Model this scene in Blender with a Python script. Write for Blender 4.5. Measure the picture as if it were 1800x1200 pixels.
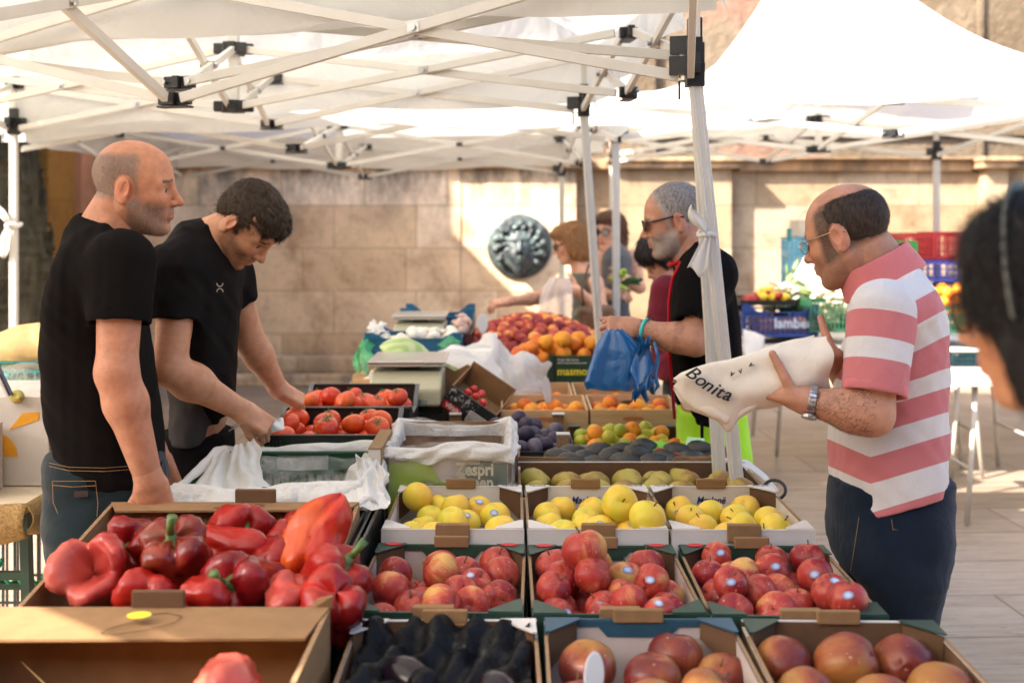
import bpy, bmesh, math, random
import numpy as np
from mathutils import Vector, Matrix, Euler
for o in list(bpy.data.objects): bpy.data.objects.remove(o)
S = bpy.context.scene
COL = S.collection
# ---------------- camera (focal 40 mm, level, lens shift down) ----------------
CAMZ = 1.65; FPX = 2000.0; HX, HY = 900.0, 390.0
cd = bpy.data.cameras.new("camera"); cam = bpy.data.objects.new("camera", cd); COL.objects.link(cam)
cd.lens = 40.0; cd.sensor_width = 36.0; cd.shift_y = -(600-HY)/1800.0
cam.location = (0, 0, CAMZ); cam.rotation_euler = (math.radians(90), 0, 0)
cd.clip_start = 0.05; cd.clip_end = 400
cd.dof.use_dof = True; cd.dof.focus_distance = 3.05; cd.dof.aperture_fstop = 2.6
S.camera = cam
# ---------------- world, sun, exposure ----------------
SUN_AZ = 57.0; SUN_EL = 40.0      # light travels towards +X (left to right) and +Y (away)
W = bpy.data.worlds.new("World"); S.world = W; W.use_nodes = True
nt = W.node_tree; nt.nodes.clear()
wo = nt.nodes.new("ShaderNodeOutputWorld"); bg = nt.nodes.new("ShaderNodeBackground"); sk = nt.nodes.new("ShaderNodeTexSky")
sk.sky_type = 'NISHITA'; sk.sun_disc = False; sk.sun_elevation = math.radians(SUN_EL)
sk.sun_rotation = math.radians(180+SUN_AZ); sk.dust_density = 3.0; sk.ozone_density = 0.7
bg.inputs[1].default_value = 0.15
nt.links.new(sk.outputs[0], bg.inputs[0]); nt.links.new(bg.outputs[0], wo.inputs[0])
sl = bpy.data.lights.new("sun", 'SUN'); sun = bpy.data.objects.new("sun", sl); COL.objects.link(sun)
sl.energy = 5.0; sl.angle = math.radians(0.55); sl.color = (1.0, 0.925, 0.80)
sd = Vector((math.sin(math.radians(SUN_AZ))*math.cos(math.radians(SUN_EL)), math.cos(math.radians(SUN_AZ))*math.cos(math.radians(SUN_EL)), -math.sin(math.radians(SUN_EL))))
sun.rotation_euler = sd.to_track_quat('-Z', 'Y').to_euler()
S.view_settings.view_transform = 'Standard'; S.view_settings.look = 'None'
S.view_settings.exposure = 1.92; S.view_settings.gamma = 1.0
S.cycles.use_denoising = True
S.cycles.max_bounces = 7; S.cycles.diffuse_bounces = 4; S.cycles.glossy_bounces = 3
S.cycles.transmission_bounces = 5; S.cycles.transparent_max_bounces = 12
S.cycles.sample_clamp_indirect = 8.0; S.cycles.caustics_reflective = False; S.cycles.caustics_refractive = False

# ---------------- helpers ----------------
def at(px, py, Y):
    return Vector(((px-HX)*Y/FPX, Y, CAMZ-(py-HY)*Y/FPX))
def R(a): return math.radians(a)
rnd = random.Random(7)

class MB:
    def __init__(s): s.v = []; s.f = []; s.m = []
    def add(s, vs, fs, m=0):
        n = len(s.v); s.v += [tuple(p) for p in vs]; s.f += [tuple(i+n for i in f) for f in fs]; s.m += [m]*len(fs)
    def box(s, c, d, rz=0, m=0, M=None, taper=1.0):
        hx, hy, hz = d[0]/2, d[1]/2, d[2]/2
        vs = []
        for z in (-1, 1):
            t = taper if z > 0 else 1
            for x, y in ((-1,-1),(1,-1),(1,1),(-1,1)): vs.append(Vector((x*hx*t, y*hy*t, z*hz)))
        if M is None: M = Matrix.Rotation(rz, 3, 'Z')
        vs = [M@v + Vector(c) for v in vs]
        s.add(vs, [(3,2,1,0),(4,5,6,7),(0,1,5,4),(1,2,6,5),(2,3,7,6),(3,0,4,7)], m)
    def beam(s, a, b, w, h=None, m=0, up=(0,0,1)):
        a = Vector(a); b = Vector(b); h = h or w
        d = (b-a); L = d.length
        if L < 1e-6: return
        z = d/L; up = Vector(up)
        x = up.cross(z)
        if x.length < 1e-3: x = Vector((1,0,0)).cross(z)
        x.normalize(); y = z.cross(x)
        s.box((a+b)/2, (w, h, L), m=m, M=Matrix((x, y, z)).transposed())
    def tube(s, pts, r, n=8, m=0, cap=True, closed=False):
        pts = [Vector(p) for p in pts]; k = len(pts)
        rs = r if isinstance(r, (list, tuple)) else [r]*k
        vs = []; ref = Vector((0.13, 0.27, 0.95)).normalized()
        for i in range(k):
            if closed: t = pts[(i+1) % k]-pts[i-1]
            else: t = pts[min(i+1, k-1)]-pts[max(i-1, 0)]
            t.normalize()
            x = ref.cross(t)
            if x.length < .05: x = Vector((1,0,0)).cross(t)
            x.normalize(); y = t.cross(x); ref = y if abs(y.dot(t)) < .9 else ref
            for j in range(n):
                a = 2*math.pi*j/n
                vs.append(pts[i] + (x*math.cos(a)+y*math.sin(a))*rs[i])
        fs = []
        for i in range(k if closed else k-1):
            i2 = (i+1) % k
            for j in range(n): fs.append((i*n+j, i*n+(j+1) % n, i2*n+(j+1) % n, i2*n+j))
        if cap and not closed:
            fs.append(tuple(range(n-1, -1, -1))); fs.append(tuple(range((k-1)*n, k*n)))
        s.add(vs, fs, m)
    def lathe(s, prof, c=(0,0,0), n=16, m=0, M=None):
        vs = []; c = Vector(c)
        for r, z in prof:
            for j in range(n):
                a = 2*math.pi*j/n; v = Vector((r*math.cos(a), r*math.sin(a), z))
                vs.append((M@v if M else v)+c)
        fs = []
        for i in range(len(prof)-1):
            for j in range(n): fs.append((i*n+j, i*n+(j+1) % n, (i+1)*n+(j+1) % n, (i+1)*n+j))
        fs.append(tuple(range(n-1,-1,-1))); fs.append(tuple(range((len(prof)-1)*n, len(prof)*n)))
        s.add(vs, fs, m)
    def prism(s, poly, o, ux, uy, t, m=0):
        """poly: 2-D points in plane (ux,uy) at o, thickness t along the normal"""
        o = Vector(o); ux = Vector(ux); uy = Vector(uy); n = ux.cross(uy).normalized()
        k = len(poly)
        vs = [o+ux*p[0]+uy*p[1]-n*t/2 for p in poly]+[o+ux*p[0]+uy*p[1]+n*t/2 for p in poly]
        fs = [tuple(range(k-1,-1,-1)), tuple(range(k, 2*k))]+[(i, (i+1) % k, k+(i+1) % k, k+i) for i in range(k)]
        s.add(vs, fs, m)
    def grid(s, fn, nu, nv, m=0):
        vs = [fn(i/(nu-1), j/(nv-1)) for j in range(nv) for i in range(nu)]
        fs = [(j*nu+i, j*nu+i+1, (j+1)*nu+i+1, (j+1)*nu+i) for j in range(nv-1) for i in range(nu-1)]
        s.add(vs, fs, m)
    def mesh(s, name, mats, smooth=False):
        me = bpy.data.meshes.new(name); me.from_pydata([tuple(v) for v in s.v], [], s.f)
        if not isinstance(mats, (list, tuple)): mats = [mats]
        for m in mats: me.materials.append(m)
        if len(mats) > 1: me.polygons.foreach_set("material_index", s.m)
        if smooth: me.polygons.foreach_set("use_smooth", [True]*len(me.polygons))
        me.update(); return me
    def build(s, name, mats, parent=None, smooth=False, bevel=0, solid=0, sub=0, autos=False):
        o = bpy.data.objects.new(name, s.mesh(name, mats, smooth or autos)); COL.objects.link(o)
        if parent: o.parent = parent
        if solid:
            md = o.modifiers.new("solid", 'SOLIDIFY'); md.thickness = solid; md.offset = 0
        if sub:
            md = o.modifiers.new("sub", 'SUBSURF'); md.levels = sub; md.render_levels = sub
        if bevel:
            md = o.modifiers.new("bev", 'BEVEL'); md.width = bevel; md.segments = 2; md.limit_method = 'ANGLE'; md.angle_limit = R(35)
        return o

def tag(o, label, cat, group=None, kind=None):
    o["label"] = label; o["category"] = cat
    if group: o["group"] = group
    if kind: o["kind"] = kind
    return o
def empty(name, label=None, cat=None, loc=(0,0,0), rz=0, group=None):
    o = bpy.data.objects.new(name, None); COL.objects.link(o); o.location = loc; o.rotation_euler = (0,0,rz)
    o.empty_display_size = .05
    if label: tag(o, label, cat, group)
    return o
def copy_tree(o, parent=None):
    c = o.copy(); COL.objects.link(c); c.parent = parent
    for ch in list(o.children): copy_tree(ch, c)
    return c
def struct(o): o["kind"] = "structure"; return o

# ---------------- materials ----------------
def newmat(name):
    m = bpy.data.materials.new(name); m.use_nodes = True
    return m, m.node_tree, m.node_tree.nodes, m.node_tree.links
def N(nt_, typ, **kw):
    n = nt_.nodes.new("ShaderNode"+typ)
    for k, v in kw.items():
        if k.startswith("i_"): n.inputs[k[2:].replace("_", " ")].default_value = v
        elif k.startswith("n"): n.inputs[int(k[1:])].default_value = v
        else: setattr(n, k, v)
    return n
def ramp(nt_, fac, stops, interp='LINEAR'):
    r = nt_.nodes.new("ShaderNodeValToRGB"); cr = r.color_ramp; cr.interpolation = interp
    while len(cr.elements) < len(stops): cr.elements.new(0.5)
    for e, (p, c) in zip(cr.elements, stops):
        e.position = p; e.color = (*c, 1) if len(c) == 3 else c
    nt_.links.new(fac, r.inputs[0]); return r.outputs[0]
def mixc(nt_, fac, a, b, mode='MIX'):
    n = nt_.nodes.new("ShaderNodeMix"); n.data_type = 'RGBA'; n.blend_type = mode
    for sock, v in ((0, fac), (6, a), (7, b)):
        if hasattr(v, "links") or isinstance(v, bpy.types.NodeSocket): nt_.links.new(v, n.inputs[sock])
        else: n.inputs[sock].default_value = v if not isinstance(v, tuple) else ((*v, 1) if len(v) == 3 else v)
    return n.outputs[2]
def coords(nt_, scale=(1,1,1), src='Object', loc=(0,0,0)):
    tc = nt_.nodes.new("ShaderNodeTexCoord"); mp = nt_.nodes.new("ShaderNodeMapping")
    mp.inputs['Scale'].default_value = scale; mp.inputs['Location'].default_value = loc
    nt_.links.new(tc.outputs[src], mp.inputs[0]); return mp.outputs[0]
def noise(nt_, vec, scale, detail=3, rough=.55, dist=0):
    n = N(nt_, "TexNoise", i_Scale=scale, i_Detail=detail, i_Roughness=rough, i_Distortion=dist)
    nt_.links.new(vec, n.inputs['Vector']); return n.outputs['Fac']
def bump(nt_, h, strength=.3, dist=.01):
    b = N(nt_, "Bump", i_Strength=strength, i_Distance=dist); nt_.links.new(h, b.inputs['Height']); return b.outputs[0]

def simple(name, c, rough=.6, var=.12, vs=14, bumpk=0, bs=120, metal=0, c2=None, spec=.5, sheen=0, coat=0, vcol=False, bd=.003, stretch=(1,1,1), sss=0, rand=0):
    m, t, ns, ls = newmat(name); b = ns["Principled BSDF"]
    v = coords(t, stretch)
    nz = noise(t, v, vs, 4)
    lo = tuple(x*(1-var) for x in c); hi = tuple(min(1, x*(1+var)) for x in c) if c2 is None else c2
    col = ramp(t, nz, [(.3, lo), (.7, hi)])
    if vcol:
        a = N(t, "Attribute"); a.attribute_name = "Col"
        col = mixc(t, 1.0, a.outputs[0], ramp(t, nz, [(.3, (1-var,)*3), (.7, (1,)*3)]), 'MULTIPLY')
    if rand:
        oi = N(t, "ObjectInfo"); h = N(t, "HueSaturation"); mr = N(t, "MapRange"); mr.inputs[3].default_value = 1-rand; mr.inputs[4].default_value = 1+rand
        ls.new(oi.outputs['Random'], mr.inputs[0]); ls.new(mr.outputs[0], h.inputs['Value']); ls.new(col, h.inputs['Color']); col = h.outputs[0]
    ls.new(col, b.inputs['Base Color']); b.inputs['Roughness'].default_value = rough
    b.inputs['Metallic'].default_value = metal; b.inputs['Specular IOR Level'].default_value = spec
    if sheen: b.inputs['Sheen Weight'].default_value = sheen
    if coat: b.inputs['Coat Weight'].default_value = coat; b.inputs['Coat Roughness'].default_value = .15
    if sss:
        b.inputs['Subsurface Weight'].default_value = sss; b.inputs['Subsurface Radius'].default_value = (.012,.004,.002); b.inputs['Subsurface Scale'].default_value = 1
    if bumpk: ls.new(bump(t, noise(t, v, bs, 3), bumpk, bd), b.inputs['Normal'])
    return m

def film(name, c, trans=.5, transl=.5, rough=.35, bs=25, bk=.4, gloss=.12):
    """thin sheet: see-through share, translucent share, rest diffuse, plus a little gloss"""
    m, t, ns, ls = newmat(name); ns.remove(ns["Principled BSDF"]); out = ns["Material Output"]
    v = coords(t); nm = bump(t, noise(t, v, bs, 5, .6, .6), bk, .01)
    d = N(t, "BsdfDiffuse"); d.inputs[0].default_value = (*c, 1); tl = N(t, "BsdfTranslucent"); tl.inputs[0].default_value = (*c, 1)
    tr = N(t, "BsdfTransparent"); g = N(t, "BsdfGlossy"); g.inputs[1].default_value = rough
    for x in (d, tl, g): ls.new(nm, x.inputs['Normal'])
    a = N(t, "MixShader"); a.inputs[0].default_value = transl; ls.new(d.outputs[0], a.inputs[1]); ls.new(tl.outputs[0], a.inputs[2])
    b2 = N(t, "MixShader"); b2.inputs[0].default_value = gloss; ls.new(a.outputs[0], b2.inputs[1]); ls.new(g.outputs[0], b2.inputs[2])
    cc = N(t, "MixShader")
    nz = noise(t, v, bs*.6, 3); mr = N(t, "MapRange"); mr.inputs[1].default_value = .3; mr.inputs[2].default_value = .7
    mr.inputs[3].default_value = min(1, trans*1.25); mr.inputs[4].default_value = max(0, trans*.75); ls.new(nz, mr.inputs[0]); ls.new(mr.outputs[0], cc.inputs[0])
    ls.new(b2.outputs[0], cc.inputs[1]); ls.new(tr.outputs[0], cc.inputs[2]); ls.new(cc.outputs[0], out.inputs[0])
    return m

def text(s, size, loc, rot, mat, parent=None, name="lettering", shear=0, ext=.0004, align='CENTER', bold=0, sx=1):
    c = bpy.data.curves.new(name, 'FONT'); c.body = s; c.size = size; c.extrude = ext; c.align_x = align; c.align_y = 'CENTER'; c.shear = shear
    c.offset = bold; c.resolution_u = 3
    c.materials.append(mat); o = bpy.data.objects.new(name, c); COL.objects.link(o); o.location = loc; o.rotation_euler = rot; o.scale = (sx,1,1)
    if parent: o.parent = parent
    bpy.context.view_layer.update()
    me = bpy.data.meshes.new_from_object(o.evaluated_get(bpy.context.evaluated_depsgraph_get())); me.name = name
    q = bpy.data.objects.new(name, me); COL.objects.link(q); q.location = loc; q.rotation_euler = rot; q.scale = (sx,1,1)
    if parent: q.parent = parent
    bpy.data.objects.remove(o); bpy.data.curves.remove(c)
    q.name = name
    return q

# ---------------- signed-distance modelling ----------------
def fnoise(x, y, z, s, seed=0):
    """cheap smooth pseudo noise in about -1..1"""
    r = np.random.RandomState(seed); out = 0
    for i in range(4):
        k = r.normal(size=3)*s*(1+.5*i); k2 = r.normal(size=3)*s*.7
        out = out + np.sin(k[0]*x+k[1]*y+k[2]*z+r.uniform(0,6)+1.3*np.sin(k2[0]*x+k2[1]*y+k2[2]*z+r.uniform(0,6)))
    return (out*.4).astype(np.float32)
def smin(a, b, k):
    if k <= 0: return np.minimum(a, b)
    h = np.maximum(k-np.abs(a-b), 0)/k
    return np.minimum(a, b)-h*h*k*.25
def Mat3(rx=0, ry=0, rz=0): return np.array(Euler((R(rx), R(ry), R(rz))).to_matrix())
class P:
    """primitive: kind, params; op 'u' union or 's' subtract, k blend"""
    def __init__(s, lo, hi, fn, op='u', k=.02): s.lo = np.array(lo, float); s.hi = np.array(hi, float); s.fn = fn; s.op = op; s.k = k
def cone(a, b, ra, rb, k=.02, op='u', sq=None):
    a = np.array(a, float); b = np.array(b, float); ba = b-a; L2 = max(ba@ba, 1e-9); r = max(ra, rb)
    def fn(x, y, z):
        px, py, pz = x-a[0], y-a[1], z-a[2]
        h = np.clip((px*ba[0]+py*ba[1]+pz*ba[2])/L2, 0, 1)
        return np.sqrt((px-ba[0]*h)**2+(py-ba[1]*h)**2+(pz-ba[2]*h)**2)-(ra+(rb-ra)*h)
    return P(np.minimum(a, b)-r, np.maximum(a, b)+r, fn, op, k)
def ell(c, r, M=None, k=.02, op='u'):
    c = np.array(c, float); r = np.array(r, float); M = np.eye(3) if M is None else np.array(M)
    ext = np.sqrt(((M*r[None, :])**2).sum(1))
    def fn(x, y, z):
        dx, dy, dz = x-c[0], y-c[1], z-c[2]
        u = (M[0,0]*dx+M[1,0]*dy+M[2,0]*dz); v = (M[0,1]*dx+M[1,1]*dy+M[2,1]*dz); w = (M[0,2]*dx+M[1,2]*dy+M[2,2]*dz)
        k0 = np.sqrt((u/r[0])**2+(v/r[1])**2+(w/r[2])**2); k1 = np.sqrt((u/r[0]**2)**2+(v/r[1]**2)**2+(w/r[2]**2)**2)
        return k0*(k0-1)/np.maximum(k1, 1e-6)
    return P(c-ext, c+ext, fn, op, k)
def rbox(c, h, rr, M=None, k=.01, op='u'):
    c = np.array(c, float); h = np.array(h, float); M = np.eye(3) if M is None else np.array(M)
    ext = (np.abs(M)*h[None, :]).sum(1)+rr
    def fn(x, y, z):
        dx, dy, dz = x-c[0], y-c[1], z-c[2]
        q = [np.abs(M[0,i]*dx+M[1,i]*dy+M[2,i]*dz)-h[i] for i in range(3)]
        return np.sqrt(sum(np.maximum(t, 0)**2 for t in q))+np.minimum(np.maximum(np.maximum(q[0], q[1]), q[2]), 0)-rr
    return P(c-ext, c+ext, fn, op, k)
def slab(zs, xc, a, b, yc=None, n=2.3, k=.03, op='u', cap=.012):
    """vertical loft: at height z centre xc,yc and half widths a (fore-aft), b (sideways)"""
    zs = np.array(zs, float); yc = np.zeros(len(zs)) if yc is None else np.array(yc, float)
    xc, a, b = (np.array(q, float) for q in (xc, a, b))
    z2 = np.linspace(zs[0], zs[-1], 80)
    def sm(q):
        y = np.interp(z2, zs, q); ker = np.ones(7)/7
        return np.convolve(np.pad(y, 3, 'edge'), ker, 'valid')
    sx, sy, sa, sb = sm(xc), sm(yc), sm(a), sm(b)
    lo = (min(sx-sa), min(sy-sb), zs[0]); hi = (max(sx+sa), max(sy+sb), zs[-1])
    def fn(x, y, z):
        zz = z.ravel()
        X = np.interp(zz, z2, sx).reshape(z.shape).astype(np.float32); Y_ = np.interp(zz, z2, sy).reshape(z.shape).astype(np.float32)
        A = np.interp(zz, z2, sa).reshape(z.shape).astype(np.float32); B = np.interp(zz, z2, sb).reshape(z.shape).astype(np.float32)
        q = (np.abs((x-X)/A)**n+np.abs((y-Y_)/B)**n)**(1/n)
        d = (q-1)*np.minimum(A, B)
        e = np.maximum(zs[0]-z, z-zs[-1])
        return -smin(-d, -e, cap)
    return P(lo, hi, fn, op, k)
def plane_cut(pt, n, lo, hi, k=.003):
    """remove everything on the side n points to, inside the box lo..hi"""
    pt = np.array(pt, float); n = np.array(n, float); n /= np.linalg.norm(n)
    return P(lo, hi, lambda x, y, z: -((x-pt[0])*n[0]+(y-pt[1])*n[1]+(z-pt[2])*n[2]), 's', k)
def comp(prims, k=.02):
    """evaluate a small stack of primitives on its own, then use it as one union primitive"""
    un = [p for p in prims if p.op == 'u']; lo = np.min([p.lo for p in un], 0); hi = np.max([p.hi for p in un], 0)
    def fn(x, y, z):
        D = None
        for p in prims:
            d = p.fn(x, y, z)
            if D is None: D = d
            elif p.op == 'u': D = smin(D, d, p.k)
            else: D = -smin(-D, d, p.k)
        return D
    return P(lo, hi, fn, 'u', k)
def xform(prims, M, t):
    """move primitives given in a local frame: world = M@p + t"""
    M = np.array(M, float); t = np.array(t, float); out = []
    for p in prims:
        cs = np.array([[a, b, c] for a in (p.lo[0], p.hi[0]) for b in (p.lo[1], p.hi[1]) for c in (p.lo[2], p.hi[2])])@M.T+t
        def fn(x, y, z, f=p.fn):
            dx, dy, dz = x-t[0], y-t[1], z-t[2]
            return f(M[0,0]*dx+M[1,0]*dy+M[2,0]*dz, M[0,1]*dx+M[1,1]*dy+M[2,1]*dz, M[0,2]*dx+M[1,2]*dy+M[2,2]*dz)
        out.append(P(cs.min(0), cs.max(0), fn, p.op, p.k))
    return out
def sdf_arrays(prims, h, pad=.012, disp=None):
    un = [p for p in prims if p.op == 'u']
    lo = np.min([p.lo for p in un], 0)-pad; hi = np.max([p.hi for p in un], 0)+pad
    n = np.ceil((hi-lo)/h).astype(int)+2
    ax = [(lo[i]+h*np.arange(n[i])).astype(np.float32) for i in range(3)]
    D = np.full(n, .05, np.float32)
    for p in prims:
        m = p.k+.012+h*2
        i0 = np.maximum(np.floor((p.lo-m-lo)/h).astype(int), 0); i1 = np.minimum(np.ceil((p.hi+m-lo)/h).astype(int)+1, n)
        if (i1 <= i0).any(): continue
        sl_ = tuple(slice(a, b) for a, b in zip(i0, i1))
        x = ax[0][sl_[0]][:, None, None]; y = ax[1][sl_[1]][None, :, None]; z = ax[2][sl_[2]][None, None, :]
        d = p.fn(x, y, z).astype(np.float32)
        if p.op == 'u': D[sl_] = smin(D[sl_], np.broadcast_to(d, D[sl_].shape), p.k)
        elif p.op == 's': D[sl_] = -smin(-D[sl_], np.broadcast_to(d, D[sl_].shape), p.k)
    if disp is not None:
        band = np.abs(D) < .03
        I = np.nonzero(band)
        D[I] += disp(ax[0][I[0]], ax[1][I[1]], ax[2][I[2]])
    D[0] = D[-1] = .05; D[:, 0] = D[:, -1] = .05; D[:, :, 0] = D[:, :, -1] = .05
    ins = D < 0
    c = np.zeros(np.array(D.shape)-1, np.uint8)
    for a in (0,1):
        for b in (0,1):
            for e in (0,1): c += ins[a:a+c.shape[0], b:b+c.shape[1], e:e+c.shape[2]]
    I, J, K = np.nonzero((c > 0) & (c < 8))
    idx = np.full(c.shape, -1, np.int32); idx[I, J, K] = np.arange(len(I))
    acc = np.zeros((len(I), 3), np.float32); cnt = np.zeros(len(I), np.float32)
    off = [(a, b, e) for a in (0,1) for b in (0,1) for e in (0,1)]
    V = {o: D[I+o[0], J+o[1], K+o[2]] for o in off}
    for o in off:
        for axn in range(3):
            if o[axn]: continue
            o2 = list(o); o2[axn] = 1; o2 = tuple(o2)
            d0, d1 = V[o], V[o2]; cr = (d0 < 0) != (d1 < 0)
            t = np.where(cr, d0/np.where(cr, d0-d1, 1), 0)
            pp = np.array(o, np.float32)[None, :].repeat(len(I), 0); pp[:, axn] = t
            acc += pp*cr[:, None]; cnt += cr
    vv = (acc/np.maximum(cnt, 1)[:, None]+np.stack([I, J, K], 1))*h+lo
    F = []
    for axn in range(3):
        sl0 = [slice(1, -1)]*3; sl1 = [slice(1, -1)]*3
        sl0[axn] = slice(0, -1); sl1[axn] = slice(1, None)
        a_ = ins[tuple(sl0)]; b_ = ins[tuple(sl1)]
        ii = np.stack(np.nonzero(a_ != b_), 1)
        base = ii.copy()
        for q in range(3):
            if q != axn: base[:, q] += 1
        s_ = a_[ii[:, 0], ii[:, 1], ii[:, 2]]
        u, w = (axn+1) % 3, (axn+2) % 3
        def cell(du, dw):
            b3 = base.copy(); b3[:, u] += du; b3[:, w] += dw
            return idx[b3[:, 0], b3[:, 1], b3[:, 2]]
        q4 = np.stack([cell(-1,-1), cell(0,-1), cell(0,0), cell(-1,0)], 1)
        q4[~s_] = q4[~s_][:, ::-1]
        F.append(q4)
    F = np.concatenate(F); F = F[(F >= 0).all(1)]
    return vv, F
def sdf_mesh(name, prims, h, mats, parent=None, colfn=None, pad=.012, disp=None, fine=(), sharp=None):
    """fine: further (primitives, cell size) pieces of the same body, meshed finer and joined into the one mesh"""
    vv, F = sdf_arrays(prims, h, pad, disp)
    for fp, fh in fine:
        v2, F2 = sdf_arrays(fp, fh, pad); F = np.concatenate([F, F2+len(vv)]); vv = np.concatenate([vv, v2])
    me = bpy.data.meshes.new(name); me.vertices.add(len(vv)); me.vertices.foreach_set("co", vv.astype(np.float32).ravel())
    me.loops.add(len(F)*4); me.loops.foreach_set("vertex_index", F.ravel().astype(np.int32))
    me.polygons.add(len(F)); me.polygons.foreach_set("loop_start", np.arange(0, len(F)*4, 4, dtype=np.int32))
    me.polygons.foreach_set("loop_total", np.full(len(F), 4, np.int32))
    me.polygons.foreach_set("use_smooth", np.ones(len(F), bool))
    me.update(calc_edges=True)
    if colfn is not None:
        at_ = me.color_attributes.new("Col", 'FLOAT_COLOR', 'POINT')
        cc = np.ones((len(vv), 4), np.float32); cc[:, :3] = colfn(vv); at_.data.foreach_set("color", cc.ravel())
    if not isinstance(mats, (list, tuple)): mats = [mats]
    for m in mats: me.materials.append(m)
    o = bpy.data.objects.new(name, me); COL.objects.link(o)
    if parent: o.parent = parent
    return o
def strands(o, name, n, mask, dirfn, length, width, mat, lift=.3, seed=0, curl=0, parent=None, jit=.35, off=.0):
    """thin tapering hairs rooted on the surface of o; all of them are one mesh"""
    me = o.data; nv = len(me.vertices); co = np.empty(nv*3, np.float32); me.vertices.foreach_get("co", co); co = co.reshape(-1, 3)
    nr = np.empty(nv*3, np.float32); me.vertex_normals.foreach_get("vector", nr); nr = nr.reshape(-1, 3)
    idx = np.nonzero(mask(co))[0] if mask else np.arange(nv); rs = np.random.RandomState(seed)
    if len(idx) == 0: return None
    idx = rs.choice(idx, n); p = co[idx]+rs.normal(size=(n, 3))*.0015; nn = nr[idx]; d = dirfn(p, nn)
    d = d+rs.normal(size=(n, 3))*jit; d -= nn*(d*nn).sum(1)[:, None]; d /= np.linalg.norm(d, axis=1)[:, None]+1e-9
    L_ = length*rs.uniform(.55, 1.2, n)[:, None]; side = np.cross(d, nn); K = 4; P_ = []; cur = p+nn*off; dd = d+nn*lift; ph = rs.uniform(0, 6.28, n)[:, None]
    for k in range(K):
        P_.append(cur.copy()); c = curl*np.sin(ph+k*1.7); c2 = curl*np.cos(ph+k*1.7)
        v = dd+side*c+nn*(c2-lift*k*.55); v /= np.linalg.norm(v, axis=1)[:, None]+1e-9; cur = cur+v*L_/(K-1)
    W_ = [1, .9, .65, .15]; vs = []
    for k in range(K):
        w = side*width*W_[k]*.5; vs += [P_[k]-w, P_[k]+w]
    V = np.stack(vs, 1).reshape(-1, 3); b = (np.arange(n)*2*K)[:, None]
    F = np.concatenate([b+np.array([[2*k, 2*k+1, 2*k+3, 2*k+2]]) for k in range(K-1)])
    m2 = bpy.data.meshes.new(name); m2.vertices.add(len(V)); m2.vertices.foreach_set("co", V.astype(np.float32).ravel()); m2.loops.add(len(F)*4); m2.loops.foreach_set("vertex_index", F.ravel().astype(np.int32))
    m2.polygons.add(len(F)); m2.polygons.foreach_set("loop_start", np.arange(0, len(F)*4, 4, dtype=np.int32)); m2.polygons.foreach_set("loop_total", np.full(len(F), 4, np.int32)); m2.polygons.foreach_set("use_smooth", np.ones(len(F), bool)); m2.update(calc_edges=True)
    m2.materials.append(mat); q = bpy.data.objects.new(name, m2); COL.objects.link(q); q.parent = parent or o; return q
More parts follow.
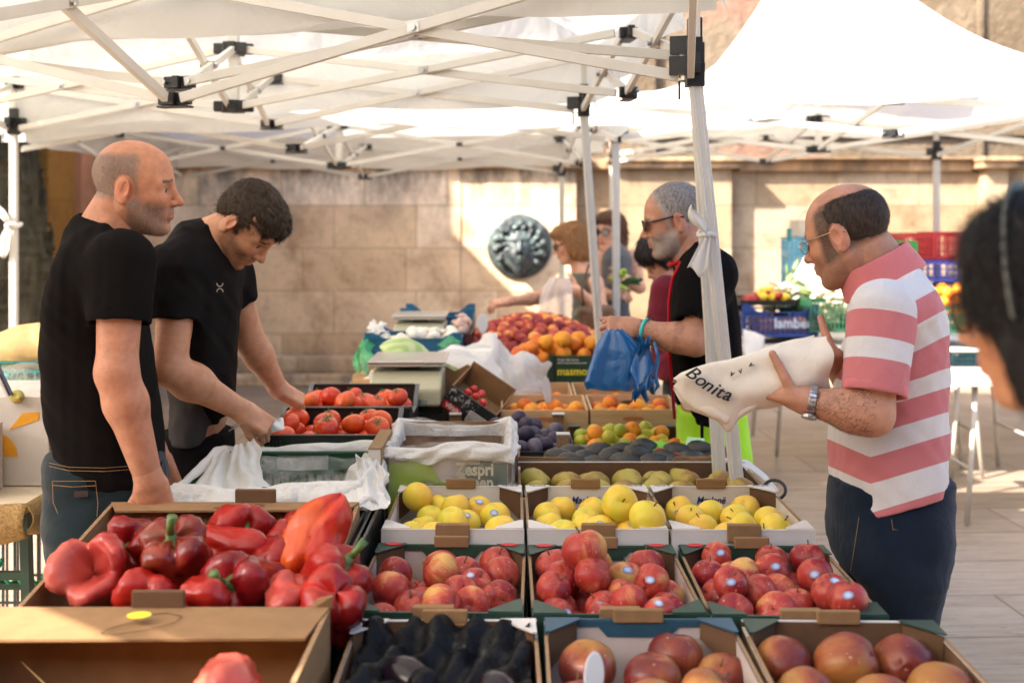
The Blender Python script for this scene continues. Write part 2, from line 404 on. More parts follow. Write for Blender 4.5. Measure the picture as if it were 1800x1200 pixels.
# ================= setting materials =================
def stone_wall_mat(name, base, rowh=.44, bw=.85, oz=0.0, stain=.5):
    m, t, ns, ls = newmat(name); b = ns["Principled BSDF"]
    g = N(t, "NewGeometry"); sp = N(t, "SeparateXYZ"); ls.new(g.outputs['Position'], sp.inputs[0])
    ad = N(t, "Math", operation='ADD'); ls.new(sp.outputs[0], ad.inputs[0]); ls.new(sp.outputs[1], ad.inputs[1])
    zo = N(t, "Math", operation='ADD'); ls.new(sp.outputs[2], zo.inputs[0]); zo.inputs[1].default_value = oz
    cb = N(t, "CombineXYZ"); ls.new(ad.outputs[0], cb.inputs[0]); ls.new(zo.outputs[0], cb.inputs[1])
    br = N(t, "TexBrick"); ls.new(cb.outputs[0], br.inputs['Vector'])
    for k, v in (('Scale', 1), ('Mortar Size', .006), ('Mortar Smooth', .4), ('Bias', 0), ('Brick Width', bw), ('Row Height', rowh)): br.inputs[k].default_value = v
    br.inputs['Color1'].default_value = (.25,.25,.25,1); br.inputs['Color2'].default_value = (.95,.95,.95,1); br.inputs['Mortar'].default_value = (.35,.35,.35,1)
    br.offset = .37; br.squash = 1.25; br.squash_frequency = 3
    cr = ramp(t, br.outputs['Color'], [(0, (base[0]*.52, base[1]*.42, base[2]*.34)), (.45, (base[0]*.86, base[1]*.80, base[2]*.72)), (.75, base), (1, (min(1, base[0]*1.12), min(1, base[1]*1.14), base[2]*1.2))])
    p = g.outputs['Position']
    n1 = noise(t, p, 2.2, 6, .62, .3); n2 = noise(t, p, 14, 6, .7); n3 = noise(t, p, 60, 4, .7)
    c = mixc(t, 1.0, cr, ramp(t, n1, [(.3, (.60,.50,.42)), (.48, (.98,.94,.89)), (.7, (1.15,1.13,1.08))]), 'MULTIPLY')
    c = mixc(t, .7, c, ramp(t, n2, [(.30, (.66,.58,.5)), (.45, (1,1,1)), (.68, (1.1,1.08,1.05))]), 'MULTIPLY')
    c = mixc(t, .5, c, ramp(t, n3, [(.3, (.6,.55,.5)), (.40, (1,1,1)), (.9, (1.05,1.05,1.05))]), 'MULTIPLY')
    c = mixc(t, ramp(t, br.outputs['Fac'], [(.2, (0,0,0)), (.9, (.75,.75,.75))]), c, (base[0]*.45, base[1]*.38, base[2]*.3))
    # weather stains running down from the cornice: soot-like, broken up by noise
    mr = N(t, "MapRange"); mr.inputs[1].default_value = 1.45; mr.inputs[2].default_value = 2.25; ls.new(sp.outputs[2], mr.inputs[0])
    st = N(t, "TexNoise", i_Scale=1.0, i_Detail=7, i_Roughness=.72); mp = N(t, "Mapping"); mp.inputs['Scale'].default_value = (3.2, 3.2, 1.3); ls.new(p, mp.inputs[0]); ls.new(mp.outputs[0], st.inputs[0])
    mu = N(t, "Math", operation='MULTIPLY'); ls.new(mr.outputs[0], mu.inputs[0]); ls.new(ramp(t, st.outputs[0], [(.42, (0,0,0)), (.62, (1,1,1))]), mu.inputs[1])
    mu2 = N(t, "Math", operation='MULTIPLY'); ls.new(mu.outputs[0], mu2.inputs[0]); mu2.inputs[1].default_value = stain
    c = mixc(t, mu2.outputs[0], c, (.10,.085,.07))
    mr2 = N(t, "MapRange"); mr2.inputs[1].default_value = .75; mr2.inputs[2].default_value = .15; ls.new(sp.outputs[2], mr2.inputs[0])
    mu3 = N(t, "Math", operation='MULTIPLY'); ls.new(mr2.outputs[0], mu3.inputs[0]); ls.new(ramp(t, st.outputs[0], [(.35, (0,0,0)), (.6, (.7,.7,.7))]), mu3.inputs[1])
    c = mixc(t, mu3.outputs[0], c, (.17,.14,.12))
    ls.new(c, b.inputs['Base Color']); b.inputs['Roughness'].default_value = .85; b.inputs['Specular IOR Level'].default_value = .2
    h = N(t, "Math", operation='ADD'); ls.new(n2, h.inputs[0]); ls.new(br.outputs['Color'], h.inputs[1])
    ls.new(bump(t, h.outputs[0], .45, .012), b.inputs['Normal'])
    return m
M_WALL = stone_wall_mat("stone blocks", (.84,.66,.475), oz=.38, stain=.95)  # base colour lightened to make up for the shade on the left wall
M_WALL_R = stone_wall_mat("sun-dimmed stone blocks", (.42,.34,.25), oz=.38, stain=.3)  # same wall, base colour darkened so the sunlit stretch doesn't clip
M_CORN = stone_wall_mat("cornice stone", (.52,.36,.22), rowh=3, bw=1.2, stain=.75)

def plaster_mat():
    m, t, ns, ls = newmat("old plaster"); b = ns["Principled BSDF"]
    g = N(t, "NewGeometry"); p = g.outputs['Position']
    n1 = noise(t, p, .55, 5, .6, .5); n2 = noise(t, p, 6, 6, .7, .4); n3 = noise(t, p, 30, 5, .6)
    c = ramp(t, n1, [(.38, (.17,.13,.09)), (.47, (.23,.18,.13)), (.55, (.27,.21,.155)), (.62, (.30,.185,.14))])
    c = mixc(t, 1.0, c, ramp(t, n2, [(.35, (.86,.82,.78)), (.6, (1,1,1))]), 'MULTIPLY')
    ls.new(c, b.inputs['Base Color']); b.inputs['Roughness'].default_value = .95; b.inputs['Specular IOR Level'].default_value = .1
    h = N(t, "Math", operation='MULTIPLY'); ls.new(ramp(t, n2, [(.4, (0,0,0)), (.65, (1,1,1))]), h.inputs[0]); ls.new(n3, h.inputs[1])
    ls.new(bump(t, h.outputs[0], .9, .05), b.inputs['Normal']); return m
M_PLAST = plaster_mat()

def pave_mat():
    m, t, ns, ls = newmat("travertine paving"); b = ns["Principled BSDF"]
    g = N(t, "NewGeometry"); p = g.outputs['Position']
    mp = N(t, "Mapping"); mp.inputs['Rotation'].default_value = (0,0,R(-2.5)); mp.inputs['Location'].default_value = (.35,.06,0); ls.new(p, mp.inputs[0])
    br = N(t, "TexBrick"); ls.new(mp.outputs[0], br.inputs['Vector'])
    for k, v in (('Scale', 1), ('Mortar Size', .006), ('Mortar Smooth', .2), ('Bias', 0), ('Brick Width', 1.35), ('Row Height', .5)): br.inputs[k].default_value = v
    br.inputs['Color1'].default_value = (.2,.2,.2,1); br.inputs['Color2'].default_value = (.9,.9,.9,1); br.inputs['Mortar'].default_value = (0,0,0,1); br.offset = .5
    base = ramp(t, br.outputs['Color'], [(0, (.26,.20,.15)), (.5, (.32,.255,.20)), (1, (.38,.31,.25))])
    ms = N(t, "Mapping"); ms.inputs['Scale'].default_value = (1.6, 16, 1); ls.new(mp.outputs[0], ms.inputs[0])
    n1 = noise(t, ms.outputs[0], 1.6, 7, .66, .25); n2 = noise(t, ms.outputs[0], 6, 6, .7, .6); n3 = noise(t, p, 1.3, 4)
    c = mixc(t, 1.0, base, ramp(t, n1, [(.3, (.74,.68,.64)), (.52, (1,1,1)), (.75, (1.12,1.1,1.08))]), 'MULTIPLY')
    pit = ramp(t, n2, [(.34, (.22,.17,.13)), (.40, (1,1,1))])
    c = mixc(t, .85, c, pit, 'MULTIPLY')
    c = mixc(t, .5, c, ramp(t, n3, [(.35, (.75,.72,.7)), (.65, (1.05,1.05,1.05))]), 'MULTIPLY')
    mo = ramp(t, br.outputs['Fac'], [(.3, (0,0,0)), (.8, (1,1,1))])
    c = mixc(t, mo, c, (.10,.075,.055))
    ls.new(c, b.inputs['Base Color']); ls.new(ramp(t, n1, [(.3, (.55,)*3), (.7, (.38,)*3)]), b.inputs['Roughness'])
    h = N(t, "Math", operation='SUBTRACT'); ls.new(pit, h.inputs[0]); ls.new(mo, h.inputs[1])
    ls.new(bump(t, h.outputs[0], .35, .004), b.inputs['Normal']); return m

# ground
mb = MB(); mb.add([(-120,-60,0),(120,-60,0),(120,160,0),(-120,160,0)], [(0,1,2,3)])
g_ = mb.build("paving", pave_mat()); struct(g_)

# ================= stone wall with cornice =================
YW = 11.72; YR = 11.9
wall = empty("stone_wall", "long blotchy stone block wall with a weathered cornice behind the market tents", "wall", (0,0,0))
mb = MB()
def wseg(mb, x0, x1, yf, z1=2.2, m=0): mb.box(((x0+x1)/2, (yf+12.4)/2, z1/2), (x1-x0, 12.4-yf, z1), m=m)
wseg(mb, -4.28, -.53, YW); wseg(mb, -.525, .66, YW+.012)
mb.build("wall_panel", M_WALL, wall)
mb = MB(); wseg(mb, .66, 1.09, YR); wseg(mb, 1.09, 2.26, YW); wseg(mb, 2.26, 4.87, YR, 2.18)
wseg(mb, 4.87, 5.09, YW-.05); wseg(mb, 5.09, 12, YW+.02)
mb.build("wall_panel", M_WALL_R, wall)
mb = MB()
for x0, x1, yf in ((-4.28,-.53,YW), (-.527,.80,YW+.004), (1.0,2.36,YW), (4.79,5.15,YW-.07), (5.153,12,YW+.02)):
    mb.box(((x0+x1)/2, (yf-.09+12.4)/2, 2.235), (x1-x0, 12.4-yf+.09, .07)); mb.box(((x0+x1)/2, (yf-.14+12.4)/2, 2.29), (x1-x0+.04, 12.4-yf+.14, .04))
mb.box((.9, 12.1, 2.25), (.198, .6, .1)); mb.box((3.575, 12.1, 2.24), (2.42, .55, .12)); mb.box((3.575, 12.06, 2.305), (2.41, .66, .012))
mb.build("cornice", M_CORN, wall, bevel=.012)
mb = MB(); mb.box((-1.8, YW-.16, .06), (4.9, .3, .12)); mb.box((-1.8, YW-.10, .2), (4.9, .18, .16))
mb.build("plinth", M_WALL, wall, bevel=.015)

# building behind with relief ovals
fb = empty("plastered_building", "tall peeling plaster facade with relief ornament rising behind the stone wall", "building", (0,0,0))
mb = MB(); mb.box((4, 15.0, 5), (26, 2, 10)); mb.build("facade", M_PLAST, fb)
M_PLASTP = simple("pink plaster band", (.46,.30,.24), .95, .15, 5, .3, 30)
mb = MB(); mb.box((1.55, 13.96, 5), (.42, .1, 10)); mb.box((-.1, 13.97, 5), (.16, .08, 10)); mb.build("pilaster", M_PLAST, fb, bevel=.01)
mb = MB()
def ring(mb, cx, cz, rx, rz, r, rot=0, y=13.985, n=28):
    mb.tube([(cx+rx*math.cos(a)*math.cos(rot)-rz*math.sin(a)*math.sin(rot), y, cz+rx*math.cos(a)*math.sin(rot)+rz*math.sin(a)*math.cos(rot)) for a in [2*math.pi*i/n for i in range(n)]], r, 6, closed=True)
for k in range(3):
    ring(mb, .62+.0*k, 4.0+k*1.05, .13, .33, .025)
for cx in (.3, .95): 
    for k in range(3): ring(mb, cx, 3.55+k*1.05, .34, .12, .022, R(8 if cx < .5 else -8))
for px_ in (.05, 1.2): mb.box((px_, 13.975, 5), (.05, .05, 5))
mb.box((.62, 13.975, 3.2), (1.2, .05, .06)); mb.build("relief", M_PLASTP, fb, smooth=False)
mb = MB(); mb.box((5.75, 13.97, 5.05), (.07, .06, 10)); mb.box((4.2, 13.965, 2.75), (9, .07, .1)); mb.build("moulding", M_PLAST, fb, bevel=.01)

# unseen low building added behind the photographer to cut the fill light
bb_ = empty("added_fill_blocker", "added unseen house behind the photographer that blocks fill light", "building", (0,-6,0))
mb = MB(); mb.box((0,-3,2.6), (40,6,5.2)); mb.build("wall", simple("dark brown render", (.22,.15,.10), .9, .2, 2), bb_)
mb = MB(); mb.box((0,-3,5.3), (40.4,6.4,.2)); mb.build("roof", simple("clay roof", (.30,.13,.07), .9, .2, 20), bb_)
mb = MB()
for k in range(-6,7): mb.box((k*2.9,.02,1.6), (1.2,.06,2.2))
mb.build("shutters", simple("green shutters", (.03,.06,.04), .6), bb_)
# building on the left
def ochre(name, c):
    return stone_wall_mat(name, c, rowh=.62, bw=1.1, stain=0)
M_OCH = ochre("ochre render", (.42,.22,.055)); M_TERR = simple("terracotta render", (.48,.20,.09), .9, .15, 4, .3, 30)
bl = empty("ochre_building", "ochre building with a barred window niche at the left end of the stone wall", "building", (0,0,0))
mb = MB(); XB = -4.32; BH = 5.08
mb.box((XB-4, 7.55, BH/2), (8, 3.5, BH)); mb.box((XB-4.3, 9.95, BH/2), (7.4, 1.3, BH)); mb.box((XB-4, 11.5, BH/2), (8, 1.8, BH))
mb.box((XB-.3, 9.95, .55), (.6, 1.296, 1.1)); mb.box((XB-.3, 9.95, 4.3), (.6, 1.296, 3.2-.004))
mb.build("wall", M_OCH, bl, bevel=.01)
mb = MB(); mb.box((XB+.03, 11.45, 1.35), (.08, .42, 2.7)); mb.build("pilaster", M_TERR, bl, bevel=.01)
M_IRON = simple("dark iron", (.02,.02,.018), .6, .2, 20)
mb = MB()
for k in range(7): mb.beam((XB-.12, 9.42+k*.18, 1.1), (XB-.12, 9.42+k*.18, 2.7), .022)
for z in (1.3,1.9,2.5): mb.beam((XB-.12, 9.3, z), (XB-.12, 10.6, z), .03, .012)
mb.build("window_grille", M_IRON, bl)
mb = MB(); mb.box((XB-.52, 9.95, 1.9), (.04, 1.29, 1.59)); mb.build("window_pane", simple("dark window glass", (.02,.02,.02), .15, .2), bl)
mb = MB(); mb.box((XB-4.02, 9.15, BH+.07), (8.1, 6.8, .14)); mb.build("roof", simple("roof tiles", (.35,.15,.08), .9, .3, 30, .5, 40), bl)

# tree trunk at far left
M_BARK = simple("dark bark", (.030,.030,.018), .95, .5, 9, 1.0, 30, c2=(.10,.085,.05), bd=.03, stretch=(1,1,.25))
tr = empty("tree", "dark gnarled tree trunk behind the left tent leg", "tree", at(20, 700, 7.6).xy.to_3d())
tpr = [cone((0,0,0), (-.04,.02,1.4), .36, .25, .1), cone((-.04,.02,1.3), (-.12,0,3.0), .25, .24, .1), cone((-.12,0,2.9), (-2.6,-1.3,6.3), .23, .12, .1), cone((-.12,0,2.7), (-.6,-.5,4.8), .16, .07, .1),
       cone((0,0,-.05), (.35,-.1,.0), .2, .06, .1), cone((0,0,-.05), (-.35,-.2,.0), .2, .06, .1)]
sdf_mesh("trunk", tpr, .018, M_BARK, tr, disp=lambda x, y, z: .022*fnoise(x, y, z*.35, 16, 3)+.012*fnoise(x, y, z, 40, 5))
mb = MB(); r2 = random.Random(3)
for cl in range(26):
    c = Vector((-3.0+r2.gauss(0,.5), -1.6+r2.gauss(0,.5), 6.7+r2.gauss(0,.4))); rr = r2.uniform(.25,.5)
    for k in range(90):
        d = Vector((r2.gauss(0,1), r2.gauss(0,1), r2.gauss(0,1))).normalized()*rr*r2.uniform(.4,1)
        p = c+d; u = Vector((r2.gauss(0,1), r2.gauss(0,1), r2.gauss(0,1))).normalized(); w = u.cross(d).normalized()*.028; u = u*.05
        mb.add([p-u, p+w, p+u, p-w], [(0,1,2,3)])
mb.build("crown", simple("tree leaves", (.05,.09,.02), .6, .3, 8), tr)

# ================= bronze face medallion =================
M_BRONZE = None
def bronze():
    m, t, ns, ls = newmat("patinated bronze"); b = ns["Principled BSDF"]
    g = N(t, "NewGeometry"); v = coords(t)
    n1 = noise(t, v, 9, 5, .6); 
    c = ramp(t, n1, [(.35, (.035,.038,.045)), (.5, (.07,.085,.088)), (.65, (.15,.20,.19))])
    ls.new(c, b.inputs['Base Color']); b.inputs['Metallic'].default_value = .35; b.inputs['Roughness'].default_value = .42
    ls.new(bump(t, noise(t, v, 50, 4), .4, .006), b.inputs['Normal']); return m
md = empty("bronze_medallion", "round patinated bronze fountain mask of a bearded face on the sunlit wall", "fountain mask", (at(913, 433, YW).x, YW, at(913, 433, YW).z))
pr = [ell((0,-.012,0), (.335,.05,.335), k=.01), ell((0,-.05,-.02), (.15,.13,.19), k=.03), ell((0,-.06,.08), (.12,.09,.08), k=.03),
      cone((0,-.165,.06), (0,-.20,-.035), .016, .028, .02), ell((0,-.13,-.10), (.1,.07,.1), k=.03), ell((0,-.11,-.2), (.07,.05,.1), k=.03)]
pr += [ell((s*.052,-.175,.045), (.032,.035,.02), k=.02, op='s') for s in (-1,1)]
pr += [ell((s*.052,-.145,.042), (.02,.02,.014), k=.005) for s in (-1,1)]
pr += [cone((s*.02,-.165,.078), (s*.09,-.14,.075), .013, .012, .015) for s in (-1,1)]
pr += [ell((0,-.2,-.085), (.035,.05,.013), k=.01, op='s')]
r2 = random.Random(11)
for k in range(34):
    a = R(-50)+k/33*R(280); rr = .19+.06*math.sin(k*2.1); 
    pr.append(ell((rr*math.cos(a), -.075-.02*r2.random(), rr*math.sin(a)+.0), (.045,.05,.03), Mat3(0, -math.degrees(a)+r2.uniform(-50,50), 0), k=.012))
for k in range(12):
    a = R(180)+k/11*R(180); pr.append(ell((.13*math.cos(a), -.09, -.08+.13*math.sin(a)), (.03,.045,.05), Mat3(0, r2.uniform(-30,30), 0), k=.012))
sdf_mesh("relief_disc", pr, .0075, bronze(), md)
mb = MB(); mb.tube([(0,-.18,-.09), (0,-.24,-.095), (0,-.27,-.12)], .012, 8); mb.build("spout", simple("spout metal", (.1,.12,.11), .4, .2, metal=.6), md, smooth=True)
# ================= market tents =================
def canopy_mat(name, c, tl):
    m, t, ns, ls = newmat(name); ns.remove(ns["Principled BSDF"]); out = ns["Material Output"]
    v = coords(t); nm = bump(t, noise(t, v, 2.2, 4, .5, .8), .8, .08)
    d = N(t, "BsdfDiffuse"); d.inputs[0].default_value = (*c, 1); l = N(t, "BsdfTranslucent"); l.inputs[0].default_value = (*(x*.98 for x in c), 1)
    ls.new(nm, d.inputs['Normal']); ls.new(nm, l.inputs['Normal'])
    a = N(t, "MixShader"); a.inputs[0].default_value = tl; ls.new(d.outputs[0], a.inputs[1]); ls.new(l.outputs[0], a.inputs[2]); ls.new(a.outputs[0], out.inputs[0]); return m
M_CANV = canopy_mat("cream canopy fabric", (.74,.735,.70), .43)
M_CANW = canopy_mat("white canopy fabric", (.90,.88,.84), .35)
M_ALU = simple("painted frame metal", (.62,.605,.56), .4, .05, 8)
M_BLK = simple("black plastic joint", (.012,.012,.013), .4, .2, 30)
M_SCREW = simple("screw metal", (.5,.5,.5), .3, .1, metal=1)

def tent(label, cn, zs, zt, hem, H, pw, lean=0.0, mat=None, skip_legs=(), legw=.05, bar=.03, mast=True, legdirs=None, group="market tents", hems=None):
    cn = [Vector((x, y, 0)) for x, y in cn]       # near-left, near-right, far-right, far-left
    T = empty("market_tent", label, "tent", (0,0,0)); T["group"] = group
    C0 = sum(cn, Vector())/4
    for i, c in enumerate(cn):
        if i in skip_legs: continue
        mb = MB(); ld = Vector(legdirs[i]) if legdirs and legdirs[i] else Vector((0,0,0))
        top = c+Vector((0,0,zt+.06)); mid = c+Vector((0,0,zs)); bot = c+Vector((ld.x, ld.y, .02))
        d = (mid-bot).normalized()
        mb.beam(mid-d*.02+Vector((0,0,0)), top, legw*.72, m=0); mb.beam(bot, mid, legw, m=0, up=(0,1,0))
        for s in (-1, 1):   # ribs of the extruded profile
            for q in (-.25, .25): mb.beam(bot+Vector((legw*q, s*legw*.5, 0)), mid+Vector((legw*q, s*legw*.5, 0)), .006, m=0, up=(0,1,0))
        L = mb.build("leg", M_ALU, T, bevel=.003)
        mb = MB(); mb.box(bot+Vector((0,0,.0)), (.1,.1,.02)); mb.box(bot+Vector((0,0,.05)), (legw+.012, legw+.012, .09)); mb.build("foot", M_BLK, L, bevel=.003)
        mb = MB(); mb.box(mid+Vector((0,0,.0)), (legw+.016, legw+.016, .07)); mb.box(mid+Vector((0,0,.075)), (legw+.004, legw+.004, .075))
        nb = [cn[(i+1) % 4], cn[(i-1) % 4]]
        for q in nb:
            u = (q-c).normalized(); mb.beam(mid+u*.02+Vector((0,0,.03)), mid+u*.075+Vector((0,0,.03)), .034, .056)
        mb.tube([mid+Vector((-legw*.5-.012,-.02,-.02)), mid+Vector((-legw*.5-.03,-.02,-.02)), mid+Vector((-legw*.5-.03,-.02,-.075))], .004, 6)
        mb.build("slider", M_BLK, L, bevel=.004)
        mb = MB(); mb.box(top-Vector((0,0,.03)), (legw+.012, legw+.012, .06))
        for q in nb:
            u = (q-c).normalized(); mb.beam(top+u*.02-Vector((0,0,.045)), top+u*.07-Vector((0,0,.045)), .035, .055)
        mb.build("top_bracket", M_BLK, L, bevel=.004)
    def truss(a, b, za0, za1, zb0, zb1, w, off=.012):
        """scissor: a low/high, b low/high"""
        u = (b-a).normalized(); nrm = Vector((-u.y, u.x, 0))
        mb = MB(); a2 = a+u*.05; b2 = b-u*.03
        mb.beam(a2+Vector((0,0,za1))+nrm*off, b2+Vector((0,0,zb0))+nrm*off, w, w*.6, up=tuple(nrm))
        mb.beam(a2+Vector((0,0,za0))-nrm*off, b2+Vector((0,0,zb1))-nrm*off, w, w*.6, up=tuple(nrm))
        o = mb.build("truss_bar", M_ALU, T, bevel=.002)
        # pivot where they cross
        t_ = (za1-za0)/((za1-za0)+(zb1-zb0)); z = za1+(zb0-za1)*t_; p = a2+(b2-a2)*t_+Vector((0,0,z))
        mb = MB(); mb.tube([p-nrm*.035, p+nrm*.035], .011, 10); mb.box(p, (.04,.05,.028), rz=math.atan2(u.y, u.x))
        mb.build("pivot", M_BLK if w < .03 else M_SCREW, o)
    mids = []
    for i in range(4):
        a, b = cn[i], cn[(i+1) % 4]; m = (a+b)/2; mids.append(m)
        u = (b-a).normalized()
        truss(a, m, zs, zt, zs-.02, zt-.02, bar); truss(b, m, zs, zt, zs-.02, zt-.02, bar)
        for z in (zs-.02, zt-.02):
            mb = MB(); ang = math.atan2(u.y, u.x)
            mb.box(m+Vector((0,0,z)), (.12, .026, .042), rz=ang); mb.box(m+Vector((0,0,z-.028)), (.12,.045,.007), rz=ang)
            mb.box(m+Vector((0,0,z)), (.026,.07,.042), rz=ang)
            j = mb.build("mid_joint", M_BLK, T, bevel=.003)
            mb = MB(); nrm = Vector((-u.y, u.x, 0))
            for s in (-1,1): mb.tube([m+u*s*.05-nrm*.018+Vector((0,0,z)), m+u*s*.05-nrm*.03+Vector((0,0,z))], .008, 8)
            mb.build("screw", M_SCREW, j)
    if mast:
        for m in mids: truss(m, C0, zs-.02, zt-.02, zs-.02, zt+.0, bar)
        mb = MB(); mb.beam(C0+Vector((0,0,zs-.03)), C0+Vector((0,0,zt+.2)), .042); mb.beam(C0+Vector((0,0,zt+.1)), C0+Vector((0,0,zt+H-.06)), .03); mb.build("mast", M_ALU, T, bevel=.003)
        for z in (zs-.02, zt):
            mb = MB(); mb.box(C0+Vector((0,0,z)), (.1,.1,.05), rz=.3); mb.box(C0+Vector((0,0,z)), (.17,.035,.045), rz=.1); mb.box(C0+Vector((0,0,z)), (.035,.17,.045), rz=.1); mb.build("mast_joint", M_BLK, T, bevel=.004)
    # roof
    r2 = random.Random(int(abs(C0.x*100)+C0.y*37)); ph = [r2.uniform(0,6) for _ in range(8)]
    e = .04; cz = zt+.075
    def base(u, v):
        s, t_ = (u+1)/2, (v+1)/2
        a = cn[0]*(1-s)+cn[1]*s; b = cn[3]*(1-s)+cn[2]*s; p = a*(1-t_)+b*t_
        return C0+(p-C0)*(1+e)
    def roof(s, t_):
        u = s*2-1; v = t_*2-1; m = max(abs(u), abs(v)); p = base(u, v); ang = math.atan2(v, u)
        z = cz+H*max(0, 1-m)**pw
        edge = 4*(1-abs(u))*(1-abs(v)) if m < 1 else 0
        z += .012*math.sin(11*ang+ph[0])*m*(1-m)*4+.01*math.sin(9*u+ph[1]+3*math.sin(2*v))*(1-m)
        if m > .97: z -= .03*math.sin(math.pi*(1-min(abs(u), abs(v))))*0
        return Vector((p.x, p.y, z))
    mb = MB(); cu = [(-1,-1),(1,-1),(1,1),(-1,1)]
    for i in range(4):
        p0, p1 = cu[i], cu[(i+1) % 4]
        def panel(s, t_, p0=p0, p1=p1):
            k = 1-t_**1.3*.9995; u = (p0[0]*(1-s)+p1[0]*s)*k; v = (p0[1]*(1-s)+p1[1]*s)*k; return roof((u+1)/2, (v+1)/2)
        mb.grid(panel, 41, 40)
    mb.build("canopy", mat, T, smooth=True)
    mb = MB(); n = 60
    for i in range(4):
        a, b = ((-1,-1),(1,-1)), ((1,-1),(1,1)), 
        uv = [(-1,-1),(1,-1),(1,1),(-1,1)]; p0, p1 = uv[i], uv[(i+1) % 4]
        def val(s, t_, p0=p0, p1=p1, i=i):
            u = p0[0]*(1-s)+p1[0]*s; v = p0[1]*(1-s)+p1[1]*s; p = base(u, v); o = (p-C0).normalized()
            sag = .012*math.sin(s*17+ph[i])+.018*math.sin(s*5+ph[i+2])
            p = p+o*(.004+t_*(.02*math.sin(s*23+ph[i+1])+.012*math.sin(s*51)))
            hm = (hems[i]*(1-s)+hems[(i+1) % 4]*s) if hems else hem
            return Vector((p.x, p.y, cz-(cz-hm)*t_+sag*t_))
        mb.grid(val, n, 7)
    va = mb.build("valance", mat, T, smooth=True)
    return T

tent("cream tent over the camera, one leg in front of the man with red collar",
     [(-3.2,1.75), (.10,.35), (.549,3.42), (-2.85,4.35)], 2.09, 2.47, 2.29, 1.0, 1.15, mat=M_CANV, legdirs=[None,None,(.215,.0),None], legw=.038, bar=.034, skip_legs=(1,))
tent("cream tent whose mast stands above the two men in black T-shirts",
     [(-2.95,4.62), (.568,3.54), (.33,5.25), (-2.78,6.35)], 2.17, 2.40, 2.17, .85, 1.1, mat=M_CANV, legdirs=[None,(.13,.02),(.15,0),None], legw=.038, bar=.031, skip_legs=(0,), hems=[2.25,2.37,2.20,2.17])
tent("farthest cream tent close to the stone wall", [(-2.85,6.55), (.52,5.75), (.42,9.6), (-3.0,10.4)], 2.07, 2.33, 2.13, .8, 1.1, mat=M_CANV, legw=.045, bar=.028, skip_legs=(0,1,3))
tent("white peaked tent over the vegetable stall on the right", [(.64,7.0), (3.65,5.8), (3.32,8.9), (.86,9.75)], 2.17, 2.36, 2.34, 1.45, 2.4, mat=M_CANW, legw=.045, bar=.032)

# white cloth ties knotted to the poles
M_RIB = film("white tie cloth", (.88,.86,.82), .05, .35, .6, 12, .4, .03)
def tie(name, c, s, label):
    T = empty(name, label, "cloth tie", c); T.scale = (s,s,s); s = 1
    mb = MB()
    def lobe(s1, t1): 
        a = t1*math.pi; w = .05*math.sin(a)**.8*(1-.2*s1)
        return Vector((-.015-.07*t1*s-.0, -.045-.02*math.sin(s1*3.2), .015+.13*t1-.02*s1))+Vector((w*(s1-.5)*1.7, .01*math.sin(s1*9+t1*4), .35*w*(s1-.5)))
    mb.grid(lobe, 9, 12)
    def tail(s1, t1):
        w = .022+.045*t1
        return Vector((-.01*s-.045*t1*s, -.05+.008*math.sin(s1*11), -.01-.15*t1-.03*math.sin(s1*3)*t1))+Vector((w*(s1-.5)*1.5, 0, .02*t1*math.sin(s1*7)))
    mb.grid(tail, 9, 12); 
    mb.build("bow", M_RIB, T, smooth=True, solid=.002)
    mb = MB(); mb.tube([(.042*math.cos(a), .042*math.sin(a)-.0, .006*math.sin(3*a)) for a in [k*math.pi/8 for k in range(16)]], .012, 8, closed=True)
    mb.lathe([(.004,-.014),(.015,-.01),(.018,0),(.015,.01),(.004,.014)], (-.01*s,-.05,0), 10); mb.build("knot", M_RIB, T, smooth=True)
tie("cloth_tie", Vector((at(1243,405,3.42).x, 3.42, at(1243,412,3.42).z)), .62, "white cloth knotted round the tent leg beside the grey-haired man")
tie("cloth_tie", Vector((at(24,395,6.35).x, 6.35, at(24,395,6.35).z)), .9, "small white rag knotted round the far left tent leg")
# ================= fruit =================
def fruit_mat(name, stops, vert=1.0, nsc=22, rough=.38, coat=.25, bumpk=.05, shift=.18, speck=None, sss=.0):
    """skin whose coverage wanders with noise, height and a per-fruit random value"""
    m, t, ns, ls = newmat(name); b = ns["Principled BSDF"]
    v = coords(t, (1,1,.35)); n1 = noise(t, v, nsc, 4, .6, .3); v2 = coords(t); n2 = noise(t, v2, 120, 3, .6)
    oi = N(t, "ObjectInfo"); sp = N(t, "SeparateXYZ"); ls.new(v2, sp.inputs[0])
    big = noise(t, v2, 14, 2)
    a = N(t, "Math", operation='MULTIPLY_ADD'); ls.new(sp.outputs[0], a.inputs[0]); a.inputs[1].default_value = 4.5*vert; ls.new(n1, a.inputs[2])
    b1 = N(t, "Math", operation='MULTIPLY_ADD'); ls.new(oi.outputs['Random'], b1.inputs[0]); b1.inputs[1].default_value = shift*2; ls.new(a.outputs[0], b1.inputs[2])
    b2 = N(t, "Math", operation='SUBTRACT'); ls.new(b1.outputs[0], b2.inputs[0]); b2.inputs[1].default_value = shift
    c = ramp(t, b2.outputs[0], stops)
    if speck: c = mixc(t, ramp(t, n2, [(.66, (0,0,0)), (.72, (.6,.6,.6))]), c, speck)
    ls.new(c, b.inputs['Base Color']); b.inputs['Roughness'].default_value = rough
    b.inputs['Coat Weight'].default_value = coat*.35; b.inputs['Specular IOR Level'].default_value = .28; b.inputs['Coat Roughness'].default_value = .25
    if sss: b.inputs['Subsurface Weight'].default_value = sss; b.inputs['Subsurface Radius'].default_value = (.02,.008,.003); b.inputs['Subsurface Scale'].default_value = .4
    ls.new(bump(t, big, bumpk, .004), b.inputs['Normal']); return m
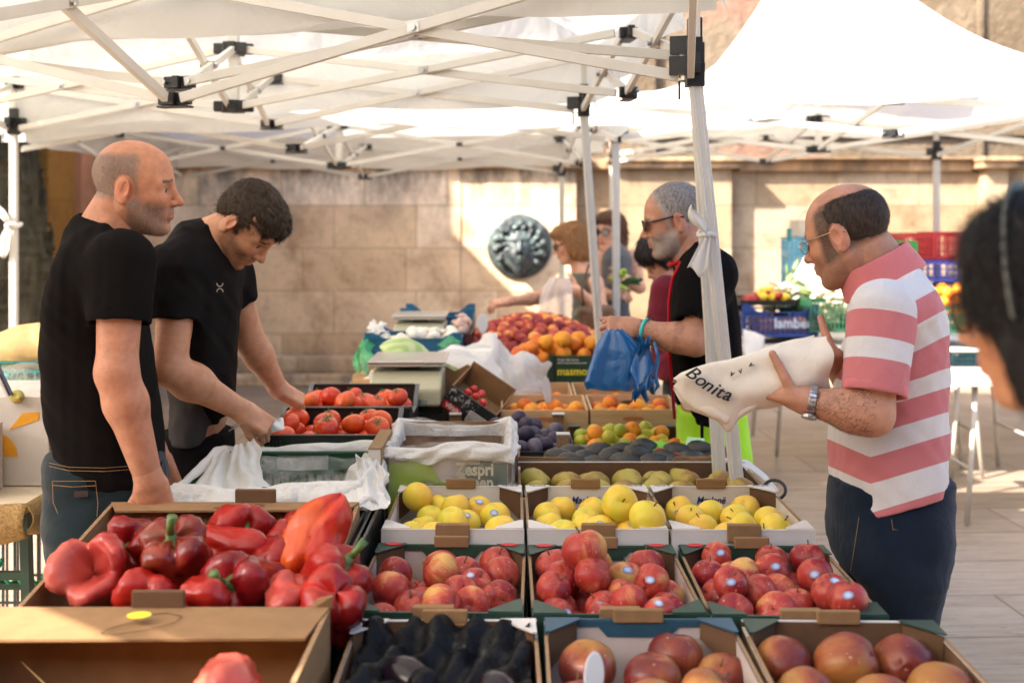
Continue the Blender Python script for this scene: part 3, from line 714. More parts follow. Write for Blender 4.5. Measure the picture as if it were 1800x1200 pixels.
M_RED = fruit_mat("red apple skin", [(.10, (.62,.34,.09)), (.24, (.54,.14,.06)), (.36, (.42,.045,.03)), (.52, (.36,.032,.026)), (.60, (.44,.08,.045)), (.75, (.24,.014,.018))], nsc=34, speck=(.8,.5,.3), sss=.1)
M_YEL = fruit_mat("yellow apple skin", [(.2, (.66,.56,.05)), (.45, (.80,.58,.055)), (.8, (.80,.46,.06))], speck=(.5,.4,.1), sss=.15)
M_MANG = fruit_mat("orange red apple skin", [(.16, (.34,.15,.035)), (.34, (.30,.085,.028)), (.50, (.21,.042,.022)), (.8, (.12,.015,.013))], vert=1.3, speck=(.75,.5,.3))
M_TOM = fruit_mat("tomato skin", [(.2, (.74,.12,.025)), (.5, (.66,.07,.018)), (.8, (.50,.035,.014))], rough=.22, coat=.5, sss=.1)
M_PEAR = fruit_mat("pear skin", [(.25, (.36,.32,.06)), (.5, (.44,.33,.07)), (.7, (.28,.15,.04))], speck=(.2,.12,.04), rough=.55, coat=.05)
M_AVO = simple("avocado skin", (.030,.028,.022), .5, .3, 30, .9, 90, c2=(.06,.05,.035), bd=.003)
M_PLUM = fruit_mat("plum skin", [(.3, (.030,.022,.045)), (.55, (.06,.045,.075)), (.75, (.13,.11,.15))], rough=.5, coat=.1)
M_GAGE = fruit_mat("greengage skin", [(.3, (.34,.38,.03)), (.5, (.47,.44,.035)), (.75, (.62,.46,.05))], rough=.35, coat=.2, sss=.15)
M_APRI = fruit_mat("apricot skin", [(.25, (.84,.38,.035)), (.5, (.82,.27,.025)), (.72, (.62,.12,.03))], rough=.55, coat=.0, sss=.2)
M_PEACH = fruit_mat("peach skin", [(.25, (.80,.34,.08)), (.36, (.60,.14,.06)), (.48, (.40,.055,.04)), (.75, (.20,.02,.028))], rough=.65, coat=0, vert=1.4, shift=.26)
M_STEM = simple("stem", (.12,.075,.03), .8); M_GSTEM = simple("green stem", (.07,.13,.03), .6, .3)
def apple_mesh(name, mat, r, squash=.9, dimple=.16, n=28, prof=None, lump=.03, seed=0):
    mb = MB(); K = 18; pr = []
    for i in range(K+1):
        th = math.pi*i/K; x = math.sin(th); z = math.cos(th)
        rr = 1+.05*math.cos(th)           # wider shoulders
        zz = z*squash - dimple*math.exp(-(x/.26)**2)*(1 if z > 0 else -.7)
        pr.append((max(1e-3, r*x*rr), r*zz))
    pr.reverse(); mb.lathe(pr, n=n)
    rr = random.Random(seed); p1, p2 = rr.uniform(0,6), rr.uniform(0,6)
    mb.v = [((x*(1+lump*math.sin(5*math.atan2(y,x)+p1)*.5+lump*math.sin(2*math.atan2(y,x)+p2))), y*(1+lump*math.sin(3*math.atan2(y,x)+p2)), z*(1+lump*math.sin(2*math.atan2(y,x)+p1))) for x,y,z in mb.v]
    return mb.mesh(name, mat, True)
M_STK = simple("blue fruit sticker", (.24,.30,.46), .35, .05); M_STKW = simple("white fruit sticker", (.50,.55,.66), .35, .05)
def sticker_mesh(r, two=True, e=1.0):
    mb = MB(); K = 14
    for ring_, (rr, mi) in enumerate(((.0105, 0), (.0065, 1))):
        vs = []; R0 = r*1.028+ring_*.0004
        for i in range(K):
            a = 2*math.pi*i/K; x, y = rr*math.cos(a)*1.15, rr*math.sin(a)*.85
            vs.append((x, -math.sqrt(max(R0*R0-x*x-y*y, 0)), y))
        mb.add(vs, [tuple(range(K))], mi)
    return mb.mesh("sticker", [M_STK, M_STKW])
STEMS = {}
def mesh_obj(name, me, parent=None, loc=(0,0,0), rot=(0,0,0)):
    o = bpy.data.objects.new(name, me); COL.objects.link(o); o.location = loc; o.rotation_euler = rot
    if parent: o.parent = parent
    return o
def stem_mesh(r, m=None):
    mb = MB(); mb.tube([(0,0,r*.62), (.002,.001,r*.85), (.006,.002,r*1.08)], [.0022,.0016,.0022], 6); return mb.mesh("stem", m or M_STEM, True)

def pile(x0, x1, y0, y1, z0, r, n, seed, zmax=None, jit=.08, K=160, blockers=()):
    rr = random.Random(seed); P_ = [(*b[:3], b[3]) for b in blockers]; out = []
    for k in range(n):
        rk = r*(1+rr.uniform(-jit, jit)); best = None
        for _ in range(K):
            x = rr.uniform(x0+rk, x1-rk); y = rr.uniform(y0+rk, y1-rk); z = z0(x, y)+rk if callable(z0) else z0+rk
            for px, py, pz, pr in P_:
                d2 = (x-px)**2+(y-py)**2; s = (rk+pr)*.96
                if d2 < s*s: z = max(z, pz+math.sqrt(s*s-d2))
            lim = zmax(x, y) if zmax else 1e9
            sc = z if z+rk <= lim else z+10
            if best is None or sc < best[0]: best = (sc, x, y, z)
        if best[0] > 5: break
        P_.append((best[1], best[2], best[3], rk)); out.append((best[1], best[2], best[3], rk))
    return out
ORD = ["first","second","third","fourth","fifth","sixth","seventh","eighth","ninth","tenth","eleventh","twelfth","thirteenth","fourteenth","fifteenth","sixteenth","seventeenth","eighteenth","nineteenth","twentieth"]
def label_pile(objs, desc, where, cat, group, rowh):
    """name each fruit by its row from the front and its place in the row"""
    fl = sorted(objs, key=lambda o: o.location.y); rows = []
    for o in fl:
        if rows and o.location.y-rows[-1][0].location.y < rowh: rows[-1].append(o)
        else: rows.append([o])
    for ri, row in enumerate(rows):
        row.sort(key=lambda o: o.location.x)
        rn = "nearest row" if ri == 0 else ("rearmost row" if ri == len(rows)-1 else ORD[min(ri, 19)]+" row")
        for ci, o in enumerate(row):
            cn_ = "leftmost" if ci == 0 else ("rightmost" if ci == len(row)-1 else ORD[min(ci, 19)]+" from left")
            tag(o, "%s, %s in %s of %s" % (desc, cn_, rn, where), cat, group)
def scatter(kind, meshes, pts, rot, desc, where, cat, group, rowh, base_r, stem=None, stick=None, sprob=0, seed=0, sz=(1,1,1)):
    rr = random.Random(seed); objs = []
    protos = []
    for me in meshes:
        protos.append(me)
    for (x, y, z, r) in pts:
        k = r/base_r
        o = mesh_obj(kind, rr.choice(protos), None, (x, y, z)); o.scale = (k*sz[0], k*sz[1], k*sz[2]); o.rotation_euler = rot(rr)
        if stem and rr.random() < .8: mesh_obj("stem", stem, o)
        if stick and rr.random() < sprob:
            s_ = mesh_obj("sticker", stick, o)
            # turn the sticker roughly to the buyers' side in world space
            want = Euler((rr.uniform(-1.0,.0), rr.uniform(-.3,.3), rr.uniform(-.6,.6))).to_matrix(); s_.rotation_euler = (o.rotation_euler.to_matrix().inverted()@want).to_euler()
        objs.append(o)
    label_pile(objs, desc, where, cat, group, rowh); return objs
def rot_any(tilt):
    return lambda rr: (rr.gauss(0, tilt), rr.gauss(0, tilt), rr.uniform(0, 6.28))

# ================= cardboard crates =================
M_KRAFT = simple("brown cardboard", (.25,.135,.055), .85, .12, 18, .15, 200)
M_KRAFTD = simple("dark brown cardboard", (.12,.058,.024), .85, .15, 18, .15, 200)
M_WHT = simple("white card", (.62,.57,.52), .7, .06, 10, .08, 160)
M_PINKW = simple("white card liner", (.52,.43,.385), .75, .06, 10, .08, 160)
M_GREENC = simple("dark green printed card", (.018,.05,.032), .5, .15, 20)
M_TEAL = simple("dark blue printed card", (.02,.07,.11), .5, .15, 20)
M_INK = simple("dark blue ink", (.02,.04,.13), .6); M_INKB = simple("black ink", (.01,.01,.012), .6)
M_WINK = simple("white ink", (.8,.78,.74), .6); M_REDINK = simple("red ink", (.6,.03,.03), .6); M_YINK = simple("yellow ink", (.8,.68,.04), .6)
M_CORR = simple("corrugated edge", (.28,.165,.08), .9, .45, 240)

def card_crate(name, label, X0, X1, Y0, Y1, z0, z1, outer, inner, rim, rz=0, cat="fruit crate", group=None, front_h=1.0, side_h=.93, tab=M_KRAFT, caps=True, gus=M_KRAFTD, capm=None, floor=None, gw=.058, tabs=(1,1), tabw=.085, backwrap=None, tab_up=.010):
    cx, cy = (X0+X1)/2, (Y0+Y1)/2; w, d, h = X1-X0, Y1-Y0, z1-z0; t = .006
    C = empty(name, label, cat, (cx, cy, z0), rz, group)
    def panel(nm, c, dim, mo, mi, nrm):
        mb = MB(); dd = list(dim); a = 0 if abs(nrm[0]) else 1
        dd[a] = t/2-.0002; co = list(c); co[a] += -nrm[a]*t/4*1; ci = list(c); ci[a] += nrm[a]*t/4*1
        mb.box(co, dd, m=0); mb.box(ci, dd, m=1); dd2 = list(dim); dd2[a] = t+.001; dd2[2] = .0025
        mb.box((c[0], c[1], c[2]+dim[2]/2+.0013), dd2, m=2)
        return mb.build(nm, [mo, mi, rim], C)
    # end walls (front and back) carry a tab
    for s, hh, tb in ((-1, front_h, tabs[0]), (1, 1.0, tabs[1])):
        y = s*(d/2-t/2); H_ = h*hh
        p = panel("end_wall", (0, y, H_/2), (w, t, H_), outer, inner, (0, -s, 0))
        if tb:
            mb = MB()
            if s > 0: mb.box((.0, y-.004, H_+.011), (tabw, .012, .028))
            else: mb.box((.0, y-.007, H_+tab_up-.016), (tabw, .006, .044)); mb.box((0, y+.001, H_+tab_up+.004), (tabw*.97, .016, .005))
            mb.build("tab", tab, p, bevel=.003)
            if backwrap and s > 0:
                mb = MB(); q = tabw/2
                mb.prism([(-w/2+.002, 0), (w/2-.002, 0), (w/2-.002, -.012), (q+.03, -.012), (q+.012, -.032), (-q-.012, -.032), (-q-.03, -.012), (-w/2+.002, -.012)], (0, y-t/2-.0015, H_), (1,0,0), (0,0,1), .002)
                mb.build("printed_rim", backwrap, p)
    for s in (-1, 1):
        p = panel("side_wall", (s*(w/2-t/2), 0, h*side_h/2), (t, d-2*t-.001, h*side_h), outer, inner, (-s, 0, 0))
        mb = MB(); mb.box((s*(w/2-t/2), 0, h*side_h+.004), (t*1.1, d-2*t-.12, .003)); mb.build("cut_edge", M_CORR, p)
    mb = MB(); mb.box((0, 0, .004), (w-2*t-.002, d-2*t-.002, .006)); mb.build("base", floor or inner, C)
    if caps:
        for sx in (-1, 1):
            for sy in (-1, 1):
                mb = MB(); a = Vector((sx*(w/2-t-.001), sy*(d/2-t-.001), 0)); b = a+Vector((-sx*gw, 0, 0)); c2 = a+Vector((0, -sy*gw*1.15, 0)); H_ = h*(front_h if sy < 0 else 1)
                p1 = [b+Vector((0,0,H_-.002)), c2+Vector((0,0,H_-.002)), c2+Vector((0,0,H_-.075)), b+Vector((-sx*.0,0,H_-.035))]
                mb.add(p1, [(0,1,2,3)]); o = mb.build("corner_gusset", gus, C, solid=.003)
                mb = MB(); q = .001
                mb.add([a+Vector((sx*t*.8, sy*t*.8, H_+.004)), b+Vector((-sx*.006, sy*t*.8, H_+.004)), b+Vector((-sx*.006, -sy*.006, H_+.004)), c2+Vector((-sx*.004, -sy*.006, H_+.004)), c2+Vector((sx*t*.8, -sy*.006, H_+.004))], [(0,1,2,3,4)])
                o2 = mb.build("corner_cap", capm or rim, C, solid=.003)
    return C

TB1 = .67; TB2 = .74
# ----- tables -----
M_TCLOTH = simple("grey table top", (.22,.20,.18), .8, .15, 6)
M_STEEL = simple("painted steel leg", (.28,.28,.26), .45, .1, 10, metal=.4)
def trestle(label, x0, x1, y0, y1, z, mat, legm, group=None, legs=True):
    T = empty("table", label, "table", ((x0+x1)/2, (y0+y1)/2, 0), 0, group); w, d = x1-x0, y1-y0
    mb = MB(); mb.box((0,0,z-.015), (w,d,.03)); mb.build("table_top", mat, T, bevel=.003)
    for sx in (-1,1):
        for sy in (-1,1):
            mb = MB(); mb.tube([(sx*(w/2-.12), sy*(d/2-.08), z-.03), (sx*(w/2-.06), sy*(d/2-.05), 0)], .014, 8); mb.build("leg", legm, T, smooth=True)
    mb = MB()
    for sx in (-1,1): mb.tube([(sx*(w/2-.09), -d/2+.065, .3), (sx*(w/2-.09), d/2-.065, .3)], .01, 6)
    mb.build("stretcher", legm, T, smooth=True); return T
trestle("long grey table under the apple crates and the pepper boxes", -1.06, .845, 1.55, 3.30, TB1, M_TCLOTH, M_STEEL)
trestle("long grey table under the tomatoes, scales and stone fruit", -.84, .645, 3.32, 5.30, TB2, M_TCLOTH, M_STEEL)
trestle("rear grey table under the peach mound and mushroom tray", -.90, .66, 5.32, 6.74, TB2+.02, M_TCLOTH, M_STEEL)

ap_red = [apple_mesh("red apple", M_RED, .045, .90, .17, seed=i) for i in range(4)]
ap_yel = [apple_mesh("yellow apple", M_YEL, .045, .93, .17, seed=i) for i in range(4)]
ap_big = [apple_mesh("big apple", M_MANG, .055, .86, .15, seed=i) for i in range(3)]
st45 = stem_mesh(.045); st55 = stem_mesh(.055); sk45 = sticker_mesh(.045*1.03)
names3 = ["left", "middle", "right"]
# ----- row of red apples -----
r1 = [(-.335,.028,2.31,2.80,R(-1.3)), (.040,.395,2.30,2.79,R(.3)), (.405,.762,2.29,2.79,R(-.6))]
for i, (x0,x1,y0,y1,rz) in enumerate(r1):
    z1 = .855
    C = card_crate("apple_crate", "green-rimmed white-lined cardboard crate holding red apples, %s one of three" % ["leftmost","middle","rightmost"][i], x0,x1,y0,y1,TB1,z1, M_GREENC, M_PINKW, M_GREENC, rz, group="crates of red apples", backwrap=M_GREENC, capm=M_GREENC, side_h=.94)
    for sx in (-1, 1):    # printed orange fruit on the corner caps
        mb = MB(); mb.lathe([(.0,-.0006),(.014,-.0006),(.014,.0006),(.0,.0006)], (0,0,0), 12); mb.v = [(x*1.5, y*.8, z) for x,y,z in mb.v]
        e_ = mb.build("print", M_REDINK, C); e_.location = (sx*((x1-x0)/2-.04), (y1-y0)/2-.015, z1-TB1+.0072)
    pts = pile(x0+.008, x1-.008, y0+.01, y1-.008, z1-.128, .0415, [44,42,44][i], 100+i, zmax=lambda x, y: .885+.03*(y<2.6), jit=.09)
    if i == 1: pts.append((.165, 2.58, .905, .052))
    scatter("apple", ap_red, pts, rot_any(.7), "red and yellow apple", "%s green-rimmed crate" % names3[i], "apple", "red apples", .06, .045, st45, sk45, .28, i)
# ----- row of yellow apples -----
r2_ = [(-.325,.030,2.825,3.29,0), (.038,.388,2.825,3.29,R(.2)), (.396,.752,2.82,3.29,R(.1))]
for i, (x0,x1,y0,y1,rz) in enumerate(r2_):
    z1 = .885
    C = card_crate("apple_crate", "white cardboard crate holding yellow apples, %s one of three" % ["leftmost","middle","rightmost"][i], x0,x1,y0,y1,TB1,z1, M_WHT, M_WHT, M_WHT, rz, group="crates of yellow apples")
    w = x1-x0
    text("Marlenë", .030, (0, (y1-y0)/2-.0075, z1-TB1-.038), (R(90),0,0), M_INK, C, "lettering", shear=.25, bold=.0004, sx=.85)
    for sx in (-1,1): text("Marlenë", .014, (sx*(w/2-.036), (y1-y0)/2-.012, z1-TB1+.0061), (0,0,0), M_INK, C, "cap_lettering", shear=.2)
    pts = pile(x0+.008, x1-.008, y0+.01, y1-.008, z1-.094, .043, [30,27,30][i], 200+i, zmax=lambda x, y: .922, jit=.07)
    o_ = scatter("apple", ap_yel, pts, rot_any([.25,.35,.6][i]), "yellow apple", "%s white crate" % names3[i], "apple", "yellow apples", .06, .045, st45 if i == 2 else None, sk45, [.5,.42,.15][i], 20+i)
for (px, py, Y, rx, ry, lab) in ((1090,885,2.97,1.1,-.7,"big yellow apple lying on top, upper one of the pair between the white crates"), (1138,911,2.88,.3,.35,"big yellow apple lying on top, lower one of the pair between the white crates")):
    o = mesh_obj("apple", ap_yel[1], None, at(px, py, Y), (rx, ry, .4)); o.scale = (1.08,)*3; mesh_obj("stem", st45, o); tag(o, lab, "apple", "yellow apples")
# ----- nearest row -----
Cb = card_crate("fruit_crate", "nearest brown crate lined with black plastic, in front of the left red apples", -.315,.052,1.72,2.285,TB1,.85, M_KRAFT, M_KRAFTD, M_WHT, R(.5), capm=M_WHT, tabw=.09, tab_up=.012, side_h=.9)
mb = MB(); mb.prism([(-.075,.0),(.075,.0),(.085,-.045),(.10,-.075),(.06,-.10),(-.06,-.10),(-.11,-.08),(-.085,-.045)], (.0,.268,.178), (1,0,0), (0,-.25,1), .004); mb.build("inner_tongue", M_KRAFT, Cb)
M_BPL = simple("black plastic film", (.006,.006,.007), .5, .3, 10, .9, 16, bd=.02, spec=.15)
mb = MB()
def bpl(s, t_):
    x = -.30+.335*s; y = 1.74+.53*t_; z = .822+.014*math.sin(14*s+5*t_)*math.sin(17*t_+3*s)+.012*math.sin(33*s-21*t_)-.03*math.exp(-((s-.5)**2+(t_-.5)**2)*9)
    if t_ > .93: z += .035
    return (x, y, z)
mb.grid(bpl, 46, 60); o = mb.build("plastic_liner", M_BPL, None, smooth=True); tag(o, "crumpled black plastic liner inside the nearest brown crate", "plastic liner")
r2 = random.Random(4)
for k, (x, y) in enumerate(((-.20,2.12),(-.03,2.05),(-.17,1.93))):
    mb = MB(); pr = [(max(.001,.045*math.sin(math.pi*i/14)**.8*(.8+.25*i/14)), .1*(i/14-.5)*1.6) for i in range(15)]; mb.lathe(pr, n=18)
    o = mb.build("aubergine", simple("aubergine skin", (.008,.004,.009), .25, .2, 12, coat=.15, spec=.3) if k == 0 else bpy.data.materials["aubergine skin"], None, smooth=True); o.location = (x, y, .800); o.rotation_euler = (R(90), R(10), r2.uniform(0,3.1))
    mb = MB(); mb.lathe([(.002,.085),(.008,.083),(.012,.074),(.03,.066),(.037,.05),(.034,.05),(.02,.06),(.002,.064)], n=12); mb.build("cap", M_BPL, o, smooth=True)
    tag(o, "glossy dark aubergine, %s counted from the back left in the black-lined crate" % ORD[k], "aubergine", "dark aubergines")
Cm = card_crate("fruit_crate", "nearest dark blue-rimmed crate of big orange-red apples, middle of the front", .062,.440,1.72,2.285,TB1,.852, M_TEAL, M_PINKW, M_TEAL, R(-.4), backwrap=M_TEAL, capm=M_TEAL, tabw=.10)
pts = [(.145,2.17,.80,.056),(.265,2.145,.79,.055),(.32,2.225,.80,.054),(.125,2.03,.785,.055),(.24,1.985,.80,.056),(.355,2.06,.79,.055),(.16,1.9,.79,.055),(.29,1.87,.79,.055),(.39,1.93,.79,.053),(.40,2.17,.78,.05)]
scatter("apple", ap_big, pts, rot_any(.5), "big orange-red apple", "blue-rimmed crate", "apple", "big orange-red apples", .07, .055, st55, None, 0, 5)
M_PW = simple("white plastic marker", (.72,.69,.62), .35, .04, 8)
def marker(loc, rot, s, label):
    T = empty("price_marker", label, "price marker", loc); T.rotation_euler = rot
    mb = MB(); mb.lathe([(.0,-.0015),(.036*s,-.0015),(.04*s,0),(.036*s,.0015),(.0,.0015)], n=26, M=Matrix.Rotation(R(90),3,'X')); mb.v = [(x*.62,y,z+.05*s) for x,y,z in mb.v]; mb.build("disc", M_PW, T, smooth=False)
    mb = MB(); mb.tube([(0,0,.01*s),(0,0,-.07*s)], .0025, 6); mb.build("pin", M_PW, T)
marker(at(1040,1240,1.98), (R(-18),R(22),R(35)), 1.0, "oval cream price marker stuck in the big apples at the bottom edge")
Cr = card_crate("fruit_crate", "nearest brown crate of long orange-red mangoes at the right front corner", .452,.835,1.72,2.275,TB1,.852, M_KRAFT, M_KRAFTD, M_WHT, R(-1.5), capm=M_GREENC, tabw=.085, tab_up=.014)
mg = []
for i in range(3): mg.append(apple_mesh("mango", M_MANG, .055, .95, .06, seed=20+i, lump=.04))
pts = [(.52,2.19,.80,.055),(.635,2.17,.805,.06),(.755,2.19,.80,.058),(.53,2.05,.79,.058),(.66,2.04,.785,.056),(.775,2.06,.795,.06),(.55,1.91,.79,.057),(.68,1.9,.79,.058),(.79,1.92,.78,.057)]
scatter("mango", mg, pts, lambda rr: (rr.uniform(.9,1.9), rr.uniform(-.4,.4), rr.uniform(-1,1)), "orange-red mango", "right front crate", "mango", "mangoes", .07, .055, None, None, 0, 6, sz=(1,.95,1.15))

# ----- kiwi box wrapped in clear film -----
KX0, KX1, KY0, KY1, KZ = -.362, -.012, 3.335, 3.74, .975
M_KG = simple("kiwi green print", (.30,.42,.04), .55, .12, 8); M_KD = simple("grey green print", (.10,.13,.10), .55, .1, 8)
K_ = empty("kiwi_box", "light and dark green kiwi box lined with clear film behind the yellow apples", "fruit box", ((KX0+KX1)/2, (KY0+KY1)/2, TB2)); w = KX1-KX0; d = KY1-KY0; h = KZ-TB2
mb = MB(); mb.box((0,-d/2,h/2), (w,.006,h), m=0); mb.build("front_wall", [M_PINKW], K_)
mb = MB(); mb.box((0,d/2,h/2+.01), (w,.006,h+.02)); mb.build("back_wall", M_KRAFT, K_)
for s in (-1,1):
    mb = MB(); mb.box((s*(w/2-.003),0,h/2), (.006,d-.008,h)); mb.build("side_wall", M_KRAFT, K_)
mb = MB(); mb.box((0,0,.05), (w-.015,d-.015,.006)); mb.build("base", M_KRAFT, K_)
mb = MB(); mb.prism([(-w/2,-h+.01),(0.005,-h+.01),(.0,-.09),(-.02,-.085),(-.055,-.028),(-.085,-.028),(-.085,-.012),(-.125,-.012),(-.125,-.03),(-w/2,-.03)], (0,-d/2-.0045,h), (1,0,0), (0,0,1), .003); mb.build("light_green_print", M_KG, K_)
mb = MB(); mb.prism([(w/2-.002,-h+.01),(0.006,-h+.01),(.003,-.078),(.04,-.078),(.055,-.035),(.092,-.035),(.096,-.02),(.128,-.02),(.13,-.03),(w/2-.002,-.03)], (0,-d/2-.0045,h), (1,0,0), (0,0,1), .003); mb.build("dark_green_print", M_KD, K_)
text("Zespri", .050, (.078,-d/2-.0075,h-.050), (R(90),0,0), simple("cream ink", (.66,.60,.42), .6), K_, "lettering", bold=.0016, sx=.85)
text("Green", .050, (.078,-d/2-.0075,h-.088), (R(90),0,0), bpy.data.materials["cream ink"], K_, "lettering", bold=.0016, sx=.85)
mb = MB()
for k in range(23):
    a = R(8+k*7.1); c0 = Vector((-.06,-d/2-.007,h-.125)); dv = Vector((math.cos(a),0,math.sin(a)*.8)); mb.beam(c0+dv*.032, c0+dv*.058, .0022, .001)
mb.build("seed_print", M_INKB, K_)
mb = MB(); mb.lathe([(0,-.0005),(.03,-.0005),(.03,.0005),(0,.0005)], n=20, M=Matrix.Rotation(R(90),3,'X')); o = mb.build("kiwi_core_print", simple("pale kiwi ink", (.55,.58,.25), .6), K_); o.location = (-.06,-d/2-.0068,h-.118)
kw = apple_mesh("kiwi", simple("kiwi skin", (.16,.10,.04), .9, .2, 40, .5, 200), .03, 1.0, .02)
pts = pile(KX0+.02, KX1-.02, KY0+.02, KY1-.02, TB2+.055, .029, 14, 77)
scatter("kiwi", [kw], pts, rot_any(1.5), "brown kiwi", "the kiwi box", "kiwi", "kiwis", .06, .03)
M_FILM = film("clear plastic film", (.93,.90,.86), .86, .5, .18, 22, .9, .22)
M_FILMW = film("milky plastic film", (.95,.93,.89), .12, .35, .3, 30, .9, .1)
def film_tube(name, label, X0, X1, Y0, Y1, zt, zb, zin, fl, mat, seed, wob=.012, cat="plastic liner"):
    """liner folded over the rim of a box: inside down to zin, over the rim, outside down to zb"""
    r2 = random.Random(seed); ph = [r2.uniform(0,6) for _ in range(9)]; mb = MB(); n = 120
    per = [(X0,Y0),(X1,Y0),(X1,Y1),(X0,Y1)]; cx, cy = (X0+X1)/2, (Y0+Y1)/2
    def rimp(s):
        q = s*4; i = int(q) % 4; f = q-int(q); a, b = per[i], per[(i+1) % 4]
        return Vector((a[0]*(1-f)+b[0]*f, a[1]*(1-f)+b[1]*f, 0))
    def fn(s, t_):
        p = rimp(s % 1.0); o = Vector((p.x-cx, p.y-cy, 0)); o = Vector((o.x/(X1-X0), o.y/(Y1-Y0), 0)); o.normalize()
        wv = math.sin(s*40+ph[0])*.5+math.sin(s*67+ph[1])*.3+math.sin(s*113+ph[2])*.2
        if t_ < .35: k = t_/.35; z = zin+(zt-zin)*k; off = -.012-.010*(1+wv)*(1-k*.6)
        elif t_ < .5: k = (t_-.35)/.15; z = zt+.012*math.sin(k*math.pi)+wv*.006; off = -.012+.024*k
        else: k = (t_-.5)/.5; z = zt-(zt-(zb+fl*wv))*k; off = .012+wob*(1+wv)*.6*math.sin(k*3.14)+.006*math.sin(s*90+k*5)
        z += .010*math.sin(s*21+ph[3])*(1 if .2 < t_ < .8 else 0)
        return Vector((p.x+o.x*off, p.y+o.y*off, z))
    mb.grid(fn, n*2, 26); o = mb.build(name, mat, None, smooth=True); tag(o, label, cat); return o
film_tube("plastic_liner", "clear film folded over the rim of the green kiwi box", KX0, KX1, KY0, KY1, KZ+.008, KZ-.17, KZ-.13, .02, M_FILM, 5)
film_tube("plastic_cuff", "crumpled milky cuff of film round the kiwi box rim", KX0-.006, KX1+.006, KY0-.006, KY1+.006, KZ+.012, KZ-.022, KZ-.025, .012, M_FILMW, 8, wob=.018)

# ----- pears, avocados -----
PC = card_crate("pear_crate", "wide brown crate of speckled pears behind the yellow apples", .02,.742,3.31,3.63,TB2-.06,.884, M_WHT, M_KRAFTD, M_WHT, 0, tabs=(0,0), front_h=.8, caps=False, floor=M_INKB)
pear = MB(); pear.lathe([(.001,-.042),(.012,-.045),(.028,-.040),(.040,-.022),(.042,0),(.036,.022),(.024,.042),(.016,.056),(.010,.064),(.002,.066)], n=22); pear = pear.mesh("pear", M_PEAR, True)
pts = []; r2 = random.Random(9)
for row, (y, n, z) in enumerate(((3.40,8,.842),(3.50,7,.846),(3.58,6,.83))):
    for k in range(n): pts.append((.075+.085*k*(1.02 if n == 8 else 1.1)+r2.uniform(-.01,.01), y+r2.uniform(-.01,.01), z+r2.uniform(-.006,.006), .042))
scatter("pear", [pear], pts, lambda rr: (rr.choice((1.2,-1.3))+rr.uniform(-.3,.3), rr.uniform(-.5,.5), rr.uniform(-.9,.9)), "speckled yellow-green pear", "the wide pear crate", "pear", "pears", .05, .042, None)
mb = MB(); mb.tube([(.0,.028*math.cos(a)*1.2,.028*math.sin(a)) for a in [k*math.pi/8 for k in range(16)]], .005, 8, closed=True)
o = mb.build("rubber_ring", M_BLK, None, smooth=True); o.location = (.775,3.36,.86); o.rotation_euler = (0,R(20),R(60)); tag(o, "black rubber ring hanging at the right end of the pear crate", "rubber ring")
AX0, AX1, AY0, AY1 = .02, .735, 3.65, 3.93
A_ = empty("avocado_crate", "brown cardboard crate with a low cut front full of dark avocados", "fruit crate", ((AX0+AX1)/2, (AY0+AY1)/2, TB2)); w = AX1-AX0; d = AY1-AY0; h = .898-TB2
mb = MB(); mb.prism([(-w/2,0),(w/2,0),(w/2,h),(w/2-.21,h),(w/2-.235,h-.035),(w/2-.26,h-.043),(-w/2+.19,h-.043),(-w/2+.165,h-.03),(-w/2+.155,h-.002),(-w/2,h)], (0,-d/2,0), (1,0,0), (0,0,1), .007)
mb.build("front_wall", M_KRAFT, A_)
mb = MB(); mb.box((w/2-.085,-d/2-.0062,h/2+.0), (.17,.004,h-.002)); mb.build("folded_flap", M_KRAFT, A_, bevel=.0015)
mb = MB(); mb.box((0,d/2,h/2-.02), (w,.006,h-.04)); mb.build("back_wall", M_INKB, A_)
for s in (-1,1):
    mb = MB(); mb.box((s*(w/2-.003),0,h/2-.01), (.006,d-.01,h-.02)); mb.build("side_wall", M_KRAFT, A_)
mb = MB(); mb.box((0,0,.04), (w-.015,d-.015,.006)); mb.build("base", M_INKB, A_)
mb = MB()
mb.add([(w/2-.10,-d/2+.0,h+.004),(w/2+.02,-d/2-.005,h-.012),(w/2+.075,-.16,h-.055),(w/2+.09,-.27,h-.08),(w/2+.02,-.2,h-.03)], [(0,1,4),(1,2,3,4)]); mb.build("white_side_flap", M_WHT, A_, solid=.004)
avo = MB(); avo.lathe([(.001,-.056),(.015,-.054),(.029,-.042),(.036,-.02),(.036,0),(.030,.022),(.021,.042),(.012,.053),(.001,.056)], n=20); avo = avo.mesh("avocado", M_AVO, True)
pts = []; r2 = random.Random(12)
for y, n, x0_, z in ((3.72,6,.20,.855),(3.80,6,.17,.862),(3.87,6,.2,.868)):
    for k in range(n): pts.append((x0_+.088*k+r2.uniform(-.012,.012), y+r2.uniform(-.008,.008), z+r2.uniform(-.01,.012), .036))
scatter("avocado", [avo], pts, lambda rr: (R(90)+rr.uniform(-.2,.2), rr.uniform(-.4,.4), R(90)+rr.uniform(-.6,.6)), "dark bumpy avocado", "the low-fronted crate", "avocado", "avocados", .05, .036, None)
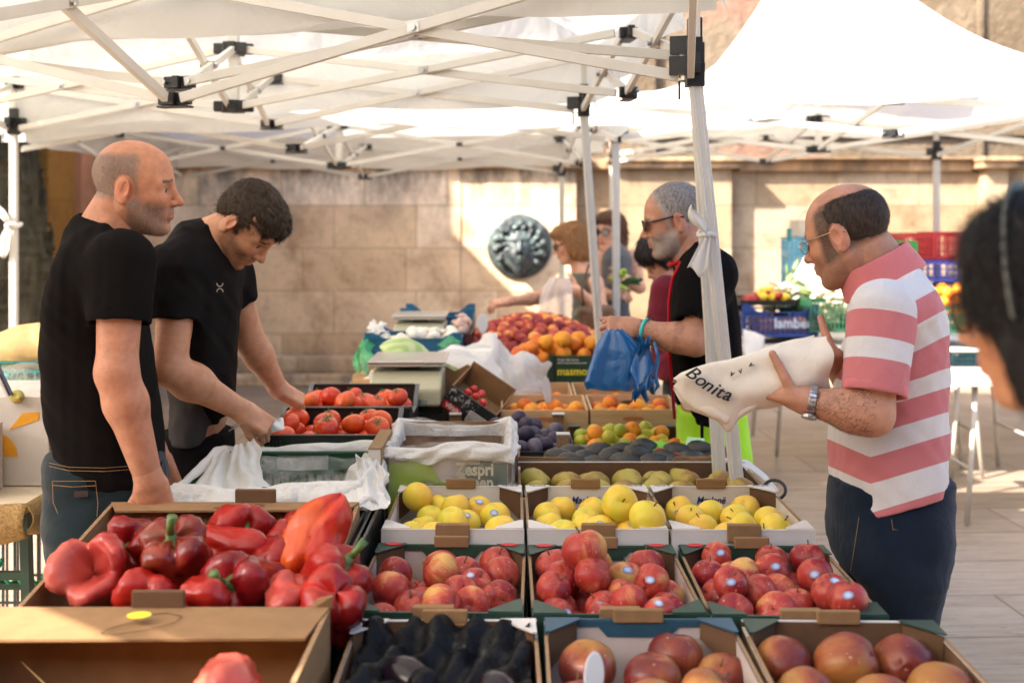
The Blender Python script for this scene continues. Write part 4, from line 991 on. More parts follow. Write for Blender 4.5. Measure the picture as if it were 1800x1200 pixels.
# printed card lying on the avocados
G_ = empty("printed_card", "bright green printed card with avocado pictures lying on the avocado crate", "printed card", at(1180,790,3.86)); G_.rotation_euler = (R(18), R(7), R(-12))
mb = MB(); mb.prism([(-.125,.03),(-.05,-.055),(.105,-.062),(.11,.02),(.085,.07),(.02,.05)], (0,0,0), (1,0,0), (0,1,0), .003); mb.build("sheet", simple("bright green print", (.22,.62,.06), .4, .15, 10), G_)
text("XXXXX!", .024, (-.005,-.022,.003), (0,0,R(-14)), M_REDINK, G_, "lettering", bold=.002)
mb = MB(); mb.lathe([(0,-.001),(.022,-.001),(.022,.001),(0,.001)], (.065,-.012,.003), 16); mb.lathe([(0,-.001),(.018,-.001),(.018,.001),(0,.001)], (.03,.035,.003), 16); mb.v = [(x,y,z) for x,y,z in mb.v]; mb.build("yellow_print", M_YINK, G_)
mb = MB(); mb.lathe([(0,-.001),(.009,-.001),(.009,.001),(0,.001)], (.065,-.012,.0052), 12); mb.lathe([(0,-.001),(.024,-.001),(.024,.001),(0,.001)], (.0,.018,.0022), 16); mb.build("dark_print", M_INKB, G_)
mb = MB(); mb.prism([(-.032,-.02),(.034,-.02),(.03,.022),(-.028,.018)], (.075,.035,.02), (1,0,0), (0,.8,.6), .002); mb.build("corner_label", simple("pale green print", (.5,.78,.42), .4), G_)

# ----- plums -----
def post_crate(name, label, X0, X1, Y0, Y1, z0, z1, zp, wallm, postm, capm, cat, low=None):
    C = empty(name, label, cat, ((X0+X1)/2, (Y0+Y1)/2, z0)); w, d = X1-X0, Y1-Y0; h = z1-z0
    for s in (-1,1):
        mb = MB(); mb.box((0,s*(d/2-.003),h/2), (w,.006,h)); mb.build("end_wall", wallm, C)
        mb = MB(); mb.box((s*(w/2-.003),0,h/2+.008), (.006,d-.014,h+.016)); mb.build("side_wall", wallm, C)
    mb = MB(); mb.box((0,0,.03), (w-.015,d-.015,.006)); mb.build("base", wallm, C)
    for sx in (-1,1):
        for sy in (-1,1):
            mb = MB(); mb.box((sx*(w/2-.026), sy*(d/2-.014), (zp-z0)/2), (.045,.022,zp-z0)); p = mb.build("corner_post", postm, C, bevel=.002)
            mb = MB(); mb.box((sx*(w/2-.026), sy*(d/2-.022), zp-z0+.003), (.047,.042,.004)); mb.build("cap", capm, p)
    return C
post_crate("plum_crate", "cardboard crate with wooden corner posts full of dark plums", -.245,.205,3.97,4.43,TB2,.835,.905, M_KRAFTD, M_CORR, M_WHT, "fruit crate")
plum = [apple_mesh("plum", M_PLUM, .029, 1.12, .05, 18, seed=i, lump=.02) for i in range(2)]
pts = pile(-.235,.195,3.99,4.41, TB2+.03, .029, 130, 31, zmax=lambda x, y: .90+.03*math.sin(x*11+1)-.03*(y < 4.06), K=60)
scatter("plum", plum, [p for p in pts if p[2] > .80], rot_any(1.2), "dark purple plum", "the plum crate", "plum", "dark plums", .05, .029)
# ----- greengages -----
GG = post_crate("greengage_crate", "low black-sided tray heaped with yellow-green plums", .215,.635,3.97,4.42,TB2,.835,.86, M_INKB, M_KRAFTD, M_KD, "fruit tray")
gg = [apple_mesh("greengage", M_GAGE, .027, .98, .07, 18, seed=i, lump=.02) for i in range(2)]
pts = pile(.222,.628,3.98,4.41, TB2+.03, .0275, 150, 41, zmax=lambda x, y: .91-.35*abs(x-.42)**1.5-.06*(y < 4.1), K=60)
pts = [p for p in pts if p[2] > .80]; r2 = random.Random(5); r2.shuffle(pts)
k = 13; sp_ = sorted(pts, key=lambda p: -p[2])
org = [p for i_, p in enumerate(sp_) if i_ % 4 == 1][:9]; rest = [p for p in pts if p not in org]
scatter("greengage", gg, rest, rot_any(1.0), "yellow-green plum", "the black-sided tray", "greengage", "yellow-green plums", .05, .027)
apr = [apple_mesh("apricot", M_APRI, .031, .97, .08, 20, seed=i, lump=.02) for i in range(3)]
scatter("apricot", apr, [(a,b,c,.031) for a,b,c,_ in org], rot_any(1.0), "orange apricot", "the yellow plum tray", "apricot", "apricots among the yellow-green plums", .05, .031)
# ----- wooden apricot crates -----
M_PINE = simple("pale pine wood", (.56,.35,.18), .7, .12, 8, .15, 60, stretch=(1,8,8))
def wood_crate(label, X0, X1, Y0, Y1, z0, z1, zb):
    C = empty("wooden_crate", label, "wooden crate", ((X0+X1)/2, (Y0+Y1)/2, z0), 0, "pale wooden apricot crates"); w, d = X1-X0, Y1-Y0
    for sx in (-1, 1):     # two thin boards with a joint
        for s, zz in ((-1, z1), (1, zb)):
            mb = MB(); mb.box((sx*w/4, s*(d/2-.004), (zz-z0)/2+.004), (w/2-.0015,.008,zz-z0-.008)); mb.build("end_board", M_PINE, C, bevel=.0012)
    for s in (-1,1):
        mb = MB(); mb.prism([(-d/2+.009,0),(d/2-.009,0),(d/2-.009,zb-z0),(-d/2+.009,z1-z0)], (s*(w/2-.004),0,0), (0,1,0), (0,0,1), .008); mb.build("side_board", M_PINE, C)
        mb = MB(); mb.prism([(0,0),(.03,0),(0,.03)], (s*(w/2-.009)-(.03 if s > 0 else 0)*0, -d/2+.02, z1-z0-.04), (-s,0,0), (0,1,0), .06); mb.build("corner_block", M_PINE, C)
    mb = MB(); mb.box((0,0,.02), (w-.02,d-.02,.006)); mb.build("base", M_PINE, C)
    for s in (-1, 1):
        mb = MB(); k = 14; mb.prism([(.034*math.cos(2*math.pi*i/k)**1*(1)+(.012 if math.cos(2*math.pi*i/k) > 0 else -.012), .008*math.sin(2*math.pi*i/k)) for i in range(k)], (s*w*0+.02*s, d/2-.0095, zb-z0-.03), (1,0,0), (0,0,1), .002); mb.build("slot_shade", M_KRAFTD, C) if s > 0 else None  # dark plate on the board, coloured as the shade of an open slot
    return C
for i, (x0,x1,y0,y1,z1,zb,n,wh) in enumerate(((-.045,.300,4.46,4.80,.912,.922,21,"nearer left"),(.308,.662,4.46,4.80,.914,.922,19,"nearer right"),(-.075,.262,4.83,5.20,.905,.918,9,"farther left"),(.27,.60,4.83,5.20,.905,.918,8,"farther right"))):
    C = wood_crate("pale wooden crate with apricots, the %s of four" % wh, x0,x1,y0,y1,TB2,z1,zb)
    if i < 2:
        mb = MB(); k = 14; mb.prism([(.030*math.cos(2*math.pi*q/k)+(.012 if math.cos(2*math.pi*q/k) > 0 else -.012), .0085*math.sin(2*math.pi*q/k)) for q in range(k)], ((.0,-.01)[i], -(y1-y0)/2-.0012, z1-TB2-.035), (1,0,0), (0,0,1), .002); mb.build("slot_shade", simple("slot shade", (.45,.16,.05), .8) if i == 0 else bpy.data.materials["slot shade"], C)  # no hole cut: the slot's inner shade is a coloured plate
    pts = pile(x0+.01, x1-.01, y0+.012, y1-.012, z1-.075 if i < 2 else z1-.085, .031, n, 51+i, zmax=lambda x, y: .98)
    scatter("apricot", apr, pts, rot_any(1.0), "orange apricot", "the %s wooden crate" % wh, "apricot", "apricots in the wooden crates", .05, .031)
marker(at(966,718,4.64), (R(-6),R(-6),R(62)), 1.5, "oval cream price marker standing in the left apricot crate")
marker(at(848,590,5.75), (R(-6),R(4),R(30)), 1.25, "oval cream price marker standing in front of the peach mound")

# ----- printed green box with big apricots -----
M_DG = simple("dark green fruit box", (.012,.055,.03), .5, .12, 10)
for k, (z0_, z1_) in enumerate(((TB2+.02,.892),(.895,1.028))):
    B = empty("fruit_box", ["lower printed dark green fruit box under the big apricots", "upper printed dark green fruit box heaped with big apricots"][k], "fruit box", (.42,5.50,z0_), 0, "printed dark green fruit boxes"); w = .49; d = .42; h = z1_-z0_
    for s in (-1,1):
        mb = MB(); mb.box((0,s*(d/2-.003),h/2), (w,.006,h)); mb.build("end_wall", M_DG, B)
        mb = MB(); mb.box((s*(w/2-.003),0,h/2), (.006,d-.014,h)); mb.build("side_wall", M_DG, B)
    mb = MB(); mb.box((0,0,.01), (w-.014,d-.014,.006)); mb.build("base", M_KRAFT, B)
    mb = MB(); mb.box((-w/2+.022,-d/2-.004,h/2), (.01,.003,h)); mb.build("fold_line", M_INKB, B)
    text("masmontseny", .052, (-w/2+.035,-d/2-.005,h*.45), (R(90),0,0), M_YINK, B, "lettering", align='LEFT', bold=.0012, sx=.92)
    for q, (tx, sz_) in enumerate((("Origin: Barcelona",.014),("www.masmontseny.com",.014))): text(tx, sz_, (-w/2+.035,-d/2-.005,h-.018-.014*q), (R(90),0,0), M_WINK, B, "small_lettering", align='LEFT')
    for xx in (.0,):
        mb = MB(); mb.lathe([(0,-.001),(.02,-.001),(.02,.001),(0,.001)], n=18, M=Matrix.Rotation(R(90),3,'X')); o = mb.build("yellow_fruit_print", M_YINK, B); o.location = (.035,-d/2-.005,h-.02)
        o2 = mb.build("red_fruit_print", M_REDINK, B); o2.location = (.053,-d/2-.0065,h-.04)
big = [apple_mesh("apricot", M_APRI, .037, .97, .08, 22, seed=i+5, lump=.02) for i in range(3)]
pts = pile(-.02,.66,5.30,5.70, lambda x, y: .985 if x > .16 else .90, .0375, 75, 61, zmax=lambda x, y: 1.145-.9*abs(x-.34)**2-.12*(y < 5.38), K=60)
scatter("apricot", big, [p for p in pts if p[2] > .95], rot_any(1.0), "big orange apricot", "the dark green box heap", "apricot", "big apricots", .055, .037)
# ----- peach mound -----
pc = [apple_mesh("peach", M_PEACH, .031, .96, .10, 18, seed=i, lump=.025) for i in range(4)]
PB = card_crate("peach_crate", "wide wooden-coloured crate buried under the peach mound", -.29,.555,5.76,6.68,TB2+.02,.97, M_KRAFT, M_KRAFT, M_WHT, caps=False, tabs=(0,0))
def mound(x, y):
    cx_ = .12; return .95+.155*max(0, 1-((x-cx_)/.40)**2)*max(0, 1-((y-6.32)/.62)**2)**.8
pts = []; r2 = random.Random(8)
for k in range(9000):
    x = r2.uniform(-.26,.55); y = r2.uniform(5.78,6.63); z = mound(x, y)+.012
    if z < .972: continue
    r = .032*r2.uniform(.9,1.12)
    if all((x-a)**2+(y-b)**2+(z-c)**2 > (1.72*.031)**2 for a,b,c,_ in pts): pts.append((x,y,z,r))
    if len(pts) > 240: break
scatter("peach", pc, pts, rot_any(1.3), "red-blushed peach", "the peach mound", "peach", "peaches in the mound", .05, .031)
mbm = MB()
def und(s, t_): 
    x = -.28+.82*s; y = 5.8+.86*t_
    return (x, y, mound(x, y)-.012)
mbm.grid(und, 24, 24); o = mbm.build("peach_bed", M_PEACH, None, smooth=True); tag(o, "inner mass of peaches filling the mound under the visible ones", "peaches", kind="stuff")
# ================= lattice plastic crates =================
def plastic(name, c, rough=.42): return simple(name, c, rough, .08, 12, .05, 60)
M_PBLK = plastic("black crate plastic", (.012,.012,.012)); M_PGRN = plastic("dark green crate plastic", (.02,.09,.045)); M_PBLU = plastic("blue crate plastic", (.015,.05,.22))
M_PLBL = plastic("light blue crate plastic", (.16,.50,.72)); M_PRED = plastic("red crate plastic", (.62,.05,.06)); M_PLGR = plastic("bright green crate plastic", (.05,.38,.10))
M_PVIO = plastic("violet blue crate plastic", (.12,.13,.60)); M_PTEAL = plastic("teal crate plastic", (.03,.25,.28)); M_PTRAY = plastic("petrol blue tray plastic", (.01,.11,.22))
def lattice_crate(label, X0, X1, Y0, Y1, z0, z1, mat, nb=11, solid_top=.03, ears=0, group=None, rz=0, low=0, hand=True, rows=2, name="plastic_crate", wins=None):
    C = empty(name, label, "plastic crate", ((X0+X1)/2, (Y0+Y1)/2, z0), rz, group); w, d, h = X1-X0, Y1-Y0, z1-z0
    def side(a, b, nm, hh, n, hand):
        a = Vector(a); b = Vector(b); u = (b-a); L = u.length; u.normalize(); mb = MB(); t = .008; ang = math.atan2(u.y, u.x)
        def bar(s0, s1, za, zb, tt=t): mb.box(a+u*(s0+s1)/2*L+Vector((0,0,(za+zb)/2)), ((s1-s0)*L, tt, zb-za), rz=ang)
        st = solid_top
        if hand:
            bar(0,.32,hh-st,hh); bar(.68,1,hh-st,hh); bar(.32,.68,hh-.010,hh)
        else: bar(0,1,hh-st,hh)
        bar(0,1,hh-.006,hh,.02); bar(0,1,0,.02)
        for k in range(1, rows): bar(0,1,(hh-st)*k/rows-.004,(hh-st)*k/rows+.004, t*.9)
        if hand: bar(.30,.70,hh-st-.012,hh-st)
        for k in range(n+1):
            s_ = k/n; bar(max(0,s_-.004/L), min(1,s_+.004/L), .02, hh-st, t*.95)
        mb.build(nm, mat, C)
    x, y = w/2-.005, d/2-.005
    side((-x,-y,0),(x,-y,0),"long_side",h-low,nb,hand); side((-x,y,0),(x,y,0),"long_side",h,nb,hand)
    nn = max(4, int(nb*d/w)); side((-x,-y+.008,0),(-x,y-.008,0),"short_side",h-low*.5,nn,False); side((x,-y+.008,0),(x,y-.008,0),"short_side",h-low*.5,nn,False)
    for sx in (-1,1):
        for sy in (-1,1):
            mb = MB(); mb.box((sx*x, sy*y, (h+ears)/2), (.018,.018,h+ears))
            if ears: mb.prism([(0,0),(.09,0),(.03,ears),(0,ears)], (sx*x, sy*y, h), (-sx,0,0), (0,0,1), .012)
            mb.build("corner_post", mat, C, bevel=.002)
    mb = MB(); mb.box((0,0,.012), (w-.03,d-.03,.006)); mb.build("base", mat, C); return C

# ----- solid-walled tomato crates -----
def tomato_crate(label, X0, X1, Y0, Y1, z0, z1):
    C = empty("tomato_crate", label, "plastic crate", ((X0+X1)/2, (Y0+Y1)/2, z0), 0, "black tomato crates"); w, d, h = X1-X0, Y1-Y0, z1-z0
    for s, hh in ((-1, h-.025), (1, h)):
        y = s*(d/2-.004); mb = MB(); a, b = .30*w, .16*w
        mb.box((-w/2+w*.15+.004, y, hh/2), (w*.30,.008,hh)); mb.box((w/2-w*.15-.004, y, hh/2), (w*.30,.008,hh))
        mb.box((0,y,hh-.019), (w*.41,.008,.038)); mb.box((0,y,hh*.26), (w*.41,.008,hh*.5)) if s > 0 else mb.box((0,y,.02), (w*.41,.008,.04))
        mb.box((0, y-s*.002, hh+.001), (w-.03,.02,.006)); mb.build("end_wall", M_PBLK, C, bevel=.0015)
        for sx in (-1,1):
            mb = MB()
            for q in range(4): mb.box((sx*(w/2-.03-.012*q), -d/2-.003 if s < 0 else d/2+.003, hh*.5), (.003,.006,hh*.85))
            mb.build("rib", M_PBLK, C)
    M_EDG = simple("worn grey crate edge", (.10,.10,.10), .4, .2, 20)
    for s in (-1,1):
        mb = MB(); mb.prism([(-d/2+.009,0),(d/2-.009,0),(d/2-.009,h),(d/2-.07,h-.03),(d/2-.12,h-.065),(-d/2+.1,h-.065),(-d/2+.05,h-.03),(-d/2+.009,h-.028)], (s*(w/2-.004),0,0), (0,1,0), (0,0,1), .008); p = mb.build("side_wall", M_PBLK, C)
        mb = MB()
        for (ya,za),(yb,zb) in zip([(d/2-.009,h),(d/2-.07,h-.03),(d/2-.12,h-.065),(-d/2+.1,h-.065),(-d/2+.05,h-.03)], [(d/2-.07,h-.03),(d/2-.12,h-.065),(-d/2+.1,h-.065),(-d/2+.05,h-.03),(-d/2+.009,h-.026)]): mb.beam((s*(w/2-.004),ya,za+.002), (s*(w/2-.004),yb,zb+.002), .016, .005)
        mb.build("rim", M_EDG, p)
    mb = MB(); mb.box((0,0,.02), (w-.02,d-.02,.006)); mb.build("base", M_PBLK, C); return C
tomato_crate("front black plastic crate of tomatoes with hand slots, nearer the young man's hands", -.790,-.378,3.56,3.95,TB2+.06,1.005)
tomato_crate("rear black plastic crate of tomatoes between the front one and the scale", -.775,-.360,4.00,4.40,TB2+.09,1.022)
tom = [apple_mesh("tomato", M_TOM, .042, .80, .10, 26, seed=i, lump=.035) for i in range(3)]
mbk = MB()
for k in range(6):
    a = k*math.pi/3; mbk.add([(0,0,.029),(.007*math.cos(a+.5),.007*math.sin(a+.5),.031),(.022*math.cos(a),.022*math.sin(a),.036),(.007*math.cos(a-.5),.007*math.sin(a-.5),.031)], [(0,1,2,3)])
mbk.tube([(0,0,.028),(.002,0,.036),(.006,.002,.043)], .002, 6); caly = mbk.mesh("calyx", M_GSTEM)
for i, (x0,x1,y0,y1,z,n,wh,zm) in enumerate(((-.785,-.385,3.57,3.93,TB2+.10,120,"the front tomato crate",1.035),(-.77,-.365,4.01,4.38,TB2+.12,80,"the rear tomato crate",1.055))):
    pts = pile(x0+.004,x1-.004,y0,y1,z,.041,n,71+i, zmax=lambda x, y, zm=zm: zm, K=90)
    scatter("tomato", tom, pts, rot_any(.35), "ripe red tomato", wh, "tomato", "tomatoes", .06, .042, caly, None, 0, 30+i)
for i, (px, py, Y, r) in enumerate(((560,700,4.15,.045),(655,695,4.15,.048),(684,705,4.1,.045))):
    pass
# support under the tomato crates
lattice_crate("empty black crate turned over under the front tomato crate", -.79,-.38,3.56,3.95,TB2,TB2+.057,M_PBLK,8,hand=False,rows=1)
lattice_crate("empty black crate turned over under the rear tomato crate", -.775,-.36,4.0,4.4,TB2,TB2+.087,M_PBLK,8,hand=False,rows=1)

# ----- lattice basket with film -----
lattice_crate("green-black lattice crate half covered with milky plastic", -.845,-.405,2.93,3.40,TB1,.965,M_PGRN,17,.055,rows=2)
M_GFILM = film("bright green plastic film", (.10,.62,.26), .25, .5, .3, 20, .8, .1)
M_GSACK = simple("pale green plastic sack", (.25,.70,.42), .5, .25, 7, .5, 12)  # the sack's own pale green
def sheet(name, label, P, bul, mat, nu=40, nv=40, amp=.012, f=(9,14), seed=0, cat="plastic sheet", solid=0, parent=None, edge=.0):
    """bilinear patch P00,P10,P01,P11 with a bulge and wrinkles"""
    P = [Vector(p) for p in P]; bul = Vector(bul); r2 = random.Random(seed); ph = [r2.uniform(0,6) for _ in range(10)]
    nrm = (P[1]-P[0]).cross(P[2]-P[0]).normalized(); mb = MB()
    du = (P[1]-P[0]).normalized(); dv = (P[2]-P[0]).normalized()
    def fn(s, t_):
        p = (P[0]*(1-s)+P[1]*s)*(1-t_)+(P[2]*(1-s)+P[3]*s)*t_+bul*(4*s*(1-s)*4*t_*(1-t_))**.7
        w = math.sin(f[0]*s+3*t_+ph[0]+1.5*math.sin(4*t_+ph[1]))*.6+math.sin(f[1]*t_-4*s+ph[2]+1.2*math.sin(5*s+ph[3]))*.5+math.sin(2.3*f[0]*s+2*f[1]*t_+ph[4]+2*math.sin(3*s-4*t_))*.35
        e = edge*(math.sin(13*s+ph[5])+math.sin(29*s+ph[6])*.5) if edge else 0
        e2 = edge*(math.sin(11*t_+ph[7])+math.sin(23*t_+ph[8])*.5) if edge else 0
        return p+nrm*w*amp+dv*e*(2*t_-1)+du*e2*(2*s-1)
    mb.grid(fn, nu, nv); o = mb.build(name, mat, parent, smooth=True, solid=solid)
    if label: tag(o, label, cat)
    return o
sheet("plastic_sack", "pale green plastic sack pushed against the back of the lattice crate", [(-.80,3.43,.80),(-.43,3.43,.80),(-.80,3.43,.975),(-.43,3.43,.955)], (0,.03,0), M_GSACK, amp=.006, cat="plastic sack", solid=.002, seed=2)
film_tube("plastic_liner", "crumpled milky plastic folded over the lattice crate rim", -.86,-.39,2.90,3.42,.972,.86,.90,.03, M_FILMW, 21, wob=.03)
sheet("plastic_sheet", "milky plastic draped off the left end of the lattice crate", [at(262,893,2.86),at(480,892,2.86),at(385,800,3.35),at(450,776,3.38)], (0,-.06,.03), M_FILMW, 60, 50, .014, (16,7), 3, edge=.006)
sheet("plastic_sheet", "milky plastic bunched at the right end of the lattice crate", [at(575,893,2.84),at(684,880,2.86),at(625,800,3.36),at(680,820,3.3)], (.02,-.07,.03), M_FILMW, 50, 50, .014, (11,9), 8, edge=.006)
sheet("plastic_sheet", "clear plastic stretched across the front of the lattice crate", [at(455,888,2.88),at(600,888,2.88),at(420,800,3.36),at(640,805,3.36)], (0,0,-.05), M_FILM, 50, 40, .01, (8,5), 4, edge=.004)
sheet("plastic_sheet", "rolled plastic along the back rim of the pepper box", [at(262,893,2.845),at(680,893,2.845),at(270,872,2.90),at(678,868,2.90)], (0,-.0,.03), M_FILMW, 90, 16, .008, (40,4), 9, edge=.004)
B_ = empty("printed_carton", "narrow white carton end with a red letter m beside the lattice crate", "carton", (-.393,3.40,TB1))
mb = MB(); mb.box((0,0,.165), (.036,.30,.33)); mb.build("body", M_WHT, B_); mb = MB(); mb.box((.019,0,.167), (.003,.30,.334)); mb.box((0,0,.3325), (.036,.30,.003)); mb.build("cut_edge", M_CORR, B_)
mb = MB(); mb.box((.002,-.1515,.245), (.024,.002,.046)); mb.build("red_print", simple("dark red ink", (.42,.01,.02), .5), B_)
text("m", .042, (.0,-.1535,.262), (R(90),0,0), M_WHT, B_, bold=.002); text("9", .025, (.008,-.1520,.165), (R(90),0,0), M_REDINK, B_)
lattice_crate("black lattice crate standing end-on between the pepper box and red apples", -.385,-.345,2.30,3.05,TB1,.92,M_PBLK,3,.02,hand=False,rows=3)

# ----- pepper boxes -----
def carton(label, X0, X1, Y0, Y1, z0, z1, backflap=.13, frontflap=0, rightflap=0, rz=0, tabx=0.1, lowfront=1.0):
    C = empty("pepper_box", label, "cardboard box", ((X0+X1)/2, (Y0+Y1)/2, z0), rz, "brown pepper boxes"); w, d, h = X1-X0, Y1-Y0, z1-z0
    for s in (-1,1):
        hh = h*(lowfront if s < 0 else 1); mb = MB(); mb.box((0,s*(d/2-.004),hh/2), (w,.008,hh)); mb.build("end_wall", M_KRAFT, C)
        mb = MB(); mb.prism([(-d/2+.009,0),(d/2-.009,0),(d/2-.009,h),(-d/2+.009,h*(lowfront if lowfront < 1 else 1))], (s*(w/2-.004),0,0), (0,1,0), (0,0,1), .008); p = mb.build("side_wall", M_KRAFT, C)
        mb = MB(); mb.beam((s*(w/2-.004),-d/2+.01,h*lowfront+.002), (s*(w/2-.004),d/2-.01,h+.002), .009, .003); mb.build("cut_edge", M_CORR, p)
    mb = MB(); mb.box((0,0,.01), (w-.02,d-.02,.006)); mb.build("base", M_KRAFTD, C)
    if backflap:
        mb = MB(); mb.add([(-w/2+.03,d/2-.005-backflap,h-.002),(w/2-.02,d/2-.005-backflap,h+.001),(w/2,d/2-.004,h+.005),(-w/2,d/2-.004,h+.005)], [(0,1,2,3)]); f_ = mb.build("flap", M_KRAFT, C, solid=.005)
        mb = MB(); mb.box((tabx, d/2-.004, h+.022), (.10,.012,.034)); mb.build("tab", M_KRAFTD, C, bevel=.003)
        r2 = random.Random(int(w*1000)+int(h*977)); mb = MB()
        for k in (3,):
            cx = -w/2+.08+k*(w-.16)/6; pts = [(cx+.05*math.sin(q*.9+k)+.02*q*.3, d/2-.02-backflap*(.12+.75*(.5+.5*math.sin(q*.7+k*2))), h+.0078) for q in range(9)]; mb.tube(pts, .0009, 4)
        mb.build("line_print", M_KRAFTD, f_)
    return C
NB = carton("nearest brown pepper box at the bottom left with folded top flap", -1.035,-.345,1.56,2.16,TB1,.914,.15,tabx=.02)
mb = MB(); mb.lathe([(0,-.0006),(.018,-.0006),(.018,.0006),(0,.0006)], n=20); o = mb.build("yellow_sticker", M_YINK, NB); o.location = (.01,.215,.264); o.scale = (1.2,1,1)
mb = MB(); mb.add([(.3,.30,.24),(.345,.30,.24),(.352,.29,.275),(.32,.30,.265)], [(0,1,2,3)]); mb.build("torn_corner", M_KRAFT, NB, solid=.005)
mb = MB(); mb.add([(-.345,.30,.24),(-.27,.30,.24),(-.31,.30,.28)], [(0,1,2)]); mb.build("torn_corner", M_KRAFT, NB, solid=.005)
PBX = carton("brown cardboard box heaped with red peppers", -.985,-.375,2.22,2.80,TB1,.955,.055,tabx=.05,lowfront=.72)
M_PEP = fruit_mat("red pepper skin", [(.2, (.36,.014,.008)), (.5, (.24,.006,.006)), (.8, (.17,.004,.006))], rough=.3, coat=.5, bumpk=.6)
M_PEPO = fruit_mat("orange red pepper skin", [(.2, (.62,.09,.012)), (.5, (.52,.025,.008)), (.8, (.36,.012,.008))], rough=.28, coat=.5, bumpk=.6)
M_PEPB = fruit_mat("ripening pepper skin", [(.30, (.09,.10,.015)), (.45, (.16,.06,.012)), (.58, (.20,.022,.010)), (.8, (.14,.008,.008))], rough=.24, coat=.6, bumpk=.35, vert=0)
M_PEPP = fruit_mat("pale pink pepper skin", [(.2, (.48,.085,.06)), (.5, (.40,.045,.035)), (.8, (.26,.015,.015))], rough=.3, coat=.4, bumpk=.35)
def pepper_mesh(name, mat, L, r, lobes, seed, bend=.3, top=.05):
    rr = random.Random(seed); K = 30; n = 48; vs = []; ph = rr.uniform(0,6)
    for i in range(K+1):
        t_ = i/K; th = math.pi*t_
        prof = math.sin(th)**.55*(1-.28*t_+.10*math.sin(3*th))
        z = L*(.5-t_)
        for j in range(n):
            a = 2*math.pi*j/n; lb = abs(math.cos(lobes*(a+ph)/2+.15*math.sin(a)))**.6
            q = prof*r*(.80+.24*lb+.05*math.sin(2*a+ph)+.04*math.sin(5*a+9*t_+ph))
            q *= 1+.035*math.sin(7*a+11*t_+ph)*math.sin(9*t_+2*ph)+.02*math.sin(17*a-23*t_)
            zz = z+(-top*math.exp(-(q/(r*.42))**2)*1.3+.018*lb if t_ < .5 else .014*lb*(-1)+.012)*1.0
            vs.append((q*math.cos(a)+bend*L*.5*(t_-.3)**2*2, q*math.sin(a), zz))
    mb = MB(); fs = [(i*n+j, (i+1)*n+j, (i+1)*n+(j+1) % n, i*n+(j+1) % n) for i in range(K) for j in range(n)]; mb.add(vs, fs)
    return mb.mesh(name, mat, True)
def pstem(L, top):
    mb = MB(); z = L*.5-top*1.25
    mb.lathe([(.001,z-.006),(.026,z+.004),(.022,z+.010),(.011,z+.018),(.009,z+.03)], n=12); mb.tube([(0,0,z+.02),(.004,0,z+.045),(.014,.004,z+.07)], [.009,.008,.011], 8); return mb.mesh("stem", simple("pepper stem", (.08,.14,.025), .45, .25, 20, coat=.2) if "pepper stem" not in bpy.data.materials else bpy.data.materials["pepper stem"], True)
peps = [("pale pink-red pepper with a gaping hollow at the far left of the box", M_PEPP, .135,.072,3, (162,1012,2.40), (R(55),R(-8),R(10)), 0, .07),
 ("red pepper with its green stem facing the camera, behind the pale one", M_PEP, .12,.062,4, (232,962,2.50), (R(75),R(0),R(-10)), 1, .035),
 ("brown-green ripening pepper with a thick bent green stem", M_PEPB, .125,.068,4, (312,980,2.38), (R(28),R(-6),R(0)), 1, .03),
 ("smooth red pepper at the back of the box next to the tab", M_PEP, .13,.06,3, (415,925,2.62), (R(80),R(75),R(25)), 1, .03),
 ("long red pepper slanting behind the ripening one", M_PEP, .20,.05,3, (395,965,2.52), (R(95),R(25),R(70)), 0, .03),
 ("bright orange-red pepper standing tall at the right of the box", M_PEPO, .17,.062,3, (552,945,2.48), (R(155),R(10),R(0)), 0, .03),
 ("wide red pepper lying in the middle front of the box", M_PEP, .15,.068,3, (430,1035,2.33), (R(50),R(-50),R(10)), 1, .03),
 ("dark glossy red pepper low at the right wall of the box", M_PEP, .16,.062,3, (572,1035,2.36), (R(35),R(15),R(60)), 1, .03),
 ("pinkish pepper with a green stalk at the right front of the box", M_PEPP, .13,.05,3, (505,1060,2.27), (R(100),R(-40),R(20)), 1, .03),
 ("dark red pepper half buried at the left front of the box", M_PEP, .14,.06,3, (265,1045,2.33), (R(90),R(60),R(0)), 0, .03),
 ("red pepper deep in the box under the tall orange one", M_PEP, .14,.06,3, (480,985,2.50), (R(90),R(10),R(50)), 0, .03),
 ("red pepper deep at the back right corner of the box", M_PEP, .14,.06,3, (520,960,2.65), (R(40),R(10),R(0)), 0, .03),
 ("dark red pepper under the middle front of the box", M_PEP, .15,.060,3, (352,1062,2.25), (R(85),R(75),R(12)), 0, .03),
 ("red pepper wedged against the right front corner of the box", M_PEP, .14,.060,3, (575,1075,2.25), (R(30),R(20),R(0)), 0, .03),
 ("red pepper tip showing from the nearest box at the bottom edge", M_PEPP, .17,.06,3, (400,1215,1.88), (R(90),R(80),R(10)), 0, .03)]
for i, (lab, m_, L, r, lb, (px,py,Y), rot, st, top) in enumerate(peps):
    L *= 1.22; r *= 1.30
    o = mesh_obj("pepper", pepper_mesh("pepper", m_, L, r, lb, i+3, .35, top), None, at(px,py,Y), rot); tag(o, lab, "pepper", "red peppers")
    if st: mesh_obj("stem", pstem(L, top), o)
o = sheet("paper_scrap", "small white and red paper scrap among the peppers", [at(255,1062,2.20),at(300,1064,2.20),at(262,1040,2.24),at(302,1046,2.24)], (0,0,.01), M_PINKW, 10, 8, .003, (6,5), 1, cat="paper scrap")

